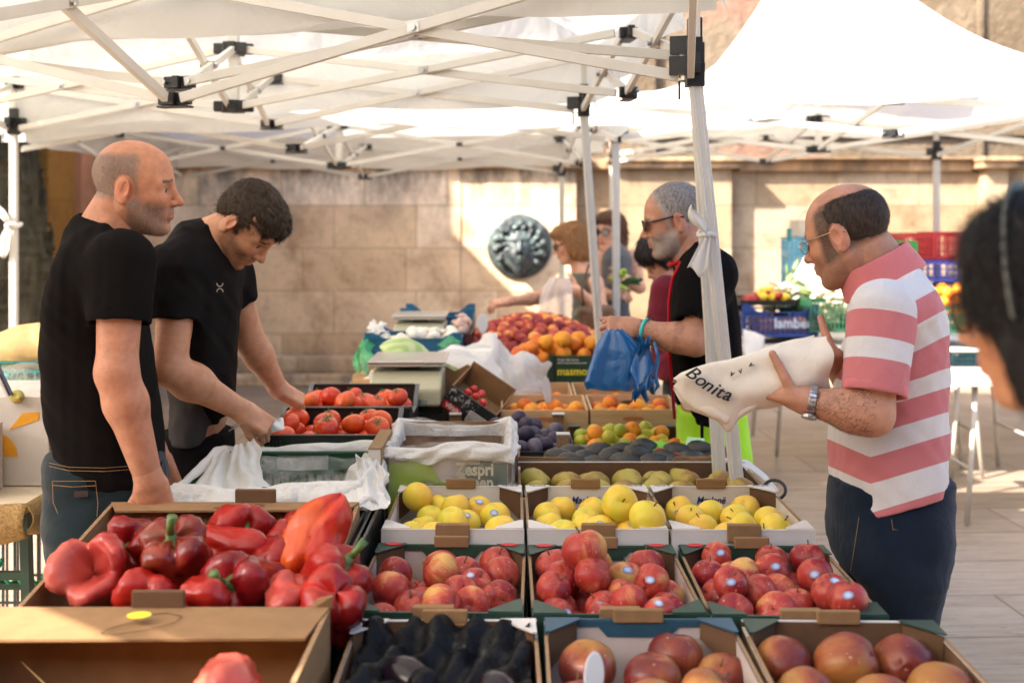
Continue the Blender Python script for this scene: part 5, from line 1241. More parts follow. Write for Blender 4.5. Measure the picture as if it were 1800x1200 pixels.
# ----- kitchen scales -----
M_BEI = simple("beige scale plastic", (.44,.405,.27), .45, .05, 6); M_INOX = simple("brushed steel", (.52,.49,.46), .28, .08, 60, metal=.85, stretch=(1,20,1))
def scale_(label, c, w, d, hb, s=1):
    T = empty("market_scale", label, "scale", c)
    mb = MB(); mb.prism([(-d/2-.06,0),(d/2,0),(d/2,hb),(-d/2+.05,hb),(-d/2-.05,hb*.55)], (0,0,.03), (0,1,0), (0,0,1), w*.96); mb.build("body", M_BEI, T, bevel=.012)
    mb = MB(); mb.box((0,-.01,.015), (w*.98,d*1.02,.03)); mb.build("base", M_PBLK, T, bevel=.004)
    mb = MB(); mb.box((0,.03,hb+.045), (w*.3,d*.3,.03)); mb.build("neck", M_PBLK, T)
    mb = MB(); mb.box((0,.02,hb+.066), (w*1.02,d*1.0,.014)); mb.box((0,.02,hb+.054), (w*.99,d*.97,.01)); mb.build("platform", M_INOX, T, bevel=.004)
    mb = MB(); mb.prism([(-.09,-.012),(.09,-.012),(.09,.012),(-.09,.012)], (0,-d/2-.056,hb*.42), (1,0,0), (0,.35,1), .003); mb.build("display", simple("lcd", (.10,.13,.11), .2) if "lcd" not in bpy.data.materials else bpy.data.materials["lcd"], T)
    mb = MB()
    for k in range(5): mb.box((-.07+.035*k,-d/2+.0,hb*.8), (.02,.012,.008))
    mb.build("buttons", simple("blue keys", (.05,.15,.5), .5) if "blue keys" not in bpy.data.materials else bpy.data.materials["blue keys"], T, bevel=.001)
    return T
sc1 = scale_("beige market scale with steel platform behind the rear tomato crate", (-.42,4.66,.90), .30,.34,.125)
lattice_crate("upturned black crate carrying the nearer scale", -.60,-.25,4.46,4.86,TB2,.90,M_PBLK,9,hand=False,rows=1)
scale_("smaller distant beige scale above the white mushrooms", (-.49,6.12,1.0), .28,.30,.085)
lattice_crate("upturned dark crate under the distant scale", -.66,-.32,5.93,6.32,TB2+.02,1.0,M_PBLK,9,hand=False,rows=1)
# display pole side: beige side panel of the nearer scale
# ----- mushroom tray etc -----
lattice_crate("petrol blue tray of white mushrooms in front of the distant scale", -.70,-.245,5.42,5.80,1.02,1.095,M_PTRAY,14,.05,ears=.028,hand=False,rows=1)
mush = MB(); mush.lathe([(.010,-.03),(.011,-.012),(.024,-.008),(.029,.0),(.026,.012),(.015,.021),(.001,.024)], n=14); mush = mush.mesh("mushroom", simple("white mushroom", (.80,.74,.64), .7, .08, 20), True)
pts = pile(-.68,-.26,5.44,5.78,1.035,.028,52,91, zmax=lambda x, y: 1.10+.05*(x > -.5), K=50)
scatter("mushroom", [mush], pts, rot_any(.5), "white mushroom", "the petrol blue tray", "mushroom", "white mushrooms", .055, .028)
for i, (x0,x1,y0,y1,z0_,z1_,lab) in enumerate(((-.70,-.34,5.30,5.70,.955,1.015,"topmost flat pale wooden box under the mushroom tray"),(-.73,-.40,5.20,5.62,.895,.95,"second flat pale wooden box under the mushroom tray"),(-.745,-.42,5.10,5.55,.83,.89,"lowest flat pale wooden box under the mushroom tray"))):
    C = empty("flat_wooden_box", lab, "wooden box", ((x0+x1)/2,(y0+y1)/2,z0_), 0, "flat pale wooden boxes"); w, d, h = x1-x0, y1-y0, z1_-z0_
    for s in (-1,1):
        mb = MB(); mb.box((0,s*(d/2-.004),h*.5), (w,.008,h*.98)); mb.build("end_board", M_PINE, C)
        mb = MB(); mb.box((s*(w/2-.004),0,h*.45), (.008,d-.017,h*.9)); mb.build("side_board", M_PINE, C)
    mb = MB(); mb.box((0,0,h*.5), (w-.02,d-.02,h*.6)); mb.build("base", M_PINE, C)
lattice_crate("petrol blue tray with raised corners farthest back by the wall", -.62,-.22,6.34,6.70,TB2+.30,1.12,M_PTRAY,14,.05,ears=.05,hand=False,rows=1)
lattice_crate("dark crate beneath the farthest blue tray", -.62,-.22,6.34,6.70,TB2+.02,TB2+.297,M_PBLK,10,hand=False)
tomS = pile(-.6,-.24,6.36,6.68,TB2+.32,.03,40,93, zmax=lambda x, y: 1.12, K=40)
scatter("tomato", tom, tomS, rot_any(.5), "small red tomato", "the farthest blue tray", "tomato", "small tomatoes by the wall", .06, .042)
lattice_crate("dark brown crate with garlic between the distant scale and peaches", -.31,-.205,5.62,6.1,TB2+.02,1.10,plastic("brown crate plastic", (.06,.015,.012)),5,.02,hand=False)
gar = MB(); gar.lathe([(.004,-.02),(.018,-.018),(.024,-.004),(.018,.012),(.006,.024),(.004,.04),(.001,.04)], n=12); gar = gar.mesh("garlic", simple("garlic skin", (.62,.42,.34), .7, .2, 30), True)
scatter("garlic_bulb", [gar], pile(-.30,-.21,5.65,6.08,1.06,.024,18,95,K=30), rot_any(1), "pinkish garlic bulb", "dark brown crate", "garlic", "garlic bulbs", .05, .024)
# green bags and white bag at the left of the tray
sheet("green_bag", "bright green plastic bag hanging at the left of the mushroom tray", [at(622,655,5.2),at(650,650,5.2),at(640,592,5.5),at(660,588,5.5)], (-.03,-.05,0), M_GFILM, 26, 30, .016, (8,9), 6, cat="plastic bag", edge=.01)
sheet("green_bag", "knotted green bag end lying over the mushroom tray front", [at(770,612,5.35),at(812,604,5.35),at(775,594,5.5),at(810,596,5.45)], (0,-.02,.02), M_GFILM, 20, 20, .010, (8,9), 7, cat="plastic bag", edge=.008)
sheet("white_bag", "small white plastic bag behind the mushroom tray's left end", [at(648,592,5.6),at(680,585,5.6),at(650,566,5.75),at(676,566,5.75)], (0,-.03,.01), M_FILMW, 20, 20, .012, (8,9), 17, cat="plastic bag", edge=.01)
# watermelon wedges
def melon_col(c, cuts, r):
    def f(v):
        q = v.copy(); out = np.zeros_like(v); ang = np.arctan2(v[:,1], v[:,2]); st = np.sin(ang*9+3*np.sin(v[:,0]*30)+fnoise(v[:,0],v[:,1],v[:,2],25,2)*1.2)
        g = np.where(st[:,None] > .1, np.array([.36,.50,.16]), np.array([.52,.60,.30])); rr = np.sqrt((v[:,0]/r[0])**2+(v[:,1]/r[1])**2+(v[:,2]/r[2])**2)
        out[:] = g; inner = rr < .955; out[inner] = (.70,.72,.52); out[rr < .91] = (.72,.66,.55); fl = rr < .87; out[fl] = (.70,.25,.22); return out
    return f
M_MEL = simple("watermelon", (1,1,1), .4, .1, 20, vcol=True)
def melon(label, loc, rot, s=1.0):
    r = (.125*s,.11*s,.11*s); o = sdf_mesh("watermelon_wedge", [ell((0,0,0), r, k=0), plane_cut((0,0,.0),(0,.0,1),(-.2,-.2,-.2),(.2,.2,.2),.003), plane_cut((0,.0,0),(0,1,-.25),(-.2,-.2,-.2),(.2,.2,.2),.003)], .0045, M_MEL, colfn=melon_col(0,0,r))
    o.location = loc; o.rotation_euler = rot; tag(o, label, "watermelon", "watermelon wedges"); return o
melon("larger watermelon wedge with striped rind behind the nearer scale", at(712,640,5.02), (R(-70),R(35),R(10)), 1.12)
melon("second watermelon wedge showing pink flesh beside the brown carton", at(790,655,4.95), (R(-30),R(20),R(-10)), 1.0)
melon("pale melon slice under the green bag end", at(762,628,5.15), (R(-15),R(10),R(0)), .8)
carton_b = empty("open_carton", "torn brown carton flap standing behind the strawberry box", "cardboard box", (0,0,0))
mb = MB(); mb.prism([tuple((at(a,b,4.72).x, at(a,b,4.72).z)) for a,b in ((752,628),(800,652),(822,640),(858,672),(850,700),(885,735),(868,765),(760,700))], (0,4.72,0), (1,0,0), (0,0,1), .005); mb.build("flap", M_KRAFT, carton_b)
mb = MB(); mb.box((-.20,4.88,.80), (.32,.3,.12)); mb.build("body", M_KRAFT, carton_b)
# strawberry box
SB = empty("strawberry_box", "tilted black printed box with a few strawberries", "fruit box", at(822,722,4.42)); SB.rotation_euler = (R(12), R(33), R(-8))
M_SPK = simple("black speckled print", (.012,.012,.014), .5, .2, 14, c2=(.02,.02,.02))
m_, t_, ns_, ls_ = newmat("speckled photo print"); nz_ = noise(t_, coords(t_), 90, 3, .6); ls_.new(ramp(t_, nz_, [(.55,(.012,.012,.013)),(.62,(.45,.43,.40))]), ns_["Principled BSDF"].inputs['Base Color']); M_SPKL = m_
w, h = .21, .105
mb = MB(); mb.box((0,0,0), (w,.006,h)); mb.build("front_wall", M_SPK, SB)
mb = MB(); mb.box((-.035,-.0042,.022), (w*.62,.002,h*.5)); mb.build("photo_print", M_SPKL, SB)
mb = MB(); mb.box((-.06,-.006,-.025), (.075,.002,.032)); mb.build("red_print", bpy.data.materials["dark red ink"], SB)
text("vino", .034, (-.058,-.0078,-.022), (R(90),0,0), M_WHT, SB, bold=.001)
mb = MB(); mb.box((.045,-.006,-.012), (.075,.002,.05)); mb.build("paper_label", M_WHT, SB)
for k in range(5): text(["ORIGEN ESPANA","CATEGORIA I","FRESON","PESO NETO 2 KG","LOTE 0418"][k], .0085, (.012,-.0072,.006-.0095*k), (R(90),0,0), M_INKB, SB, "small_lettering", align='LEFT', ext=.0002)
for s in (-1,1):
    mb = MB(); mb.box((s*(w/2-.003),.135,0), (.006,.26,h)); mb.build("side_wall", M_KRAFT, SB)
mb = MB(); mb.box((0,.268,.01), (w,.006,h+.02)); mb.build("back_wall", M_KRAFT, SB); mb = MB(); mb.box((0,.135,-.03), (w-.014,.25,.005)); mb.build("base", M_KRAFT, SB)
M_STRW = simple("strawberry skin", (.62,.03,.025), .3, .25, 200, .5, 260, coat=.4)
for k, (px, py, Y) in enumerate(((822,690,4.5),(836,697,4.5),(850,708,4.48),(833,684,4.56),(846,692,4.55))):
    mb = MB(); mb.lathe([(.001,-.022),(.009,-.014),(.016,0),(.015,.010),(.007,.015),(.001,.014)], n=14); o = mb.build("strawberry", M_STRW, None, smooth=True); o.location = at(px,py,Y); o.rotation_euler = (k*1.1, k*.7+.8, 0)
    mesh_obj("calyx", caly, o, (0,0,-.012)).scale = (.5,.5,.7); tag(o, "red strawberry, %s from the left in the tilted black box" % ORD[k], "strawberry", "strawberries")
# white plastic sheet bundle
sheet("plastic_sheet", "large white plastic sheet heaped between the melons and green box", [at(835,770,4.75),at(885,700,4.85),at(740,628,5.05),at(872,585,5.25)], (.05,-.10,.04), M_FILMW, 60, 60, .016, (7,11), 12, edge=.012)
sheet("plastic_sheet", "white plastic sheet falling in front of the dark green boxes", [at(850,752,4.95),at(962,700,5.20),at(865,598,5.22),at(965,640,5.24)], (.0,-.06,.02), M_FILMW, 60, 60, .014, (9,8), 15, edge=.012)
sheet("plastic_bag", "white plastic bag lying behind the nearer scale", [at(640,668,4.95),at(735,668,4.95),at(660,645,5.1),at(740,645,5.1)], (0,0,.03), M_FILMW, 40, 20, .012, (9,6), 13, edge=.006)

# ================= vegetable stall on the right =================
M_TW = simple("white folding table top", (.62,.59,.54), .5, .06, 6); M_LEGC = simple("cream tube leg", (.55,.50,.42), .4, .08, 10)
trestle("long folding table under the vegetable crates on the right", 1.35,3.35,7.0,7.75,.88, M_TW, M_LEGC)
trestle("rear folding table under the coloured crate stacks", 1.8,4.2,7.95,8.85,.84, M_TW, M_LEGC)
trestle("low white folding table right of the striped shirt", 2.42,3.9,6.15,6.75,.79, M_TW, M_LEGC)
def pc(label, p0, p1, y0, y1, Y, dep, mat, **k):
    a = at(p0, y1, Y); b = at(p1, y0, Y); return lattice_crate(label, a.x, b.x, Y, Y+dep, a.z, b.z, mat, **k)
C = pc("blue plastic crate lettered lambert on the right table", 1306,1438,548,592,7.15,.4,M_PBLU,nb=15,ears=.05,rows=3)
text("lambert", .085, (.09,-.213,.085), (R(90),0,0), simple("pale print", (.5,.55,.65), .5), C, bold=.002)
mb = MB(); mb.box((.06,.0,.06), (.36,.3,.1)); o = mb.build("packets", simple("pink packets", (.62,.30,.24), .6, .3, 20), None, bevel=.02); o.location = C.location; tag(o, "pinkish packets inside the blue lambert crate", "packets")
TL = lattice_crate("flat black tray of lemons and peppers on the blue crate", 1.44,1.78,7.16,7.52,1.125,1.165,M_PBLK,12,.012,hand=False,rows=1,low=.01)
lem = MB(); lem.lathe([(.001,-.042),(.010,-.036),(.026,-.018),(.030,0),(.026,.018),(.010,.036),(.001,.042)], n=16); lem = lem.mesh("lemon", fruit_mat("lemon skin", [(.2,(.85,.62,.06)),(.8,(.85,.50,.05))], coat=.1), True)
scatter("lemon", [lem], pile(1.55,1.77,7.18,7.5,1.14,.03,22,101,K=40,zmax=lambda x,y:1.24), rot_any(1.5), "yellow lemon", "the flat black tray", "lemon", "lemons", .06, .03)
for k, (px, py, Y, r) in enumerate(((1350,522,7.3,(R(90),R(70),0)),(1366,524,7.25,(R(80),R(100),.3)),(1318,527,7.25,(0,R(80),0)))):
    o = mesh_obj("pepper", pepper_mesh("pepper", M_PEP, .13,.05,3, 40+k, .2), None, at(px,py,Y), r); tag(o, "red pepper behind the lemons, %s from the left on the black tray" % ["second","third","first"][k], "pepper", "red peppers on the black tray")
OC = pc("green lattice crate of white onions behind the folded tote", 1424,1512,524,584,7.1,.42,M_PGRN,nb=12,rows=3)
on = MB(); on.lathe([(.004,-.036),(.022,-.030),(.037,-.010),(.038,.006),(.026,.026),(.010,.038),(.006,.055),(.004,.06)], n=16); on = on.mesh("onion", simple("white onion skin", (.78,.66,.46), .45, .12, 14, coat=.1, rand=.15), True)
pts = pile(OC.location.x-.14,OC.location.x+.15,7.13,7.5,1.02,.038,44,103,K=40,zmax=lambda x,y:1.27)
scatter("onion", [on], pts, rot_any(.8), "white onion", "the green onion crate", "onion", "white onions", .07, .038)
LC = pc("green tray of leeks and spring onions beside the onions", 1360,1432,510,545,7.45,.35,M_PGRN,nb=9,rows=1)
pc("black crate underneath the leek tray", 1362,1432,548,592,7.42,.35,M_PBLK,nb=9)
M_LEEK = simple("leek leaf", (.10,.22,.06), .5, .3, 8, c2=(.35,.42,.16)); M_LEEKW = simple("leek white", (.72,.70,.52), .5, .1)
r2 = random.Random(3)
for k in range(12):
    T = empty("leek", "green leek with fanned leaves, %s from the left over the leek tray" % ORD[k], "leek", at(1372+k*5.5,507+r2.uniform(-3,5),7.35+.02*(k % 3)), 0, "leeks"); T.rotation_euler = (R(r2.uniform(-20,20)), R(r2.uniform(50,110)), R(r2.uniform(-40,40)))
    mb = MB(); mb.tube([(0,0,-.12),(0,0,0),(0,0,.06)], [.014,.012,.016], 8); mb.build("stalk", M_LEEKW, T, smooth=True)
    mb = MB()
    for q in range(5):
        a = q*1.26; dx, dy = math.cos(a), math.sin(a); mb.add([(-.01*dy,.01*dx,.05),(.01*dy,-.01*dx,.05),(.05*dx+.012*dy,.05*dy-.012*dx,.17),(.10*dx,.10*dy,.26),(.05*dx-.012*dy,.05*dy+.012*dx,.17)], [(0,1,2,4),(2,3,4)])
    mb.build("leaves", M_LEEK, T, solid=.002)
# handwritten price board
T = empty("price_sheet", "tilted white handwritten sheet standing among the leeks", "price sheet", at(1426,482,7.22)); T.rotation_euler = (R(-6), R(32), R(6))
mb = MB(); mb.box((0,0,0), (.19,.004,.15)); mb.build("sheet", M_WHT, T)
for k, tx in enumerate(("Cebolla", "1,20 kg", "Puerro")): text(tx, .04, (0,-.003,.045-.045*k), (R(90),0,0), simple("grey pencil", (.3,.28,.26), .7) if k == 0 else bpy.data.materials["grey pencil"], T, shear=.3)
GO = pc("green lattice crate of oranges right of the striped shirt", 1640,1735,538,585,6.95,.42,M_PGRN,nb=12,rows=3)
orr = apple_mesh("orange", fruit_mat("orange skin", [(.2,(.90,.34,.02)),(.8,(.85,.25,.02))], coat=.15, bumpk=.2), .037, .97, .03, 18)
scatter("orange", [orr], pile(GO.location.x-.16,GO.location.x+.16,6.98,7.34,1.06,.038,58,105,K=40,zmax=lambda x,y:1.27), rot_any(2), "bright orange", "green orange crate", "orange", "oranges", .07, .037)
o = pc("light blue crate under the orange crate", 1672,1730,600,642,7.3,.35,M_PLBL,nb=8,rows=3)
trestle("small low shelf carrying the light blue crate under the long table", o.location.x-.16, o.location.x+.16, 7.26, 7.70, o.location.z-.002, M_TW, M_LEGC)
for k, (p0,p1,y0,y1,Y,m_,lab) in enumerate(((1395,1442,418,446,8.45,M_PLBL,"top light blue crate of the stack left of the striped man"),(1395,1442,447,475,8.45,M_PLBL,"second light blue crate of the stack left of the striped man"),(1395,1442,476,503,8.45,M_PLBL,"third light blue crate of the stack left of the striped man"),(1395,1442,504,531,8.45,M_PLBL,"fourth light blue crate of the stack left of the striped man"),
    (1568,1612,424,452,8.1,M_PLGR,"upper bright green crate behind the pink collar"),(1568,1612,453,487,8.1,M_PLGR,"lower bright green crate behind the pink collar"),(1568,1612,488,580,8.1,M_PBLK,"tall black crate under the bright green crates"),
    (1590,1642,410,456,8.5,M_PRED,"left red crate on top of the far stack"),(1645,1700,408,456,8.5,M_PRED,"right red crate on top of the far stack"),(1618,1700,458,495,8.42,M_PVIO,"violet blue crate under the red crates"),(1618,1700,497,560,8.42,M_PBLK,"black crate under the violet blue crate"))):
    pc(lab, p0,p1,y1 and y0,y1,Y,.38,m_,nb=7,rows=3,hand=k % 2 == 0)
T = empty("styrofoam_box", "white foam box on top of the light blue crate stack", "foam box", at(1418,417,8.62))
mb = MB(); mb.box((0,0,.055), (.19,.3,.11)); mb.build("body", M_WHT, T, bevel=.008); mb = MB(); mb.box((0,0,.122), (.195,.305,.02)); mb.build("lid", M_WHT, T, bevel=.006)
lattice_crate("black crate carrying the light blue stack", at(1395,600,8.45).x, at(1442,600,8.45).x, 8.45,8.83,.845,at(0,533,8.45).z,M_PBLK,7,rows=2)
T = empty("display_pole", "thin light blue stake standing left of the light blue crates", "stake", (at(1387,520,8.0).x,8.0,.84))
mb = MB(); mb.tube([(0,0,0),(0,0,.75)], .008, 8); mb.build("rod", M_PLBL, T); mb = MB(); mb.box((0,0,.72), (.03,.02,.09)); mb.build("clip", M_PTEAL, T, bevel=.003)
sheet("white_sheet", "loose white paper bag on the right table beside the pole", [at(1306,650,6.9),at(1335,655,6.9),at(1306,578,7.05),at(1345,590,7.05)], (0,-.03,0), M_WHT, 16, 16, .006, (5,6), 3, cat="paper bag", solid=.002)
# small cross-braced stool legs
T = empty("folding_stand", "cream tube folding stand below the wristwatch", "folding stand", (2.0,6.3,0))
for a, b in (((-.1,0,.02),(.02,.0,.75)),((.1,0,.02),(-.02,0,.75)),((.3,-.3,.02),(.2,-.2,.75)),((.02,0,.75),(.35,-.1,.72))):
    mb = MB(); mb.tube([a, b], .012, 8); mb.build("leg", M_LEGC, T)
mb = MB(); mb.box((.12,-.05,.77), (.5,.4,.02)); mb.build("top", M_TW, T, bevel=.003)

# ================= stall at the left edge =================
M_GMET = simple("green painted steel", (.015,.05,.03), .45, .2, 20); M_BURL = simple("burlap", (.42,.26,.10), .95, .35, 120, .9, 200, bd=.006)
T = empty("table", "burlap-covered table with green steel legs at the left edge", "table", (-1.80,3.62,0))
mb = MB(); mb.box((0,0,.835), (.84,.80,.03)); mb.build("table_top", simple("cream board", (.6,.5,.36), .7), T, bevel=.004)
def bu(s, t_): return (-.43+.86*s, -.41-.03*math.sin(t_*3.1)+.008*math.sin(40*s), .855-.085*t_*(1+.35*math.sin(9*s))-.0)
mb = MB(); mb.grid(bu, 40, 8); 
def bu2(s, t_): return (.425+.025*math.sin(t_*3.1), -.41+.82*s, .855-.085*t_*(1+.35*math.sin(8*s)))
mb.grid(bu2, 40, 8); mb.build("burlap_edge", M_BURL, T, smooth=True, solid=.004)
for a, b in (((.38,-.3,.83),(.40,-.3,.0)),((.38,.36,.83),(.38,.36,.0)),((-.05,-.38,.83),(.16,-.34,.0)),((-.36,.36,.83),(-.36,.36,0))):
    mb = MB(); mb.beam(a, b, .035, .025); mb.build("leg", M_GMET, T)
for z, y in ((.62,-.30),(.43,.2),(.36,-.3),(.12,-.32)):
    mb = MB(); mb.beam((-.4,y,z), (.39,y,z), .022, .022); mb.build("crossbar", M_GMET, T)
M_ROPE = simple("bright green rope", (.04,.42,.22), .7, .3, 60, .5, 90)
for k, (z, y, x0, x1) in enumerate(((.645,-.28,-.4,.30),(.452,.2,-.4,.36),(.382,-.28,-.4,.10))):
    mb = MB(); n = 120; mb.tube([(x0+(x1-x0)*i/n, y+.014*math.cos(i*.9), z+.014*math.sin(i*.9)) for i in range(n+1)], .0065, 6); mb.build("rope_wrap", M_ROPE, T, smooth=True)
T = empty("produce_carton", "white carton printed with orange arcs on the left table", "carton", (-1.62,3.62,.852)); 
mb = MB(); mb.box((0,0,.135), (.44,.36,.27)); mb.build("body", M_WHT, T, bevel=.003)
M_ORI = simple("orange print", (.80,.36,.02), .5)
mb = MB(); mb.prism([(.06*math.cos(a)*1.6+(.0), .08*math.sin(a)) for a in [math.pi*k/12 for k in range(13)]]+[(.035*math.cos(a)*1.6, .045*math.sin(a)) for a in [math.pi*(12-k)/12 for k in range(13)]], (.03,-.1815,.09), (1,0,0), (0,0,1), .002); mb.prism([(.0,.0),(.09,.03),(.09,.055),(.04,.05)], (.10,-.1815,.17), (1,0,0), (0,0,1), .002); mb.build("arc_print", M_ORI, T)
mb = MB(); mb.prism([(-.15,-.12),(-.08,-.12),(-.06,-.05),(-.13,-.05)], (.2215,.02,.135), (0,1,0), (0,0,1), .002); mb.prism([(-.16,.06),(-.1,.06),(-.08,.12),(-.16,.12)], (.2215,.02,.135), (0,1,0), (0,0,1), .002); mb.build("side_print", M_ORI, T)
mb = MB(); mb.prism([(-.13,-.05),(-.02,-.06),(.0,.05),(-.11,.07)], (.2235,.02,.135), (0,1,0), (0,0,1), .002); mb.build("picture_print", simple("purple and orange picture", (.10,.08,.22), .5, .3, 30, c2=(.75,.42,.12)), T)
text("HOLA", .03, (.2240,.12,.06), (R(90),0,R(90)), M_GREENC, T)
T = empty("produce_carton", "smaller plain white carton with a barcode at the left edge", "carton", (-1.66,3.34,.852))
mb = MB(); mb.box((0,0,.10), (.27,.14,.20)); mb.build("body", M_WHT, T, bevel=.003)
mb = MB()
for k in range(9): mb.box((.035+.006*k,-.0715,.05), (.0025 if k % 2 else .004,.001,.03))
mb.build("barcode", M_INKB, T)
sheet("plastic_sheet", "clear plastic wrinkled over the left carton", [(-1.83,3.45,1.13),(-1.39,3.45,1.13),(-1.83,3.78,1.16),(-1.38,3.78,1.15)], (0,0,.05), M_FILM, 40, 30, .014, (9,7), 31, edge=.01)
lattice_crate("teal lattice basket holding a large pale melon", -2.02,-1.50,4.12,4.45,1.06,1.145,M_PTEAL,16,.03,name="teal_basket",rows=1)
lattice_crate("black crate stack base beneath the teal basket", -2.02,-1.50,4.12,4.45,.02,1.055,M_PBLK,12,rows=4)
o = sdf_mesh("melon", [ell((0,0,0),(.21,.13,.10),k=0)], .012, simple("yellow melon rind", (.72,.48,.20), .6, .25, 10, .5, 30), disp=lambda x,y,z: .006*fnoise(x,y,z,22,4)); o.location = (-1.76,4.27,1.175); tag(o, "large pale yellow melon in the teal basket", "melon")
T = empty("herb_bunch", "bunch of fresh green herbs lying below the teal basket", "herbs", (-1.78,3.95,1.06))
mb = MB(); r2 = random.Random(6)
for k in range(160):
    a = Vector((r2.uniform(-.15,.15), r2.uniform(-.1,.1), r2.uniform(-.03,.05))); d = Vector((r2.gauss(0,1), r2.gauss(0,.6), r2.gauss(0,.5))).normalized(); mb.beam(a, a+d*.06, .004, .0015)
mb.build("stems", M_LEEK, T)
T = empty("knife_sharpener", "dark blue and white stick leaning on the left cartons", "stick", at(40,700,3.38))
mb = MB(); mb.beam(at(-8,640,3.38)-T.location, at(18,695,3.38)-T.location, .02, .012); mb.build("rod", simple("navy plastic", (.04,.04,.12), .4), T); mb = MB(); mb.beam(at(-6,655,3.365)-T.location, at(14,698,3.365)-T.location, .006, .006); mb.build("stripe", M_WHT, T)
carr = mesh_obj("parsnip", pear, None, at(30,697,3.42), (R(80),R(60),R(20))); carr.scale = (.5,.5,1.1); tag(carr, "small yellow pear-shaped squash in front of the left cartons", "squash")
T = sheet("blue_strap", "light blue cloth strip hanging behind the bald man's jeans", [at(78,842,3.22),at(88,842,3.22),at(150,965,3.3),at(172,958,3.3)], (-.012,0,-.03), simple("light blue cloth", (.42,.55,.70), .8, .15, 20, .3, 60), 10, 30, .004, (4,12), 5, cat="cloth strip", solid=.002)
# ================= people =================
def skin_mat(name):
    m, t, ns, ls = newmat(name); b = ns["Principled BSDF"]; a = N(t, "Attribute"); a.attribute_name = "Col"
    v = coords(t); n1 = noise(t, v, 45, 4, .6); n2 = noise(t, v, 420, 3, .7)
    c = mixc(t, 1.0, a.outputs[0], ramp(t, n1, [(.3, (.86,.80,.78)), (.7, (1.06,1.05,1.05))]), 'MULTIPLY')
    c = mixc(t, .5, c, ramp(t, n2, [(.3, (.75,.72,.70)), (.6, (1.08,1.08,1.08))]), 'MULTIPLY')
    ls.new(c, b.inputs['Base Color']); b.inputs['Roughness'].default_value = .48; b.inputs['Specular IOR Level'].default_value = .4
    b.inputs['Subsurface Weight'].default_value = .12; b.inputs['Subsurface Radius'].default_value = (.02,.007,.004); b.inputs['Subsurface Scale'].default_value = .5
    h = N(t, "Math", operation='ADD'); ls.new(n2, h.inputs[0]); ls.new(n1, h.inputs[1]); ls.new(bump(t, h.outputs[0], .18, .002), b.inputs['Normal']); return m
M_SKIN = skin_mat("skin")
def cloth(name, c, c2=None, rough=.95, fs=9, fb=.5, vcol=False, weave=500, sheen=.15, stretch=(1,1,.55)):
    m, t, ns, ls = newmat(name); b = ns["Principled BSDF"]; v = coords(t, stretch); n0 = noise(t, v, fs, 4, .55, 1.6); n1 = noise(t, coords(t), weave, 2)
    col = ramp(t, noise(t, v, 5, 3), [(.3, c), (.7, c2 or tuple(x*1.15 for x in c))])
    if vcol:
        a = N(t, "Attribute"); a.attribute_name = "Col"; col = mixc(t, 1.0, a.outputs[0], ramp(t, noise(t, v, 5, 3), [(.3, (.92,)*3), (.7, (1,)*3)]), 'MULTIPLY')
    col = mixc(t, .35, col, ramp(t, n1, [(.3, (.7,.7,.7)), (.7, (1.1,1.1,1.1))]), 'MULTIPLY')
    ls.new(col, b.inputs['Base Color']); b.inputs['Roughness'].default_value = rough; b.inputs['Specular IOR Level'].default_value = .06; b.inputs['Sheen Weight'].default_value = sheen
    b1 = N(t, "Bump", i_Strength=fb, i_Distance=.02); ls.new(n0, b1.inputs['Height']); b2 = N(t, "Bump", i_Strength=.15, i_Distance=.001); ls.new(n1, b2.inputs['Height']); ls.new(b1.outputs[0], b2.inputs['Normal']); ls.new(b2.outputs[0], b.inputs['Normal']); return m
def hairmat(name, c, c2):
    m, t, ns, ls = newmat(name); b = ns["Principled BSDF"]; n1 = noise(t, coords(t, (1,1,.25)), 160, 4, .65, .4)
    ls.new(ramp(t, n1, [(.35, c), (.65, c2)]), b.inputs['Base Color']); b.inputs['Roughness'].default_value = .55; b.inputs['Specular IOR Level'].default_value = .3
    ls.new(bump(t, n1, .8, .006), b.inputs['Normal']); return m

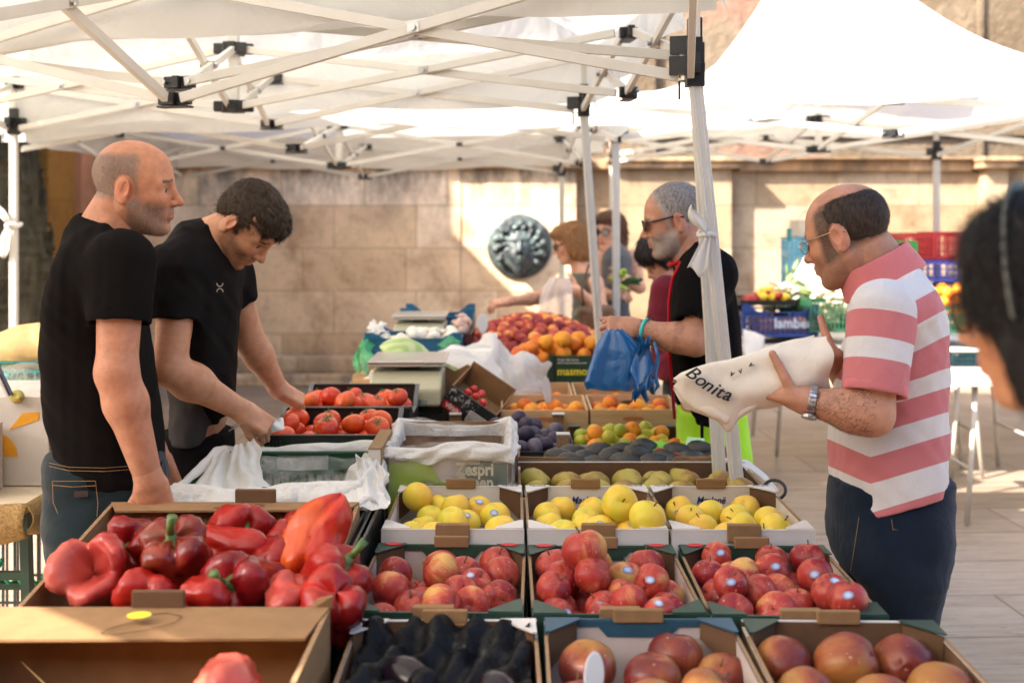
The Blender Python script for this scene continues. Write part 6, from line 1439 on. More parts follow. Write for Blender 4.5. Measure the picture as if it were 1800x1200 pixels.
def head_prims(s=1.0, ear=True, chin=1.0, nose=1.0, cheek=1.0):
    L = [ell((-.012,0,.048), (.099,.077,.087), k=.02), ell((.030,0,.030), (.062,.067,.080), k=.03), ell((.038,0,-.030), (.055,.054*cheek,.074), k=.03), ell((.01,0,-.055), (.055,.047,.045), k=.03)]
    for q in (-1,1):
        L += [cone((-.005,q*.052,-.038), (.060,q*.022,-.090), .019, .017, .03), ell((.062,q*.036,-.018), (.026,.022,.022), k=.025)]
    L += [ell((.077,0,-.092), (.019*chin,.021,.016*chin), k=.02), cone((.083,-.030,.031), (.083,.030,.031), .010, .010, .018), cone((.070,-.048,.024), (.070,.048,.024), .010, .010, .018)]
    for q in (-1,1): L.append(ell((.102,q*.033,.010), (.014,.020,.0115), k=.014, op='s'))
    for q in (-1,1):
        L += [ell((.0775,q*.0315,.010), (.0125,.0125,.0125), k=.001), cone((.089,q*.019,.0165), (.081,q*.046,.013), .0034, .003, .003), cone((.088,q*.020,.002), (.081,q*.045,.004), .0026, .0022, .004)]
    L += [cone((.091,0,.022), (.110*nose,0,-.014), .0075, .0100, .014), ell((.1145*nose,0,-.021), (.0115,.0105,.0095), k=.010)]
    for q in (-1,1): L += [ell((.103,q*.0125,-.025), (.010,.007,.0075), k=.006), ell((.111,q*.006,-.0315), (.004,.003,.003), k=.002, op='s')]
    L += [ell((.078,0,-.054), (.024,.028,.026), k=.018), cone((.0965,-.012,-.0485), (.0965,.012,-.0485), .0055, .0055, .008), cone((.095,-.011,-.0605), (.095,.011,-.0605), .0065, .0065, .008),
          cone((.104,-.019,-.0545), (.104,.019,-.0545), .0022, .0022, .003, 's'), ell((.098,0,-.074), (.010,.018,.006), k=.008, op='s')]
    if ear:
        for q in (-1,1):
            M = Mat3(0, 12, q*18)
            L += [ell((-.012,q*.079,.001), (.021,.0075,.033), M, k=.006), ell((-.004,q*.087,.006), (.011,.006,.018), M, k=.004, op='s'), ell((-.008,q*.080,-.026), (.010,.006,.010), M, k=.006), ell((-.017,q*.085,.014),(.004,.003,.014), M, k=.003, op='s')]
    if s != 1.0: L = xform_s(L, s)
    return L
def xform_s(L, s):
    out = []
    for p in L:
        out.append(P(p.lo*s, p.hi*s, (lambda x, y, z, f=p.fn: f(x/s, y/s, z/s)*s), p.op, p.k*s))
    return out
def hframe(yaw, pitch, roll=0): return np.array((Matrix.Rotation(R(yaw), 3, 'Z')@Matrix.Rotation(R(pitch), 3, 'Y')@Matrix.Rotation(R(roll), 3, 'X')))
def hand_prims(w, d, n, sgn, curl=(30,35,25), s=1.0, spread=0.0, thumb=(.75,.6,-.25), tcurl=15, fcurl=None, flat=1.0):
    """w wrist, d towards the knuckles, n out of the back of the hand, sgn thumb side"""
    w = np.array(w, float); d = np.array(d, float); d /= np.linalg.norm(d); n = np.array(n, float); n -= d*(n@d); n /= np.linalg.norm(n); l = np.cross(d, n)*sgn
    M = np.stack([d, l, n], 1); L = [rbox(w+d*.052*s, (.034*s,.028*s,.006*s), .0105*s, M, .012), cone(w-d*.01, w+d*.03*s, .027*s, .024*s, .02), ell(w+d*.035*s+l*.022*s-n*.006*s, (.030*s,.016*s,.014*s), M, k=.012)]
    for i, (off, ln) in enumerate(((.0315,.072), (.0108,.081), (-.0100,.075), (-.0305,.059))):
        p = w+d*(.089-.006*abs(i-1.2))*s+l*off*s; c_ = fcurl[i] if fcurl else curl; a = 0; lat = l*spread*(1.5-i)
        for j, (f, cr) in enumerate(zip((.45,.31,.24), c_)):
            a += R(cr); v = d*math.cos(a)-n*math.sin(a)+lat; v /= np.linalg.norm(v); q = p+v*ln*f*s
            L.append(cone(p, q, (.0090-.0007*j)*s, (.0084-.0008*j)*s, .002 if j else .005)); p = q
    p = w+d*.022*s+l*.027*s-n*.006*s; v = l*thumb[0]+d*thumb[1]+n*thumb[2]; v /= np.linalg.norm(v)
    ax = np.cross(v, -n); ax = -l
    for j, f in enumerate((.042,.032,.027)):
        q = p+v*f*s; L.append(cone(p, q, (.0135-.0018*j)*s, (.0115-.0013*j)*s, .008 if j < 1 else .003)); p = q
        v = v*math.cos(R(tcurl))+(d*.9-l*.4)*math.sin(R(tcurl)); v /= np.linalg.norm(v)
    return L
def arm_prims(sh, el, wr, r=1.0, k=.025):
    sh, el, wr = (np.array(q, float) for q in (sh, el, wr)); m = el+(wr-el)*.28
    return [cone(sh, el, .052*r, .043*r, k), cone(el, m, .043*r, .045*r, k), cone(m, wr, .045*r, .029*r, k)]
def head_col(M, t, s, skin, lip=(.45,.16,.12), brow=(.05,.03,.02), eye=True, scalp=None, beard=None, iris=(.05,.03,.02), hand_red=True):
    M = np.array(M); t = np.array(t); skin = np.array(skin); lip = np.array(lip); brow = np.array(brow)
    def f(v):
        q = ((v-t)@M)/s; x, y, z = q[:,0], q[:,1], q[:,2]; ay = np.abs(y); out = np.tile(skin, (len(v), 1)).astype(float)
        hd = (np.abs(x) < .14) & (ay < .11) & (z > -.125) & (z < .15)
        nz = fnoise(v[:,0], v[:,1], v[:,2], 60, 3); nf = np.random.RandomState(1).rand(len(v))
        out *= (1+.05*nz)[:, None]
        def mixin(w, c): out[:] = out*(1-w[:, None])+np.array(c)*w[:, None]
        red = np.exp(-((x-.112)**2+ay**2+(z+.02)**2)/.0003)*.35+np.exp(-((x-.075)**2+(ay-.045)**2+(z+.02)**2)/.0006)*.25+np.exp(-((x+.01)**2+(ay-.083)**2+(z)**2)/.0012)*.4
        mixin(np.clip(red*hd, 0, 1), skin*np.array([1.08,.68,.62]))
        if beard:
            col, amt, gz = beard
            w = np.clip((-.012-z+.35*np.maximum(x-.02,0)*0)/.02, 0, 1)*np.clip((x+.004)/.012, 0, 1)*np.clip((z+.12)/.015, 0, 1)*np.clip(1-(np.maximum(x-.078, 0)/.02), .25, 1)
            ck = np.clip(1-np.exp(-(((x-.06)/.03)**2+((ay-.038)/.02)**2+((z+.018)/.02)**2))*1.2, 0, 1)
            mu = np.exp(-(((x-.098)/.016)**2+((ay-.008)/.018)**2+((z+.040)/.0065)**2))*1.1
            w = np.clip(w*ck+mu, 0, 1)*hd*(amt*(.75+.35*nf)); mixin(np.clip(w, 0, 1), col)
        if scalp:
            col, amt, fn = scalp; w = np.clip(fn(x, ay, z), 0, 1)*hd*(amt*(.8+.3*nf)); w[(ay > .0835) | ((ay > .066) & (((x+.010)/.028)**2+((z-.001)/.040)**2 < 1))] = 0; mixin(np.clip(w, 0, 1), col)
        lw = ((np.abs(z+.0545) < .0105) & (ay < .023) & (x > .088))*.8*hd; mixin(lw, lip)
        cv = np.exp(-((z-.0345-.004*np.cos(ay*60))/.0038)**2)*((ay > .012) & (ay < .053) & (x > .055))*hd; mixin(np.clip(cv*1.2, 0, .9), brow)
        if eye:
            e = np.sqrt((x-.0775)**2+(ay-.0315)**2+(z-.010)**2); ew = ((e < .0135) & (z > .0035) & (z < .0145) & (x > .081))*hd*1.0; mixin(ew*.75, (.42,.36,.32)); mixin(((e < .0135) & (np.abs(ay-.031) < .0075) & (z > .003) & (z < .0145) & (x > .084))*hd*.95, iris)
            mixin((np.abs(z-.0165) < .002)*((ay > .018) & (ay < .046) & (x > .078))*hd*.5, brow)
        return np.clip(out, 0, 1)
    return f
def hair_mesh(name, prims, M, t, s, mat, h, disp, parent):
    return sdf_mesh(name, xform(xform_s(prims, s) if s != 1 else prims, M, t), h, mat, parent, disp=disp)
def sleeve(sh, el, f, r0, r1, arm_r):
    sh, el = np.array(sh, float), np.array(el, float); d = (el-sh)/np.linalg.norm(el-sh); L_ = np.linalg.norm(el-sh); e = sh+d*L_*f
    lo = np.minimum(e, el+d*.1)-.11; hi = np.maximum(e, el+d*.1)+.11
    return [comp([cone(sh, e+d*.05, r0, r1, .035), plane_cut(e, d, lo, hi, .004), cone(e-d*.028, e+d*.1, arm_r, arm_r+.006, .003, 's')], .03)], [], e, d
def base_of(px, Y): v = at(px, 0, Y); return Vector((v.x, Y, 0))
def Lf(b, Y0): return lambda px, py, dy=0: np.array(at(px, py, Y0+dy)-b)
def zpy(py, Y): return CAMZ-(py-HY)*Y/FPX
def prof(rows, px0, Y):
    """rows: (py, px_left, px_right, half side width) -> slab arrays bottom-up, all in metres relative to px0"""
    rows = sorted(rows, key=lambda r: -r[0]); bx = (px0-HX)*Y/FPX; q = 1 if px0 > HX else -1; zs, xc, a, bb = [], [], [], []
    for py, l, r, b in rows:      # the outline is seen on the flank nearer to or farther from the lens
        xl = (l-HX)*(Y+q*b*.5)/FPX-bx; xr = (r-HX)*(Y-q*b*.5)/FPX-bx
        zs.append(zpy(py, Y)); xc.append((xl+xr)/2); a.append((xr-xl)/2); bb.append(b)
    return zs, xc, a, bb
def legs(px0, Y, hipz, xo, sy=.095, r=(.105,.075,.055), fwd=0, foot=1):
    L = []
    for q in (-1,1):
        L += [cone((xo, q*sy, hipz), (xo+.01*foot, q*(sy+.01), .50), r[0], r[1], .04), cone((xo+.01*foot, q*(sy+.01), .50), (xo, q*(sy+.012), .09), r[1], r[2], .04)]
    return L
M_DENIM = cloth("dark blue denim", (.006,.011,.022), (.012,.020,.034), fs=5, fb=.5, weave=350); M_DENIMT = cloth("teal washed denim", (.011,.019,.024), (.020,.032,.037), fs=5, fb=.5, weave=350)
M_TEE = cloth("black cotton", (.0065,.0055,.0058), (.009,.0075,.0078), fs=4, fb=.25, sheen=0); M_TEE2 = cloth("black and grey sports fabric", (.02,.02,.02), vcol=True, fs=5, fb=.4, rough=.8, sheen=0)
M_SHOE = simple("dark shoe", (.03,.025,.022), .6, .2); M_STITCH = simple("orange stitching", (.34,.19,.07), .8)
M_GOLD = simple("thin metal frame", (.45,.36,.22), .25, .1, metal=1); M_LENSD = simple("dark lens", (.01,.008,.008), .08, .1)
def shoes(T, b, xo, foot, sy=.105):
    for q in (-1,1):
        sdf_mesh("shoe", [ell((xo+foot*.06, q*sy, .045), (.135,.048,.05), k=.01), ell((xo-foot*.03, q*sy, .07), (.06,.042,.06), k=.03), plane_cut((0,0,0.002),(0,0,-1),(-2,-2,-.2),(2,2,.03))], .01, M_SHOE, T)
def specs(T, M, t, s, dark, half=False, rim=None, lens=None, lw=.026, lh=.019, z0=.010):
    """glasses in the head frame"""
    M4 = Matrix(M.tolist()); tt = Vector(t); W_ = lambda x, y, z: M4@(Vector((x, y, z))*s)+tt
    mb = MB(); rm = rim or M_BLK
    for q in (-1,1):
        n = 20; mb.tube([W_(.108-.30*(abs(y_:=q*.032+lw*math.cos(a)))**1.6, y_, z0+lh*math.sin(a)) for a in [2*math.pi*i/n for i in range(n)]], .0011 if not dark else .0022, 6, closed=True)
        pts = [W_(.098,q*.060,z0+.008), W_(.05,q*.073,z0+.010), W_(.0,q*.080,z0+.012), W_(-.03,q*.081,z0+.002)]
        mb.tube(pts, .0012 if not dark else .003, 6)
    mb.tube([W_(.106,-.010,z0+.004), W_(.108,0,z0+.006), W_(.106,.010,z0+.004)], .0013, 6)
    mb.build("glasses_frame", rm, T, smooth=True)
    for q in (-1,1):
        mb = MB(); n = 20; c = [W_(.107-.30*(abs(y_:=q*.032+lw*.97*math.cos(a)))**1.6, y_, z0+lh*.97*math.sin(a)) for a in [2*math.pi*i/n for i in range(n)]]; mb.add(c, [tuple(range(n))]); mb.build("lens", lens, T, solid=.001)

# ---------- bald man in a black T-shirt ----------
def person_bald():
    Y0 = 3.0; px0 = 190; b = base_of(px0, Y0); L = Lf(b, Y0)
    T = empty("person", "bald man with grey stubble in plain black T-shirt and dark jeans, looking right", "person", b)
    s = 1.0; M = hframe(4, 4, 0); ht = L(237, 337); hp = xform(head_prims(s, nose=1.03, chin=1.1), M, ht)
    rows = [(400,165,215,.09),(425,112,232,.15),(455,90,250,.195),(500,76,258,.205),(560,62,266,.195),(620,58,278,.185),(680,62,288,.18),(740,70,294,.175),(800,88,298,.17),(838,96,296,.165)]
    zs, xc, a, bb = prof(rows, px0, Y0)
    nk = [cone(ht+np.array([-.030,0,-.03]), L(188,425), .056, .068, .03)]; body = nk+[cone(ht+np.array([-.030,0,-.03]), L(188,425), .056, .068, .03), cone(ht+np.array([-.055,0,-.02]), L(160,432), .04, .06, .03), ell(L(255,440)+np.array([0,0,0]), (.05,.05,.04), k=.04) if 0 else ell(L(200,410), (.055,.06,.06), k=.03)]
    body += [slab(zs, xc, [q-.014 for q in a], [q-.014 for q in bb], k=.04)]
    sh = L(214,460,-.17); el = L(205,655,-.23); wr = L(262,843,-.20)
    hnd = hand_prims(wr, (.28,.05,-1), (.25,-1,-.05), 1, (25,35,25), 1.08, thumb=(.8,.7,-.2)); body += arm_prims(sh, el, wr, 1.12)
    sh2 = L(214,460,.17); el2 = L(215,640,.24); wr2 = L(275,800,.24); body += arm_prims(sh2, el2, wr2, 1.1)+hand_prims(wr2, (.4,0,-1), (.2,1,0), -1, s=1.05)
    sc = lambda x, y, z: np.clip((.105-z)/.02, 0, 1)*np.clip((.032-x+.0*z)/.02, 0, 1)*np.clip((z+.045+.3*np.maximum(x,-.05))/.02, 0, 1)*np.clip(1-np.exp(-((y-.0)/.05)**2)*np.clip((z-.07)/.03,0,1), 0, 1)
    cf = head_col(M, ht, s, (.52,.235,.135), brow=(.05,.032,.022), beard=((.17,.125,.10), .72, 0), scalp=((.19,.145,.115), .78, sc), lip=(.36,.13,.10))
    o = sdf_mesh("body", body, .0045, M_SKIN, T, colfn=cf, fine=[(hp+nk, .0024), (hnd+[cone(wr-(wr-el)*.12, wr, .032, .0325, .02)], .0022)])
    msk = lambda v: (lambda q: sc(q[:,0], np.abs(q[:,1]), q[:,2])*(np.abs(q[:,1]) < .083)*(q[:,2] > -.06)*(q[:,2] < .12)*(np.abs(q[:,0]) < .13)*(((q[:,0]+.010)/.030)**2+((q[:,2]-.001)/.042)**2 > 1) > .35)((v-ht)@M)
    strands(o, "stubble_hair", 7000, msk, lambda p, n: np.tile(-M[:,2]*.8-M[:,0]*.5, (len(p),1)), .0045, .0007, hairmat("grey stubble", (.10,.085,.075), (.36,.33,.30)), .5, 3, parent=T)
    bm = lambda v: (lambda q: (q[:,2] < -.03)*(q[:,2] > -.112)*(q[:,0] > .005)*(np.abs(q[:,1]) < .065)*~((np.abs(q[:,2]+.0545) < .008)&(np.abs(q[:,1]) < .022)))((v-ht)@M)
    strands(o, "beard_stubble", 4500, bm, lambda p, n: np.tile(-M[:,2], (len(p),1)), .0035, .0006, hairmat("greying beard", (.09,.07,.06), (.40,.36,.32)), .5, 4, parent=T)
    slv, cut, e, d = sleeve(sh, el, .56, .082, .076, .068); slv2, cut2, e2, d2 = sleeve(sh2, el2, .56, .080, .074, .068)
    shirt = [slab(zs, xc, a, bb, k=.03, n=2.4), cone(L(170,430), L(200,470,-.16), .075, .078, .05), cone(L(170,430), L(200,470,.16), .075, .078, .05)]+slv+slv2+cut+cut2
    nb = L(200,400); shirt += [cone(L(208,425), ht+np.array([-.02,0,-.02]), .071, .075, .012, 's'), cone(L(180,418), ht+np.array([-.05,0,.02]), .064, .07, .012, 's'), cone((.0,0,zs[0]-.02), (.0,0,zs[0]+.05), .12, .12, .02, 's')]
    sdf_mesh("t_shirt", shirt, .0052, M_TEE, T, disp=lambda x, y, z: .0045*fnoise(x*1.5, y, z*.8+.6*x, 8, 4)+.0014*fnoise(x*1.8+.5*z, y, z*.9, 24, 6))
    mb = MB(); ring = []
    for i in range(28):
        a_ = 2*math.pi*i/28; c = np.array(L(200,412)); ring.append(c+np.array([.085*math.cos(a_), .078*math.sin(a_), -.042*math.cos(a_)+.004]))
    hip = zpy(815, Y0)
    z2 = [.80,.90,.98,1.05]; jeans = [slab(z2, [.0,.0,-.005,-.005], [.135,.152,.150,.146], [.17,.18,.175,.165], k=.04)]+legs(px0, Y0, .86, -.015, .092, (.105,.078,.062))
    sdf_mesh("jeans", jeans, .009, M_DENIMT, T, disp=lambda x, y, z: .003*fnoise(x, y, z*1.5, 20, 8))
    sy_ = lambda x: -(.18*(max(0, 1-abs(x/.152)**2.3))**(1/2.3)+.004)
    def surf(px, py): p = L(px, py, -.15); x = p[0]; return (x, sy_(min(.145, max(-.145, x))), p[2])
    pk = [surf(*q) for q in ((96,843),(176,840),(180,880),(178,905),(146,918),(112,905),(98,880),(96,843))]
    mb = MB(); mb.tube(pk, .0007, 4); mb.tube([surf(96,850),surf(136,850),surf(177,848)], .0007, 4); mb.build("pocket_stitching", M_STITCH, T)
    mb = MB(); mb.tube([surf(88,812),surf(130,816),surf(190,818),surf(240,822)], .0006, 4); mb.tube([surf(88,818),surf(130,822),surf(190,824),surf(240,828)], .0006, 4); mb.build("waist_stitching", M_STITCH, T)
    mb = MB(); c = Vector(surf(152,862)); mb.box(c, (.032,.006,.014), rz=.15); mb.build("leather_patch", simple("dark patch", (.03,.015,.015), .7, .4, 90), T)
    shoes(T, b, -.02, 1); return T
person_bald()

# ---------- young dark-haired man bending over the tomatoes ----------
def person_young():
    Y0 = 3.55; px0 = 345; b = base_of(px0, Y0); L = Lf(b, Y0)
    T = empty("person", "dark-haired young man in black and grey sports shirt bending over tomato crates", "person", b)
    s = 1.04; M = hframe(-14, 52, 0); ht = L(430,396); hp = xform(head_prims(s), M, ht)
    rows = [(402,330,370,.08),(425,302,402,.14),(455,282,425,.19),(500,272,430,.20),(550,274,430,.19),(600,280,428,.18),(650,288,424,.17),(700,292,420,.165),(745,292,412,.165),(768,290,402,.16)]
    zs, xc, a, bb = prof(rows, px0, Y0)
    nk = [cone(ht+np.array([-.050,0,-.012]), L(352,430), .055, .066, .03)]; body = nk+[nk[0], slab(zs, xc, [q-.014 for q in a], [q-.014 for q in bb], k=.04)]
    sh = L(312,475,-.18); el = L(300,650,-.24); wr = L(426,722,-.12)
    body += arm_prims(sh, el, wr, 1.10)+[ell((np.array(el)*.7+np.array(wr)*.3), (.06,.05,.045), k=.03)]; hnd = hand_prims(wr, (.75,.15,-.55), (.35,-.55,.75), 1, (55,60,30), 1.03, thumb=(.3,.9,-.5), tcurl=25)
    sh2 = L(405,480,.16); el2 = L(440,600,.22); wr2 = L(490,683,.30)
    hnd2 = hand_prims(wr2, (.75,.25,-.5), (.5,-.3,.8), -1, (50,55,30), 1.0, thumb=(.4,.8,-.4), tcurl=20); body += arm_prims(sh2, el2, wr2, 1.06)
    cf = head_col(M, ht, s, (.56,.285,.165), brow=(.03,.018,.012), beard=((.13,.085,.05), .42, 0), lip=(.45,.17,.13))
    o = sdf_mesh("body", body, .0045, M_SKIN, T, colfn=cf, fine=[(hp+nk, .0024), (hnd+[cone(wr-(wr-el)*.12, wr, .0315, .032, .02)], .0022), (hnd2+[cone(wr2-(wr2-el2)*.12, wr2, .0305, .031, .02)], .0024)])
    bm = lambda v: (lambda q: (q[:,2] < -.02)*(q[:,2] > -.112)*(q[:,0] > .0)*(np.abs(q[:,1]) < .068)*(q[:,2] < -.012-.35*np.maximum(q[:,0]-.03, 0))*~((np.abs(q[:,2]+.0545) < .008)&(np.abs(q[:,1]) < .022)))(((v-ht)@M)/s)
    strands(o, "beard_stubble", 5000, bm, lambda p, n: np.tile(-M[:,2], (len(p),1)), .0032, .0006, hairmat("brown beard", (.03,.018,.01), (.09,.055,.03)), .5, 4, parent=T)
    hr = [ell((-.013,0,.051), (.1015,.080,.0915), k=.01), ell((.045,0,.082), (.054,.062,.038), k=.03), ell((-.068,0,.008), (.034,.058,.042), k=.03), ell((-.002,-.070,.03), (.03,.012,.03), k=.02), ell((-.002,.070,.03), (.03,.012,.03), k=.02), cone((.026,-.073,.03), (.022,-.071,-.008), .009, .006, .01), cone((.026,.073,.03), (.022,.071,-.008), .009, .006, .01)]
    hr += [ell((.090,0,.0), (.060,.08,.058), k=.012, op='s'), ell((.055,-.088,.0), (.040,.03,.040), k=.01, op='s'), ell((.055,.088,.0), (.040,.03,.040), k=.01, op='s'), ell((-.008,-.084,.0), (.026,.022,.034), k=.006, op='s'), ell((-.008,.084,.0), (.026,.022,.034), k=.006, op='s')]
    hr += [ell((.02,0,-.065),(.10,.075,.055),k=.01,op='s')]
    Mi = M.T
    def hd(x, y, z):
        q = np.stack([x-ht[0], y-ht[1], z-ht[2]], 1)@M; u, v, w = q[:,0], q[:,1], q[:,2]
        ang = np.arctan2(v, w+.02); return .0014*np.sin(ang*46+np.sin(u*70)*1.5+3*np.sin(ang*5))+.0026*fnoise(u*1.1, v*2.2, w*2.2, 70, 4)*(1+2*np.clip(u/.08,0,1))
    hair_mesh("hair", hr, M, ht, s, hairmat("dark brown hair", (.018,.011,.007), (.075,.045,.025)), .0030, hd, T)
    ho = [c for c in T.children if c.name.startswith("hair")][0]
    strands(ho, "hair_strands", 16000, None, lambda p, n: (lambda q: (np.stack([.4+q[:,0]*6, q[:,1]*9, np.full(len(q), -.75)], 1))@M.T)((p-ht)@M), .017, .0010, ho.data.materials[0], .10, 5, curl=.12, parent=T, jit=.35)
    slv, cut, e, d = sleeve(sh, el, .50, .076, .066, .060); slv2, cut2, e2, d2 = sleeve(sh2, el2, .42, .072, .066, .058)
    shirt = [slab(zs, xc, a, bb, k=.03), cone(L(340,430), L(310,468,-.15), .07, .075, .05), cone(L(350,430), L(390,468,.14), .07, .075, .05)]+slv+slv2+cut+cut2
    shirt += [cone(L(362,432), ht+np.array([-.02,0,-.01]), .064, .072, .01, 's'), cone((.0,0,zs[0]-.03), (.0,0,zs[0]+.04), .12, .12, .02, 's')]
    kk = Y0/FPX
    def sc(v):
        py = HY+(CAMZ-v[:,2])/kk; pxx = px0+v[:,0]/kk; bnd = np.interp(py, [540,560,640,760], [342,350,362,398]); out = np.tile((.009,.0075,.008), (len(v),1))
        dl = np.abs((v-sh)@np.cross(d, [0,0,1.])) if 0 else None
        near_arm = np.linalg.norm(np.cross(v-sh, d), axis=1) < .085
        g = (v[:,1] < .02) & (py > 552) & (pxx < bnd) & ~(near_arm & (py < 570)); out[g] = (.050,.046,.045); return out
    sdf_mesh("sports_shirt", shirt, .0050, M_TEE2, T, colfn=sc, disp=lambda x, y, z: .0055*fnoise(x*1.6+.8*z, y, z*.9-x, 11, 14)+.0018*fnoise(x*2+z, y, z-x, 26, 16))
    # small chest emblem: two crossing arcs
    c = L(388,505,-.19); mb = MB(); yy = -.200
    for q in (-1,1): mb.tube([(c[0]+.009*math.cos(t_)+0, yy, c[2]+q*(.013-.010*math.sin(t_))) for t_ in [math.pi*i/8 for i in range(9)]], .0016, 6)
    mb.build("chest_emblem", simple("silver print", (.45,.42,.38), .4), T)
    z2 = [.78,.86,.94,1.0]; sdf_mesh("trousers", [slab(z2, [-.0,.0,-.0,-.0], [.115,.118,.112,.108], [.165,.17,.16,.155], k=.04)]+legs(px0, Y0, .84, .0, .09), .010, M_TEE, T, disp=lambda x, y, z: .003*fnoise(x, y, z, 20, 18))
    shoes(T, b, 0, 1); return T
person_young()
M_PAP = simple("white tissue", (.80,.76,.72), .8, .05, 20)
sheet("paper_towel", "white paper held in the young man's right hand over the crate", [at(452,770,3.46),at(500,752,3.50),at(448,738,3.44),at(498,733,3.52)], (0,-.01,.01), M_PAP, 20, 16, .006, (7,6), 5, cat="paper")
T = empty("scissors", "steel blades sticking out of the young man's right hand", "scissors", at(425,745,3.40)); mb = MB()
for k in (0,1): mb.beam(at(446,733,3.42)-T.location, at(402+4*k,757-7*k,3.38)-T.location, .007, .002)
mb.build("blades", M_INOX, T)

# ---------- grey-haired man with sunglasses ----------
def person_grey():
    Y0 = 4.15; px0 = 1245; b = base_of(px0, Y0); L = Lf(b, Y0)
    T = empty("person", "grey-haired bearded man in sunglasses and red-trimmed black shirt holding a blue bag", "person", b)
    s = 1.06; M = hframe(176, 12, 0); ht = L(1186,392); hp = xform(head_prims(s, cheek=1.08), M, ht)
    rows = [(430,1212,1245,.08),(450,1196,1268,.15),(480,1186,1290,.195),(520,1178,1301,.20),(570,1174,1307,.195),(620,1174,1309,.19),(680,1180,1310,.185),(738,1190,1312,.18)]
    zs, xc, a, bb = prof(rows, px0, Y0)
    nk = [cone(ht+np.array([.035,0,-.02]), L(1222,452), .060, .074, .03)]; body = nk+[nk[0], slab(zs, xc, [q-.014 for q in a], [q-.014 for q in bb], k=.04)]
    sh = L(1245,482,-.19); el = L(1222,600,-.24); wr = L(1120,578,-.14)
    hnd = hand_prims(wr, (-1,.1,.05), (-.1,-.8,.6), 1, (45,60,35), 1.1, thumb=(.35,.85,-.35)); body += arm_prims(sh, el, wr, 1.12)
    sh2 = L(1230,482,.18); el2 = L(1200,600,.24); wr2 = L(1128,585,.10); body += arm_prims(sh2, el2, wr2, 1.1)+hand_prims(wr2, (-1,-.3,.05), (-.1,.8,.6), -1, (45,60,35), 1.1)
    sc = lambda x, y, z: np.clip((.055-x+.25*(z-.08))/.012, 0, 1)*np.clip((z+.045+.4*np.maximum(x,-.06))/.02, 0, 1)
    cf = head_col(M, ht, s, (.52,.255,.16), beard=((.48,.43,.40), .75, 0), scalp=((.42,.38,.36), .9, sc), brow=(.2,.16,.14), eye=False)
    o = sdf_mesh("body", body, .0055, M_SKIN, T, colfn=cf, fine=[(hp+nk, .003), (hnd+[cone(wr-(wr-el)*.12, wr, .032, .0325, .02)], .0028)])
    fa = lambda v: (lambda t_: (t_ > .15)*(t_ < .95)*(np.linalg.norm(np.cross(v-el, wr-el), axis=1)/np.linalg.norm(wr-el) < .07))(((v-el)@(wr-el))/((wr-el)@(wr-el)))
    strands(o, "arm_hair", 1600, fa, lambda p, n: np.tile(wr-el, (len(p),1))*3+np.array([0,0,-.4]), .014, .0006, hairmat("dark arm hair", (.02,.012,.008), (.06,.04,.025)), .2, 5, parent=T)
    bm = lambda v: (lambda q: (q[:,2] < -.03)*(q[:,2] > -.115)*(q[:,0] > .0)*(np.abs(q[:,1]) < .068)*~((np.abs(q[:,2]+.0545) < .008)&(np.abs(q[:,1]) < .022)))(((v-ht)@M)/s)
    strands(o, "beard_hair", 4000, bm, lambda p, n: np.tile(-M[:,2], (len(p),1)), .007, .0009, hairmat("white beard", (.30,.26,.23), (.62,.58,.54)), .4, 4, parent=T)
    hr = [ell((-.014,0,.050), (.103,.081,.090), k=.01), ell((.090,0,.01), (.050,.09,.075), k=.012, op='s'), ell((.03,0,-.075), (.11,.10,.07), k=.01, op='s'), ell((-.006,-.084,.0), (.026,.02,.036), k=.006, op='s'), ell((-.006,.084,.0), (.026,.02,.036), k=.006, op='s')]
    hair_mesh("hair", hr, M, ht, s, hairmat("short grey hair", (.16,.13,.12), (.42,.38,.36)), .0042, lambda x, y, z: .0010*fnoise(x, y, z, 130, 4), T)
    ho = [c for c in T.children if c.name.startswith("hair")][0]
    strands(ho, "hair_strands", 9000, None, lambda p, n: (lambda q: (np.stack([q[:,0]*5-.3, q[:,1]*6, np.full(len(q), -.6)], 1))@M.T)((p-ht)@M), .010, .0010, ho.data.materials[0], .35, 5, parent=T)
    specs(T, M, ht, s, True, lens=M_LENSD, lw=.028, lh=.019, z0=.012)
    slv, cut, e, d = sleeve(sh, el, .74, .092, .082, .066); slv2, cut2, _, _ = sleeve(sh2, el2, .7, .088, .08, .066)
    shirt = [slab(zs, xc, a, bb, k=.03), cone(L(1228,458), L(1245,482,-.17), .075, .085, .05), cone(L(1228,458), L(1235,482,.17), .075, .085, .05)]+slv+slv2+cut+cut2+[cone(L(1215,455), ht+np.array([.02,0,-.02]), .072, .08, .01, 's'), cone((.01,0,zs[0]-.03), (.01,0,zs[0]+.04), .13, .13, .02, 's')]
    sdf_mesh("shirt", shirt, .006, M_TEE, T, disp=lambda x, y, z: .005*fnoise(x*1.4, y, z*.8+x, 9, 24)+.0015*fnoise(x*1.6, y, z+.5*x, 24, 26))
    M_REDT = cloth("red trim", (.45,.01,.015)); mb = MB()
    c = L(1217,444); mb.tube([c+np.array([.085*math.cos(a_), .082*math.sin(a_), .045*math.cos(a_)]) for a_ in [2*math.pi*i/24 for i in range(24)]], .008, 8, closed=True); mb.build("collar_trim", M_REDT, T, smooth=True)
    mb = MB(); mb.tube([L(1197,460,-.13), L(1182,490,-.135), L(1176,530,-.13), L(1176,570,-.12), L(1178,640,-.12), L(1186,736,-.12)], .006, 6); mb.build("side_piping", M_REDT, T, smooth=True)
    z2 = [.74,.82,.90,.97]; M_NEON = cloth("neon yellow-green fabric", (.38,.72,.02), (.45,.8,.04), fs=10)
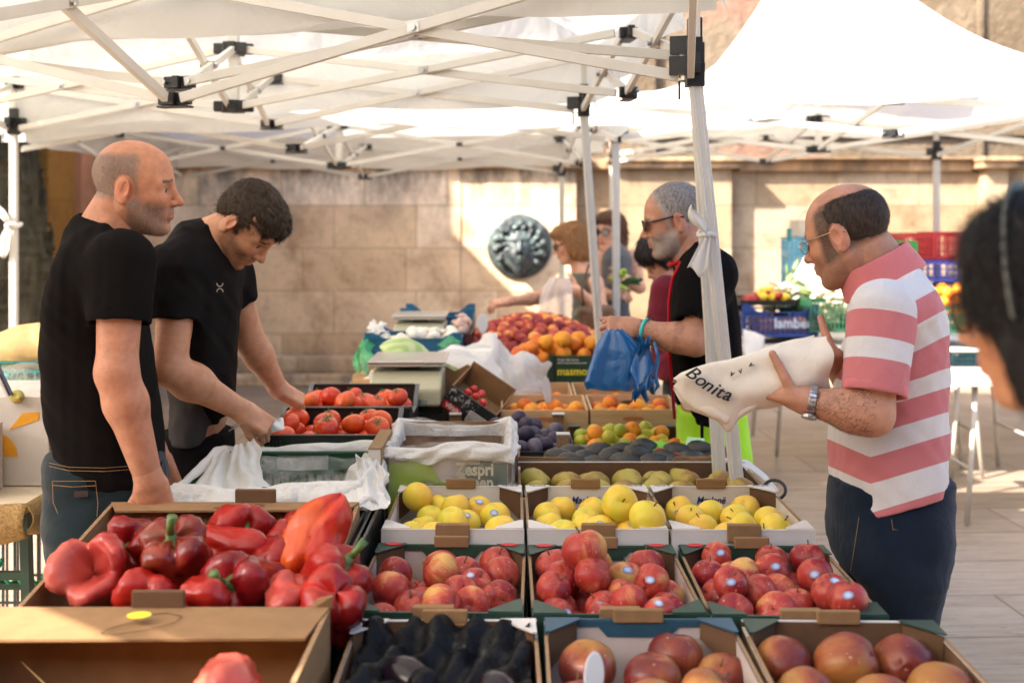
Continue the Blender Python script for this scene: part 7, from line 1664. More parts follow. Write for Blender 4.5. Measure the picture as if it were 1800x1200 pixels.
    sdf_mesh("shorts", [slab(z2, [.015,.015,.015,.015], [.125,.13,.128,.125], [.18,.185,.18,.17], k=.04)]+[cone((.02, q*.1, .80), (.02, q*.11, .52), .115, .115, .03) for q in (-1,1)]+[plane_cut((0,0,.50),(0,0,-1),(-1,-1,.3),(1,1,.6))], .009, M_NEON, T, disp=lambda x, y, z: .004*fnoise(x, y, z, 18, 28))
    sdf_mesh("leg", [q for qq in (-1,1) for q in (cone((.02, qq*.105, .55), (.02, qq*.108, .47), .075, .06, .03), cone((.02, qq*.108, .47), (.03, qq*.11, .30), .06, .06, .03), cone((.03, qq*.11, .30), (.02, qq*.11, .08), .06, .036, .03))], .010, M_SKIN, T, colfn=lambda v: np.tile((.5,.27,.18), (len(v),1)))
    mb = MB(); mb.tube([L(1234,742,-.185), L(1234,790,-.19), L(1240,812,-.19), L(1262,828,-.18)], .006, 6); mb.build("shorts_piping", M_TEE, T, smooth=True)
    mb = MB(); w = np.array(wr)*.86+np.array(el)*.14; dd = Vector(np.array(wr)-np.array(el)).normalized(); u = dd.cross(Vector((0,0,1))).normalized(); v = u.cross(dd)
    mb.tube([Vector(w)+(u*math.cos(a_)+v*math.sin(a_))*.040 for a_ in [2*math.pi*i/20 for i in range(20)]], .006, 6, closed=True); mb.build("wristband", simple("turquoise band", (.05,.62,.62), .5), T, smooth=True)
    shoes(T, b, .02, -1); return T
person_grey()
T = empty("phone", "dark flat phone held under the grey-haired man's wrist", "phone", at(1112,600,4.02)); T.rotation_euler = (R(10), R(-50), R(0))
mb = MB(); mb.box((0,0,0), (.075,.010,.12)); mb.build("case", simple("dark phone case", (.05,.045,.045), .4), T, bevel=.006); mb = MB(); mb.box((0,-.0056,0), (.068,.001,.11)); mb.build("screen", simple("grey glass", (.30,.29,.28), .2), T)
# blue carrier bag
M_BAG = film("blue carrier plastic", (.0,.20,.55), .05, .5, .28, 12, .6, .10)
def bag(label, name, px0, Y, prof_, mat, ph=0, folds=9, amp=.16, dep=.30, cat="plastic bag"):
    T = empty(name, label, cat, at(px0, prof_[0][0], Y)); mb = MB(); n = 72; K = 40
    pys = np.linspace(prof_[0][0], prof_[-1][0], K); l = np.interp(pys, [p[0] for p in prof_], [p[1] for p in prof_]); r = np.interp(pys, [p[0] for p in prof_], [p[2] for p in prof_])
    def fn(s, t_):
        i = min(K-1, int(t_*(K-1)+.5)); a = 2*math.pi*s; k = Y/FPX; w = (r[i]-l[i])/2*k; cx = ((r[i]+l[i])/2-px0)*k
        q = 1+amp*(math.sin(folds*a+ph+2*t_)*.6+math.sin((folds*2+1)*a+3*t_+ph)*.25)
        return Vector((cx+w*math.cos(a)*(1+.25*(q-1)), w*dep*q*math.sin(a)+.01, -(pys[i]-prof_[0][0])*k+.004*math.sin(7*a+ph)))
    mb.grid(fn, n+1, K); mb.build("body", mat, T, smooth=True); return T
BG = bag("glossy blue plastic carrier bag hanging from the grey-haired man's hands", "carrier_bag", 1085, 3.96, [(580,1066,1092),(592,1058,1106),(615,1044,1126),(645,1035,1138),(672,1028,1145),(684,1034,1140)], M_BAG, 1, 5, .34, .35)
mb = MB(); mb.grid(lambda s, t_: Vector((.060+.065*t_+.012*math.sin(9*s+4*t_)-.02*s, -.03+.02*math.sin(6*s), -.03-.20*s+.018*math.sin(14*t_+11*s))), 30, 10); mb.build("handle", M_BAG, BG, smooth=True, solid=.001)
mb = MB(); mb.tube([(.125,-.03,-.04),(.14,-.03,-.09),(.128,-.03,-.15),(.138,-.03,-.19),(.125,-.03,-.21),(.118,-.03,-.185),(.128,-.03,-.165)], .007, 8); mb.build("handle", M_BAG, BG, smooth=True)

# ---------- man in the pink and white striped polo ----------
def person_striped():
    Y0 = 2.9; px0 = 1563; b = base_of(px0, Y0); L = Lf(b, Y0)
    T = empty("person", "balding man in pink and white striped polo and dark jeans holding a tote", "person", b)
    s = 1.03; M = hframe(141, 17, 0); ht = L(1492,420); hp = xform(head_prims(s, nose=1.02), M, ht)
    rows = [(470,1560,1610,.07),(490,1525,1632,.15),(515,1508,1654,.195),(550,1494,1667,.205),(600,1474,1673,.20),(650,1462,1675,.195),(700,1454,1676,.19),(760,1451,1677,.185),(820,1450,1677,.185),(870,1451,1675,.18),(965,1458,1664,.172)]
    zs, xc, a, bb = prof(rows, px0, Y0)
    nk = [cone(ht+np.array([.035,-.005,-.03]), L(1560,505), .060, .072, .03), ell(L(1545,450), (.05,.055,.06), k=.03)]; body = list(nk)+[nk[0], slab(zs, xc, [q-.014 for q in a], [q-.014 for q in bb], k=.04)]
    sh = L(1552,548,-.18); el = L(1533,728,-.24); wr = L(1418,704,-.20)
    hnd = hand_prims(wr, (-.78,.60,.08), (.20,-.45,-.87), 1, (30,30,20), 1.05, thumb=(.35,.55,-.85), tcurl=2, fcurl=((12,22,15),(10,22,18),(12,24,20),(14,26,20))); body += arm_prims(sh, el, wr, 1.10)
    sh2 = L(1545,548,.18); el2 = L(1520,700,.20); wr2 = L(1462,632,.05)
    hnd2 = hand_prims(wr2, (-.75,-.35,.25), (-.1,.6,.75), -1, (50,45,30), 1.02, thumb=(.1,.25,1.0), tcurl=-2); body += arm_prims(sh2, el2, wr2, 1.05)
    sc = lambda x, y, z: np.clip((.055-x)/.015, 0, 1)*np.clip((.098-z+.15*np.minimum(x,0)*0-.25*np.maximum(x,0))/.018, 0, 1)*np.clip((z+.050+.35*np.maximum(x,-.08))/.02, 0, 1)
    cf = head_col(M, ht, s, (.51,.25,.15), beard=((.17,.11,.08), .38, 0), scalp=((.055,.035,.024), .88, sc), brow=(.06,.04,.03), eye=True)
    o = sdf_mesh("body", body, .0045, M_SKIN, T, colfn=cf, fine=[(hp+nk, .0024), (hnd+[cone(wr-(wr-el)*.12, wr, .0315, .032, .02)], .0021), (hnd2+[cone(wr2-(wr2-el2)*.12, wr2, .0300, .0305, .02)], .0024)])
    fa = lambda v: (lambda t_: (t_ > -.05)*(t_ < .93)*(np.linalg.norm(np.cross(v-el, wr-el), axis=1)/np.linalg.norm(wr-el) < .07))(((v-el)@(wr-el))/((wr-el)@(wr-el)))
    strands(o, "arm_hair", 3200, fa, lambda p, n: np.tile(wr-el, (len(p),1))*3+np.array([0,0,-.5]), .013, .0005, hairmat("brown arm hair", (.02,.012,.008), (.05,.03,.02)), .2, 5, parent=T)
    bm = lambda v: (lambda q: (q[:,2] < -.03)*(q[:,2] > -.112)*(q[:,0] > .0)*(np.abs(q[:,1]) < .068)*(q[:,2] < -.02-.35*np.maximum(q[:,0]-.03, 0))*~((np.abs(q[:,2]+.0545) < .008)&(np.abs(q[:,1]) < .022)))(((v-ht)@M)/s)
    strands(o, "beard_stubble", 3500, bm, lambda p, n: np.tile(-M[:,2], (len(p),1)), .0025, .0005, hairmat("sparse beard", (.06,.04,.03), (.16,.11,.08)), .5, 4, parent=T)
    hr = [ell((-.012,0,.047), (.1015,.0795,.086), k=.01), plane_cut((0,0,.098),(.10,0,1),(-.2,-.2,.0),(.2,.2,.3),.01), ell((.105,0,.03), (.080,.12,.085), k=.012, op='s'), ell((.02,0,-.070), (.11,.10,.07), k=.01, op='s'), ell((-.006,-.084,.0), (.027,.022,.038), k=.006, op='s'), ell((-.006,.084,.0), (.027,.022,.038), k=.006, op='s')]
    hair_mesh("hair", hr, M, ht, s, hairmat("cropped brown hair", (.020,.012,.008), (.070,.044,.030)), .0032, lambda x, y, z: .0006*fnoise(x, y, z, 160, 4), T)
    ho = [c for c in T.children if c.name.startswith("hair")][0]
    strands(ho, "hair_strands", 14000, None, lambda p, n: (lambda q: (np.stack([q[:,0]*2-.5, q[:,1]*2, np.full(len(q), -.8)], 1))@M.T)((p-ht)@M), .009, .0008, ho.data.materials[0], .28, 5, parent=T)
    m_, t_, ns_, ls_ = newmat("clear lens"); ns_["Principled BSDF"].inputs['Transmission Weight'].default_value = 1; ns_["Principled BSDF"].inputs['Roughness'].default_value = .02; ns_["Principled BSDF"].inputs['IOR'].default_value = 1.05
    specs(T, M, ht, s, False, rim=M_GOLD, lens=m_, lw=.024, lh=.016, z0=.008)
    # polo: torso and sleeves each with their own stripes
    pink = np.array((.56,.18,.185)); white = np.array((.66,.62,.60)); kk = Y0/FPX
    ax = np.array([-.46,.10,.88]); ax /= np.linalg.norm(ax); cc_ = L(1553,492); c0 = cc_-ax*.012; c1 = cc_+ax*.062
    def hemy(px_): return 915-np.where(px_ > 1530, (px_-1530)/100*30, (1530-px_)/78*34)
    def ride(pxx, py):
        u = (pxx-1530)/100.; return np.where(u > 0, u*np.interp(py, [480,640,720,820,900], [48,44,28,23,30]), -u*np.interp(py, [700,900], [28,50]))
    def stripes(v):
        kq = (Y0+np.clip(v[:,1], -.3, .11))/FPX; py = HY+(CAMZ-v[:,2])/kq; pxx = HX+(b.x+v[:,0])/kq; yv = py+ride(pxx, py); yv = py+ride(pxx, yv)+2*np.sin(pxx*.05)
        yv = np.maximum(np.minimum(yv, 885), 899+(py-hemy(pxx)+17)); return np.stack([yv/1000]*3, 1)
    def striped_cloth(name, edges):
        m = cloth(name, (.95,.95,.95), vcol=True, fs=5, fb=.35, weave=700); t = m.node_tree
        a = [n for n in t.nodes if n.bl_idname == "ShaderNodeAttribute"][0]; mx = [l.to_socket for l in a.outputs[0].links]; sep = N(t, "SeparateColor"); t.links.new(a.outputs[0], sep.inputs[0])
        c = ramp(t, sep.outputs[0], [(0, tuple(white))]+[(e_/1000, tuple(pink if i_ % 2 == 0 else white)) for i_, e_ in enumerate(edges)], 'CONSTANT')
        for x_ in mx:
            if x_.node != sep: t.links.new(c, x_)
        return m
    M_POLO = striped_cloth("striped pique", [562,605,647,691,719,763,803,851,899]); M_SLV = striped_cloth("striped sleeve pique", [60,390,640]); M_PNK = cloth("pink rib knit", (.58,.17,.17), fs=6, fb=.3)
    shirt = [slab(zs, xc, a, bb, k=.03), cone(L(1572,514), L(1556,545,-.16), .06, .078, .05), cone(L(1575,514), L(1556,545,.16), .06, .078, .05)]
    shirt += [cone(L(1554,488), L(1540,440), .084, .09, .01, 's'), cone((0,0,zs[0]-.03), (0,0,zs[0]+.03), .09, .09, .02, 's')]
    def hemcut(x, y, z):
        kq = (Y0+np.clip(y, -.3, .11))/FPX; px_ = HX+(b.x+x)/kq; hy = hemy(px_); hy = hy-np.maximum(0, 36-np.abs(px_-1519)*1.9)*(y < 0)
        return z-(CAMZ-(hy-HY)*kq)
    shirt += [P((-.25,-.25,zs[0]-.03), (.25,.25,zs[0]+.22), hemcut, 's', .002)]
    def above_collar(x, y, z):
        h_ = (x-c0[0])*ax[0]+(y-c0[1])*ax[1]+(z-c0[2])*ax[2]-.004; r_ = np.sqrt(np.maximum((x-c0[0])**2+(y-c0[1])**2+(z-c0[2])**2-h_**2, 0)); return np.maximum(-h_, r_-.165)
    shirt += [P(c0-.19, c0+.19, above_collar, 's', .004)]
    dsp = lambda x, y, z: .0042*fnoise(x*1.5+z*.6, y, z*.8-x*.8, 10, 34)+.0012*fnoise(x*1.8+z, y, z-x*1.4, 24, 36)
    sdf_mesh("polo_shirt", shirt, .0042, M_POLO, T, colfn=stripes, disp=dsp)
    for nm, s_, e_, f_ in (("sleeve", sh, el, .80), ("sleeve", sh2, el2, .75)):
        sl_, cu_, ee, dd = sleeve(s_, e_, f_, .082, .073, .062); LL = np.linalg.norm(np.array(e_)-np.array(s_))
        def scf(v, s_=s_, dd=dd, LL=LL, f_=f_):
            q = np.clip(((v-s_)@dd)/(LL*f_), 0.001, .95); return np.stack([q]*3, 1)
        sdf_mesh(nm, sl_+cu_, .0042, M_SLV, T, colfn=scf, disp=dsp)
        cl = [cone(ee-dd*.020, ee-dd*.001, .0765, .0755, .0), cone(ee-dd*.06, ee+dd*.06, .064, .066, .002, 's'), plane_cut(ee-dd*.022, -dd, ee-.12, ee+.12, .002), plane_cut(ee+dd*.002, dd, ee-.12, ee+.12, .002)]
        sdf_mesh("cuff", cl, .004, M_PNK, T)
        col = [cone(c0, c1, .112, .097, .0), cone(c0-ax*.0, c1, .104, .089, .003, 's'), cone(c1-ax*.01, c1+ax*.08, .089, .089, .002, 's'), cone(c0+ax*.01, c0-ax*.08, .103, .103, .002, 's'), plane_cut(c1, ax, c1-.15, c1+.15, .003), plane_cut(c0, -ax, c0-.15, c0+.15, .003)]
    sdf_mesh("collar", col, .003, M_PNK, T)
    z2 = [.78,.86,.94,1.0]; sdf_mesh("jeans", [slab(z2, [0,0,0,0], [.142,.150,.150,.145], [.175,.18,.175,.168], k=.04)]+legs(px0, Y0, .86, .0, .09, (.110,.080,.062), foot=-1), .008, M_DENIM, T, disp=lambda x, y, z: .005*fnoise(x, y, z*1.3, 11, 38)+.0015*fnoise(x, y, z*2.2, 26, 39))
    sy_ = lambda x: -(.18*(max(0, 1-abs(x/.15)**2.3))**(1/2.3)+.005)
    def surf(px, py): p = L(px, py, -.14); return (p[0], sy_(min(.14, max(-.14, p[0]))), p[2])
    mb = MB(); mb.tube([surf(1558,905), surf(1562,935), surf(1566,962)], .0007, 4); mb.tube([surf(1560,922), surf(1580,924), surf(1598,934), surf(1606,938), surf(1618,926), surf(1636,922)], .0007, 4); mb.tube([surf(1512,910), surf(1507,960), surf(1502,1010)], .0006, 4); mb.build("stitching", M_STITCH, T)
    # steel wristwatch
    dd = Vector(np.array(wr)-np.array(el)).normalized(); u = dd.cross(Vector((0,0,1))).normalized(); v = u.cross(dd).normalized(); c = Vector(wr)-dd*.012; mb = MB()
    for i in range(22):
        a_ = 2*math.pi*i/22; p = c+(u*math.cos(a_)+v*math.sin(a_))*.036; MM = Matrix((dd, (u*math.cos(a_)+v*math.sin(a_)), (u*-math.sin(a_)+v*math.cos(a_)))).transposed(); mb.box(p, (.017,.004,.0088), M=MM)
    w_ = mb.build("watch_band", M_INOX, T, bevel=.001)
    mb = MB(); o_ = (u*-.4+v*-1).normalized(); MM = Matrix((dd, o_.cross(dd), o_)).transposed(); mb.lathe([(.001,-.004),(.018,-.004),(.019,.0),(.018,.005),(.001,.005)], c+o_*.036, 18, M=MM); mb.build("watch_case", M_INOX, w_)
    shoes(T, b, 0, -1); return T
person_striped()

# cream tote bag draped over his hands
M_TOTE = cloth("cream cotton canvas", (.78,.68,.53), (.84,.74,.60), fs=6, fb=.35, weave=900, sheen=.05)
def tote():
    Y = 2.76; T = empty("tote_bag", "cream cotton tote bag lettered Bonita draped over the striped man's hands", "tote bag", at(1320,680,Y)); o = T.location; mb = MB()
    st = [(1453,640,50,.045),(1430,646,52,.05),(1400,652,54,.052),(1360,662,54,.048),(1320,672,50,.040),(1280,684,50,.030),(1250,688,48,.024),(1220,686,38,.02),(1198,680,26,.016),(1186,674,10,.008)]
    q = np.array(st, float); K = 60; ts = np.linspace(0, len(st)-1, K); S_ = [np.interp(ts, range(len(st)), q[:, i]) for i in range(4)]
    def fn(s, t_):
        i = min(K-1, int(round(t_*(K-1)))); a = 2*math.pi*s; cx, cy, hh, dp = (S_[k][i] for k in range(4)); hh = hh*Y/FPX
        fo = math.sin(3*a+5*t_+.6)*.10+math.sin(5*a-9*t_)*.06+math.sin(2*a+14*t_)*.04
        p = at(cx, cy, Y); ex = .03*math.exp(-((cx-1278)/16)**2)*max(0, -math.sin(a))**3*(1 if math.sin(a) < 0 else 0)
        return p-o+Vector((.004*math.sin(4*a), dp*math.cos(a)*(1+fo)*-1, hh*math.sin(a)*(1+fo*.5)-ex*1.3))
    mb.grid(fn, 97, K); mb.build("body", M_TOTE, T, smooth=True)
    P2 = lambda px, py, dy=0: at(px, py, Y+dy)-o
    s1 = sheet("upper_layer", None, [P2(1275,668,.0),P2(1440,640,.03),P2(1340,612,.04),P2(1432,588,.07)], (0,-.02,.01), M_TOTE, 30, 24, .006, (6,5), 3, parent=T, solid=.003)
    s2 = sheet("hanging_corner", None, [P2(1215,712,-.015),P2(1340,706,-.02),P2(1270,745,-.012),P2(1292,742,-.012)], (0,-.008,0), M_TOTE, 24, 16, .003, (6,4), 4, parent=T, solid=.003)
    s3 = sheet("back_layer", None, [P2(1190,680,.03),P2(1300,700,.03),P2(1204,720,.03),P2(1240,720,.03)], (0,.01,0), M_TOTE, 16, 12, .004, (6,4), 5, parent=T, solid=.003)
    mb = MB(); mb.tube([P2(1450,690,-.02), P2(1440,706,-.03), P2(1415,704,-.04), P2(1395,690,-.04)], .006, 8); mb.build("strap", M_TOTE, T, smooth=True)
    for ch, px, py, rot in (("B",1216,655,-38),("o",1231,667,-34),("n",1244,676,-30),("i",1255,683,-26),("t",1264,688,-22),("a",1277,693,-16)):
        c = P2(px, py, -.042); text(ch, .046, tuple(c), (R(90), R(-rot), 0), M_INKB, T, "lettering", shear=.35, ext=.004)
    for px, py, r_ in ((1300,652,-30),(1286,656,10),(1320,640,40)): text("v", .022, tuple(P2(px, py, -.036)), (R(80), R(r_), 0), M_INKB, T, "lettering", shear=.3, ext=.004)
tote()

# ---------- women at the back ----------
def lady(label, Y0, px0, headpx, yaw, pitch, s, rows, neck, arms, topm, hairp, hairm, skin, glasses=None, extra=None, roll=0, slv=None, pants=(.03,.03,.035), h=.0055, hdisp=None, hcol=None, legx=0.0, bareneck=.03, lean=None):
    b = base_of(px0, Y0); L = Lf(b, Y0); T = empty("person", label, "person", b)
    M = hframe(yaw, pitch, roll); ht = L(*headpx); hp = xform(head_prims(s, chin=.85, nose=.97, cheek=.95), M, ht)
    zs, xc, a, bb = prof(rows, px0, Y0)
    back = -np.array(M[:, 0])*.03; back[2] = -.03
    body = hp+[cone(ht+back, L(*neck), .045, .055, .03), slab(zs, xc, [max(.02,q-.008) for q in a], [max(.02,q-.008) for q in bb], k=.05)]
    for (sh, el, wr, hd, hn, sg, cu) in arms:
        body += arm_prims(L(*sh), L(*el), L(*wr), .85)+hand_prims(L(*wr), hd, hn, sg, cu, .95)
    cf = head_col(M, ht, s, skin, lip=(.5,.14,.12), brow=(.06,.04,.03), eye=glasses is None)
    sdf_mesh("body", body, h*.8, M_SKIN, T, colfn=cf)
    hair_mesh("hair", hairp, M, ht, s, hairm, h*.8, hdisp, T)
    ho = [c for c in T.children if c.name.startswith("hair")][0]
    strands(ho, "hair_strands", 6000, None, lambda p, n: (lambda q: (np.stack([q[:,0]*4, q[:,1]*6, np.full(len(q), -1.)], 1))@M.T)((p-ht)@M), .035, .0022, hairm, .12, 5, parent=T, jit=.15)
    if glasses: specs(T, M, ht, s, True, lens=M_LENSD, lw=.028, lh=.021)
    zt_ = zs[-1]-bareneck; keep = [(z, x, p, q) for z, x, p, q in zip(zs, xc, a, bb) if z <= zt_+.001]
    shirt = [slab([k[0] for k in keep], [k[1] for k in keep], [k[2]+.004 for k in keep], [k[3]+.004 for k in keep], k=.03)]
    if slv:
        for (sh, el, wr, *_ ) in arms:
            a_, c_, e_, d_ = sleeve(L(*sh), L(*el), slv, .062, .056, .048); shirt += a_+c_
    sdf_mesh("top", shirt, h, topm, T, disp=lambda x, y, z: .003*fnoise(x, y, z*1.5, 18, int(px0) % 50))
    zb = zs[0]; sdf_mesh("trousers", [slab([zb-.14, zb-.04, zb+.03], [legx]*3, [.11,.12,.11], [.16,.165,.15], k=.04)]+legs(px0, Y0, zb-.10, legx, .085, (.10,.07,.05)), .012, cloth("trouser cloth %d" % px0, pants), T)
    shoes(T, b, legx, -1, .1)
    if extra: extra(T, L, M, ht)
    return T
bob = [ell((-.016,0,.052), (.112,.090,.094), k=.01), ell((-.045,0,-.02), (.080,.090,.090), k=.04), ell((.0,-.070,-.015), (.040,.022,.065), k=.03), ell((.0,.070,-.015), (.040,.022,.065), k=.03), ell((-.04,0,-.07), (.072,.085,.05), k=.03), ell((.05,0,.095), (.05,.07,.03), k=.03),
       ell((.105,0,-.020), (.078,.105,.088), k=.012, op='s')]
def strand(M, ht, amp=.004, fr=26):
    def f(x, y, z):
        q = np.stack([x-ht[0], y-ht[1], z-ht[2]], 1)@M; ang = np.arctan2(q[:,1], q[:,0]); return amp*np.sin(ang*fr+2*np.sin(q[:,2]*40)+2*np.sin(ang*3))+amp*fnoise(q[:,0]*2, q[:,1]*2, q[:,2]*.8, 40, 4)
    return f
def w1_extra(T, L, M, ht):
    c = L(1018,513,-.14); mb = MB(); mb.tube([c+np.array([.004*math.cos(a_), .03*math.cos(a_), .03*math.sin(a_)]) for a_ in [2*math.pi*i/16 for i in range(16)]], .005, 6, closed=True); mb.box(c+np.array([0,-.034,0]), (.03,.01,.03)); mb.build("wristwatch", M_INOX, T)
Yw = 6.95; b_ = base_of(1032, Yw); Lw = Lf(b_, Yw); Mw = hframe(178, 16); hw = Lw(1004,430)
rows = [(462,1012,1030,.06),(478,1006,1050,.14),(495,1004,1060,.165),(530,1006,1058,.15),(570,1004,1054,.14),(620,1002,1056,.15),(655,1000,1060,.16)]
lady("woman with auburn bob and sunglasses reaching left to pick a peach", Yw, 1032, (1004,430), 178, 16, .98, rows, (1022,478), 
     [((1012,496,.13),(945,524,.0),(893,530,-.20),(-1,-.25,-.12),(-.1,-.4,.9),1,(35,40,30)), ((1048,496,-.15),(1058,545,-.22),(1016,512,-.22),(-.9,0,.45),(.3,-.9,.3),1,(15,15,10))],
     cloth("olive grey knit", (.12,.125,.095), (.17,.17,.135), fs=10), bob, hairmat("auburn hair", (.20,.085,.03), (.55,.29,.12)), (.66,.37,.25), True, w1_extra, hdisp=strand(Mw, hw, .002), bareneck=.045)
bag("thin translucent plastic bag held open by the auburn-haired woman", "plastic_bag", 978, 6.6, [(488,968,1000),(505,955,1004),(530,948,1006),(560,945,1002),(582,950,998)], film("thin clear bag", (.90,.84,.80), .5, .5, .25, 18, .7, .12), 2, 6, .25, .5)
T = empty("handbag", "brown leather shoulder bag at the auburn-haired woman's hip", "handbag", at(1048,565,6.68)); M_LEA = simple("brown leather", (.13,.065,.03), .5, .3, 20, .4, 60)
sdf_mesh("body", [rbox((0,0,-.03), (.075,.03,.095), .03, k=.02), ell((0,-.03,.0), (.06,.03,.05), k=.02)], .009, M_LEA, T, disp=lambda x,y,z: .005*fnoise(x,y,z,30,3)); mb = MB(); mb.tube([(-.07,0,.05),(-.085,0,.2),(-.045,0,.33),(.0,.0,.33)], .008, 6); mb.build("strap", M_LEA, T, smooth=True)

Y2 = 7.35; b_ = base_of(1082, Y2); L2 = Lf(b_, Y2); M2 = hframe(-128, 4); h2 = L2(1072,409)
rows = [(430,1066,1092,.07),(438,1058,1106,.13),(455,1055,1114,.155),(490,1056,1110,.15),(530,1058,1106,.14),(580,1054,1112,.15),(620,1052,1116,.16)]
lady("woman with short brown hair and large sunglasses in sleeveless dark grey top", Y2, 1082, (1072,409), -128, 4, 1.0, rows, (1078,445),
     [((1114,450,-.02),(1124,505,-.05),(1102,492,-.24),(-.7,-.5,.2),(.3,-.6,.5),1,(35,40,30)), ((1058,450,.0),(1052,510,.0),(1075,520,-.2),(.8,-.4,.1),(.2,-.6,.6),-1,(35,40,30))],
     cloth("dark grey chiffon", (.09,.095,.115), (.14,.145,.165), fs=14), [p for p in bob], hairmat("reddish brown hair", (.07,.03,.018), (.18,.08,.045)), (.66,.38,.27), True, None, hdisp=strand(M2, h2, .003), bareneck=.0)
T = empty("green_peppers", "pale and dark green peppers held by the woman in dark grey", "vegetables", at(1096,487,7.02)); 
for nm, m_, r_, rot, off in (("pale_pepper", simple("lime pepper skin", (.45,.62,.08), .3, .15, 12, coat=.4), .03, (R(70),R(60),0), (-.02,0,.02)), ("dark_pepper", simple("dark green pepper skin", (.03,.08,.02), .3, .2, 12, coat=.4), .032, (R(60),R(100),.4), (.05,-.02,-.015)), ("lime_pepper", bpy.data.materials.get("lime pepper skin") or M_LEEK, .022, (R(20),R(-40),0), (-.04,-.01,-.045))):
    o = mesh_obj(nm, pepper_mesh(nm, m_, .15, r_, 3, 60+len(nm), .5), T, off, rot)

Y3 = 4.95; b_ = base_of(1190, Y3); L3 = Lf(b_, Y3); M3 = hframe(200, 38); h3 = L3(1170,452)
pixie = [ell((-.014,0,.052), (.110,.087,.093), k=.01), ell((.055,0,.07), (.055,.07,.05), k=.03), ell((.03,-.072,.02), (.035,.018,.04), k=.03), ell((.03,.072,.02), (.035,.018,.04), k=.03), ell((-.07,0,-.01), (.05,.075,.06), k=.03), ell((.115,0,-.03), (.060,.075,.080), k=.012, op='s'), ell((.03,0,-.09), (.10,.08,.05), k=.01, op='s')]
rows = [(474,1172,1195,.06),(488,1152,1205,.14),(510,1144,1214,.16),(550,1140,1218,.16),(600,1142,1216,.15),(660,1144,1212,.155)]
lady("dark-haired woman in burgundy top bowing her head behind the grey-haired man", Y3, 1190, (1170,452), 200, 38, .98, rows, (1186,485),
     [((1170,510,-.14),(1158,575,-.16),(1120,590,-.05),(-.9,0,-.2),(0,-.3,.9),1,(30,30,20)), ((1170,510,.14),(1155,575,.16),(1118,590,.05),(-.9,0,-.2),(0,.3,.9),-1,(30,30,20))],
     cloth("burgundy jersey", (.13,.012,.025), (.17,.02,.03)), pixie, hairmat("black hair", (.01,.008,.007), (.035,.024,.02)), (.52,.28,.19), None, None, hdisp=strand(M3, h3, .003), slv=.9, legx=.06)

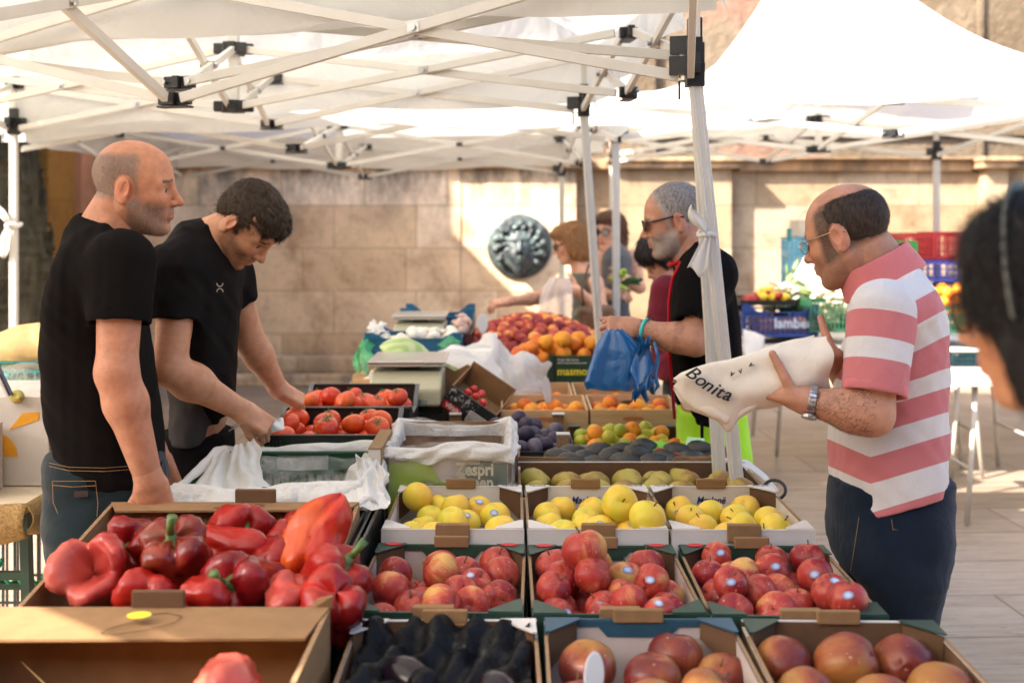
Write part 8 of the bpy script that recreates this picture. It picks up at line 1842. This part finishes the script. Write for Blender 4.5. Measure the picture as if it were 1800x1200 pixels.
# ---------- nearest woman, at the right edge ----------
def person_near():
    Y0 = 1.32; px0 = 2120; b = base_of(px0, Y0); L = Lf(b, Y0)
    T = empty("person", "blurred dark-haired woman with headband and glasses at the right edge", "person", b)
    s = 1.0; M = hframe(138, 10, 0); ht = L(1868,543); hp = xform(head_prims(s, chin=.85), M, ht)
    rows = [(780,1960,2060,.06),(815,1975,2160,.13),(880,1975,2240,.17),(960,1975,2260,.18),(1100,1985,2260,.165),(1250,1985,2255,.16),(1400,1975,2265,.165)]
    zs, xc, a, bb = prof(rows, px0, Y0)
    body = hp+[cone(ht+np.array([.04,0,-.03]), L(1985,800), .046, .055, .03), slab(zs, xc, [q-.01 for q in a], [q-.01 for q in bb], k=.05)]
    for q in (-1,1):
        sh = L(2120,900,q*.15); el = L(2150,1250,q*.2); wr = L(2020,1450,q*.16); body += arm_prims(sh, el, wr, .85)+hand_prims(wr, (-.6,0,-.8), (-.3,q,.1), -q, (25,30,20), .95)
    cf = head_col(M, ht, s, (.40,.19,.10), brow=(.05,.03,.02)); sdf_mesh("body", body, .0045, M_SKIN, T, colfn=cf)
    hr = [ell((-.018,0,.052), (.110,.090,.096), k=.01), ell((-.03,0,-.05), (.082,.085,.10), k=.04), ell((.035,0,.075), (.060,.078,.050), k=.03)]
    for q in (-1,1): hr += [ell((.045,q*.066,.03), (.040,.026,.055), k=.02), ell((.02,q*.072,-.045), (.030,.022,.070), k=.02)]
    hr += [ell((.122,0,-.030), (.060,.062,.072), k=.010, op='s')]
    ho = hair_mesh("hair", hr, M, ht, s, hairmat("dark curly hair", (.0012,.0008,.0006), (.006,.003,.002)), .0042, lambda x, y, z: .003*fnoise(x, y, z, 50, 4), T)
    strands(ho, "hair_strands", 9000, None, lambda p, n: (lambda q: (np.stack([-.2+q[:,0]*2, q[:,1]*5, np.full(len(q), -1.)], 1))@M.T)((p-ht)@M), .035, .0009, ho.data.materials[0], .12, 5, parent=T, jit=.2)
    strands(ho, "curls", 2600, lambda v: (lambda q: (q[:,0] > .02)*(q[:,2] > .0))((v-ht)@M), lambda p, n: np.tile(M[:,0]*.6-M[:,2]*.5, (len(p),1)), .034, .0009, ho.data.materials[0], .35, 9, curl=1.1, parent=T, jit=.8)
    m_, t_, ns_, ls_ = newmat("tinted lens"); pb = ns_["Principled BSDF"]; pb.inputs['Transmission Weight'].default_value = .8; pb.inputs['Roughness'].default_value = .05; pb.inputs['Base Color'].default_value = (.7,.6,.45,1); pb.inputs['IOR'].default_value = 1.1
    specs(T, M, ht, s, True, lens=m_, lw=.030, lh=.024)
    mb = MB(); pts = []
    for i in range(26):
        a_ = R(-5)+R(190)*i/25; pts.append(ht+M@np.array([.022, .0955*math.cos(a_), .010+.136*math.sin(a_)]))
    for i in range(len(pts)-1): mb.beam(pts[i], pts[i+1], .022, .005, up=tuple(M@np.array([1,0,0])))
    mb.build("headband", simple("grey green headband", (.07,.07,.055), .45, .2, 30), T, bevel=.002)
    shirt = [slab(zs[:-1], xc[:-1], a[:-1], bb[:-1], k=.03)]
    for q in (-1,1): a_, c_, e_, d_ = sleeve(L(2120,900,q*.15), L(2150,1250,q*.2), .6, .062, .058, .05); shirt += a_+c_
    sdf_mesh("top", shirt, .007, cloth("dark navy blouse", (.03,.03,.05)), T)
    sdf_mesh("trousers", [slab([zs[0]-.14, zs[0]-.04, zs[0]+.03], [0]*3, [.11,.12,.11], [.16,.165,.15], k=.04)]+legs(px0, Y0, zs[0]-.10, 0, .085, (.10,.07,.05)), .012, M_DENIM, T)
    shoes(T, b, 0, -1, .1)
person_near()
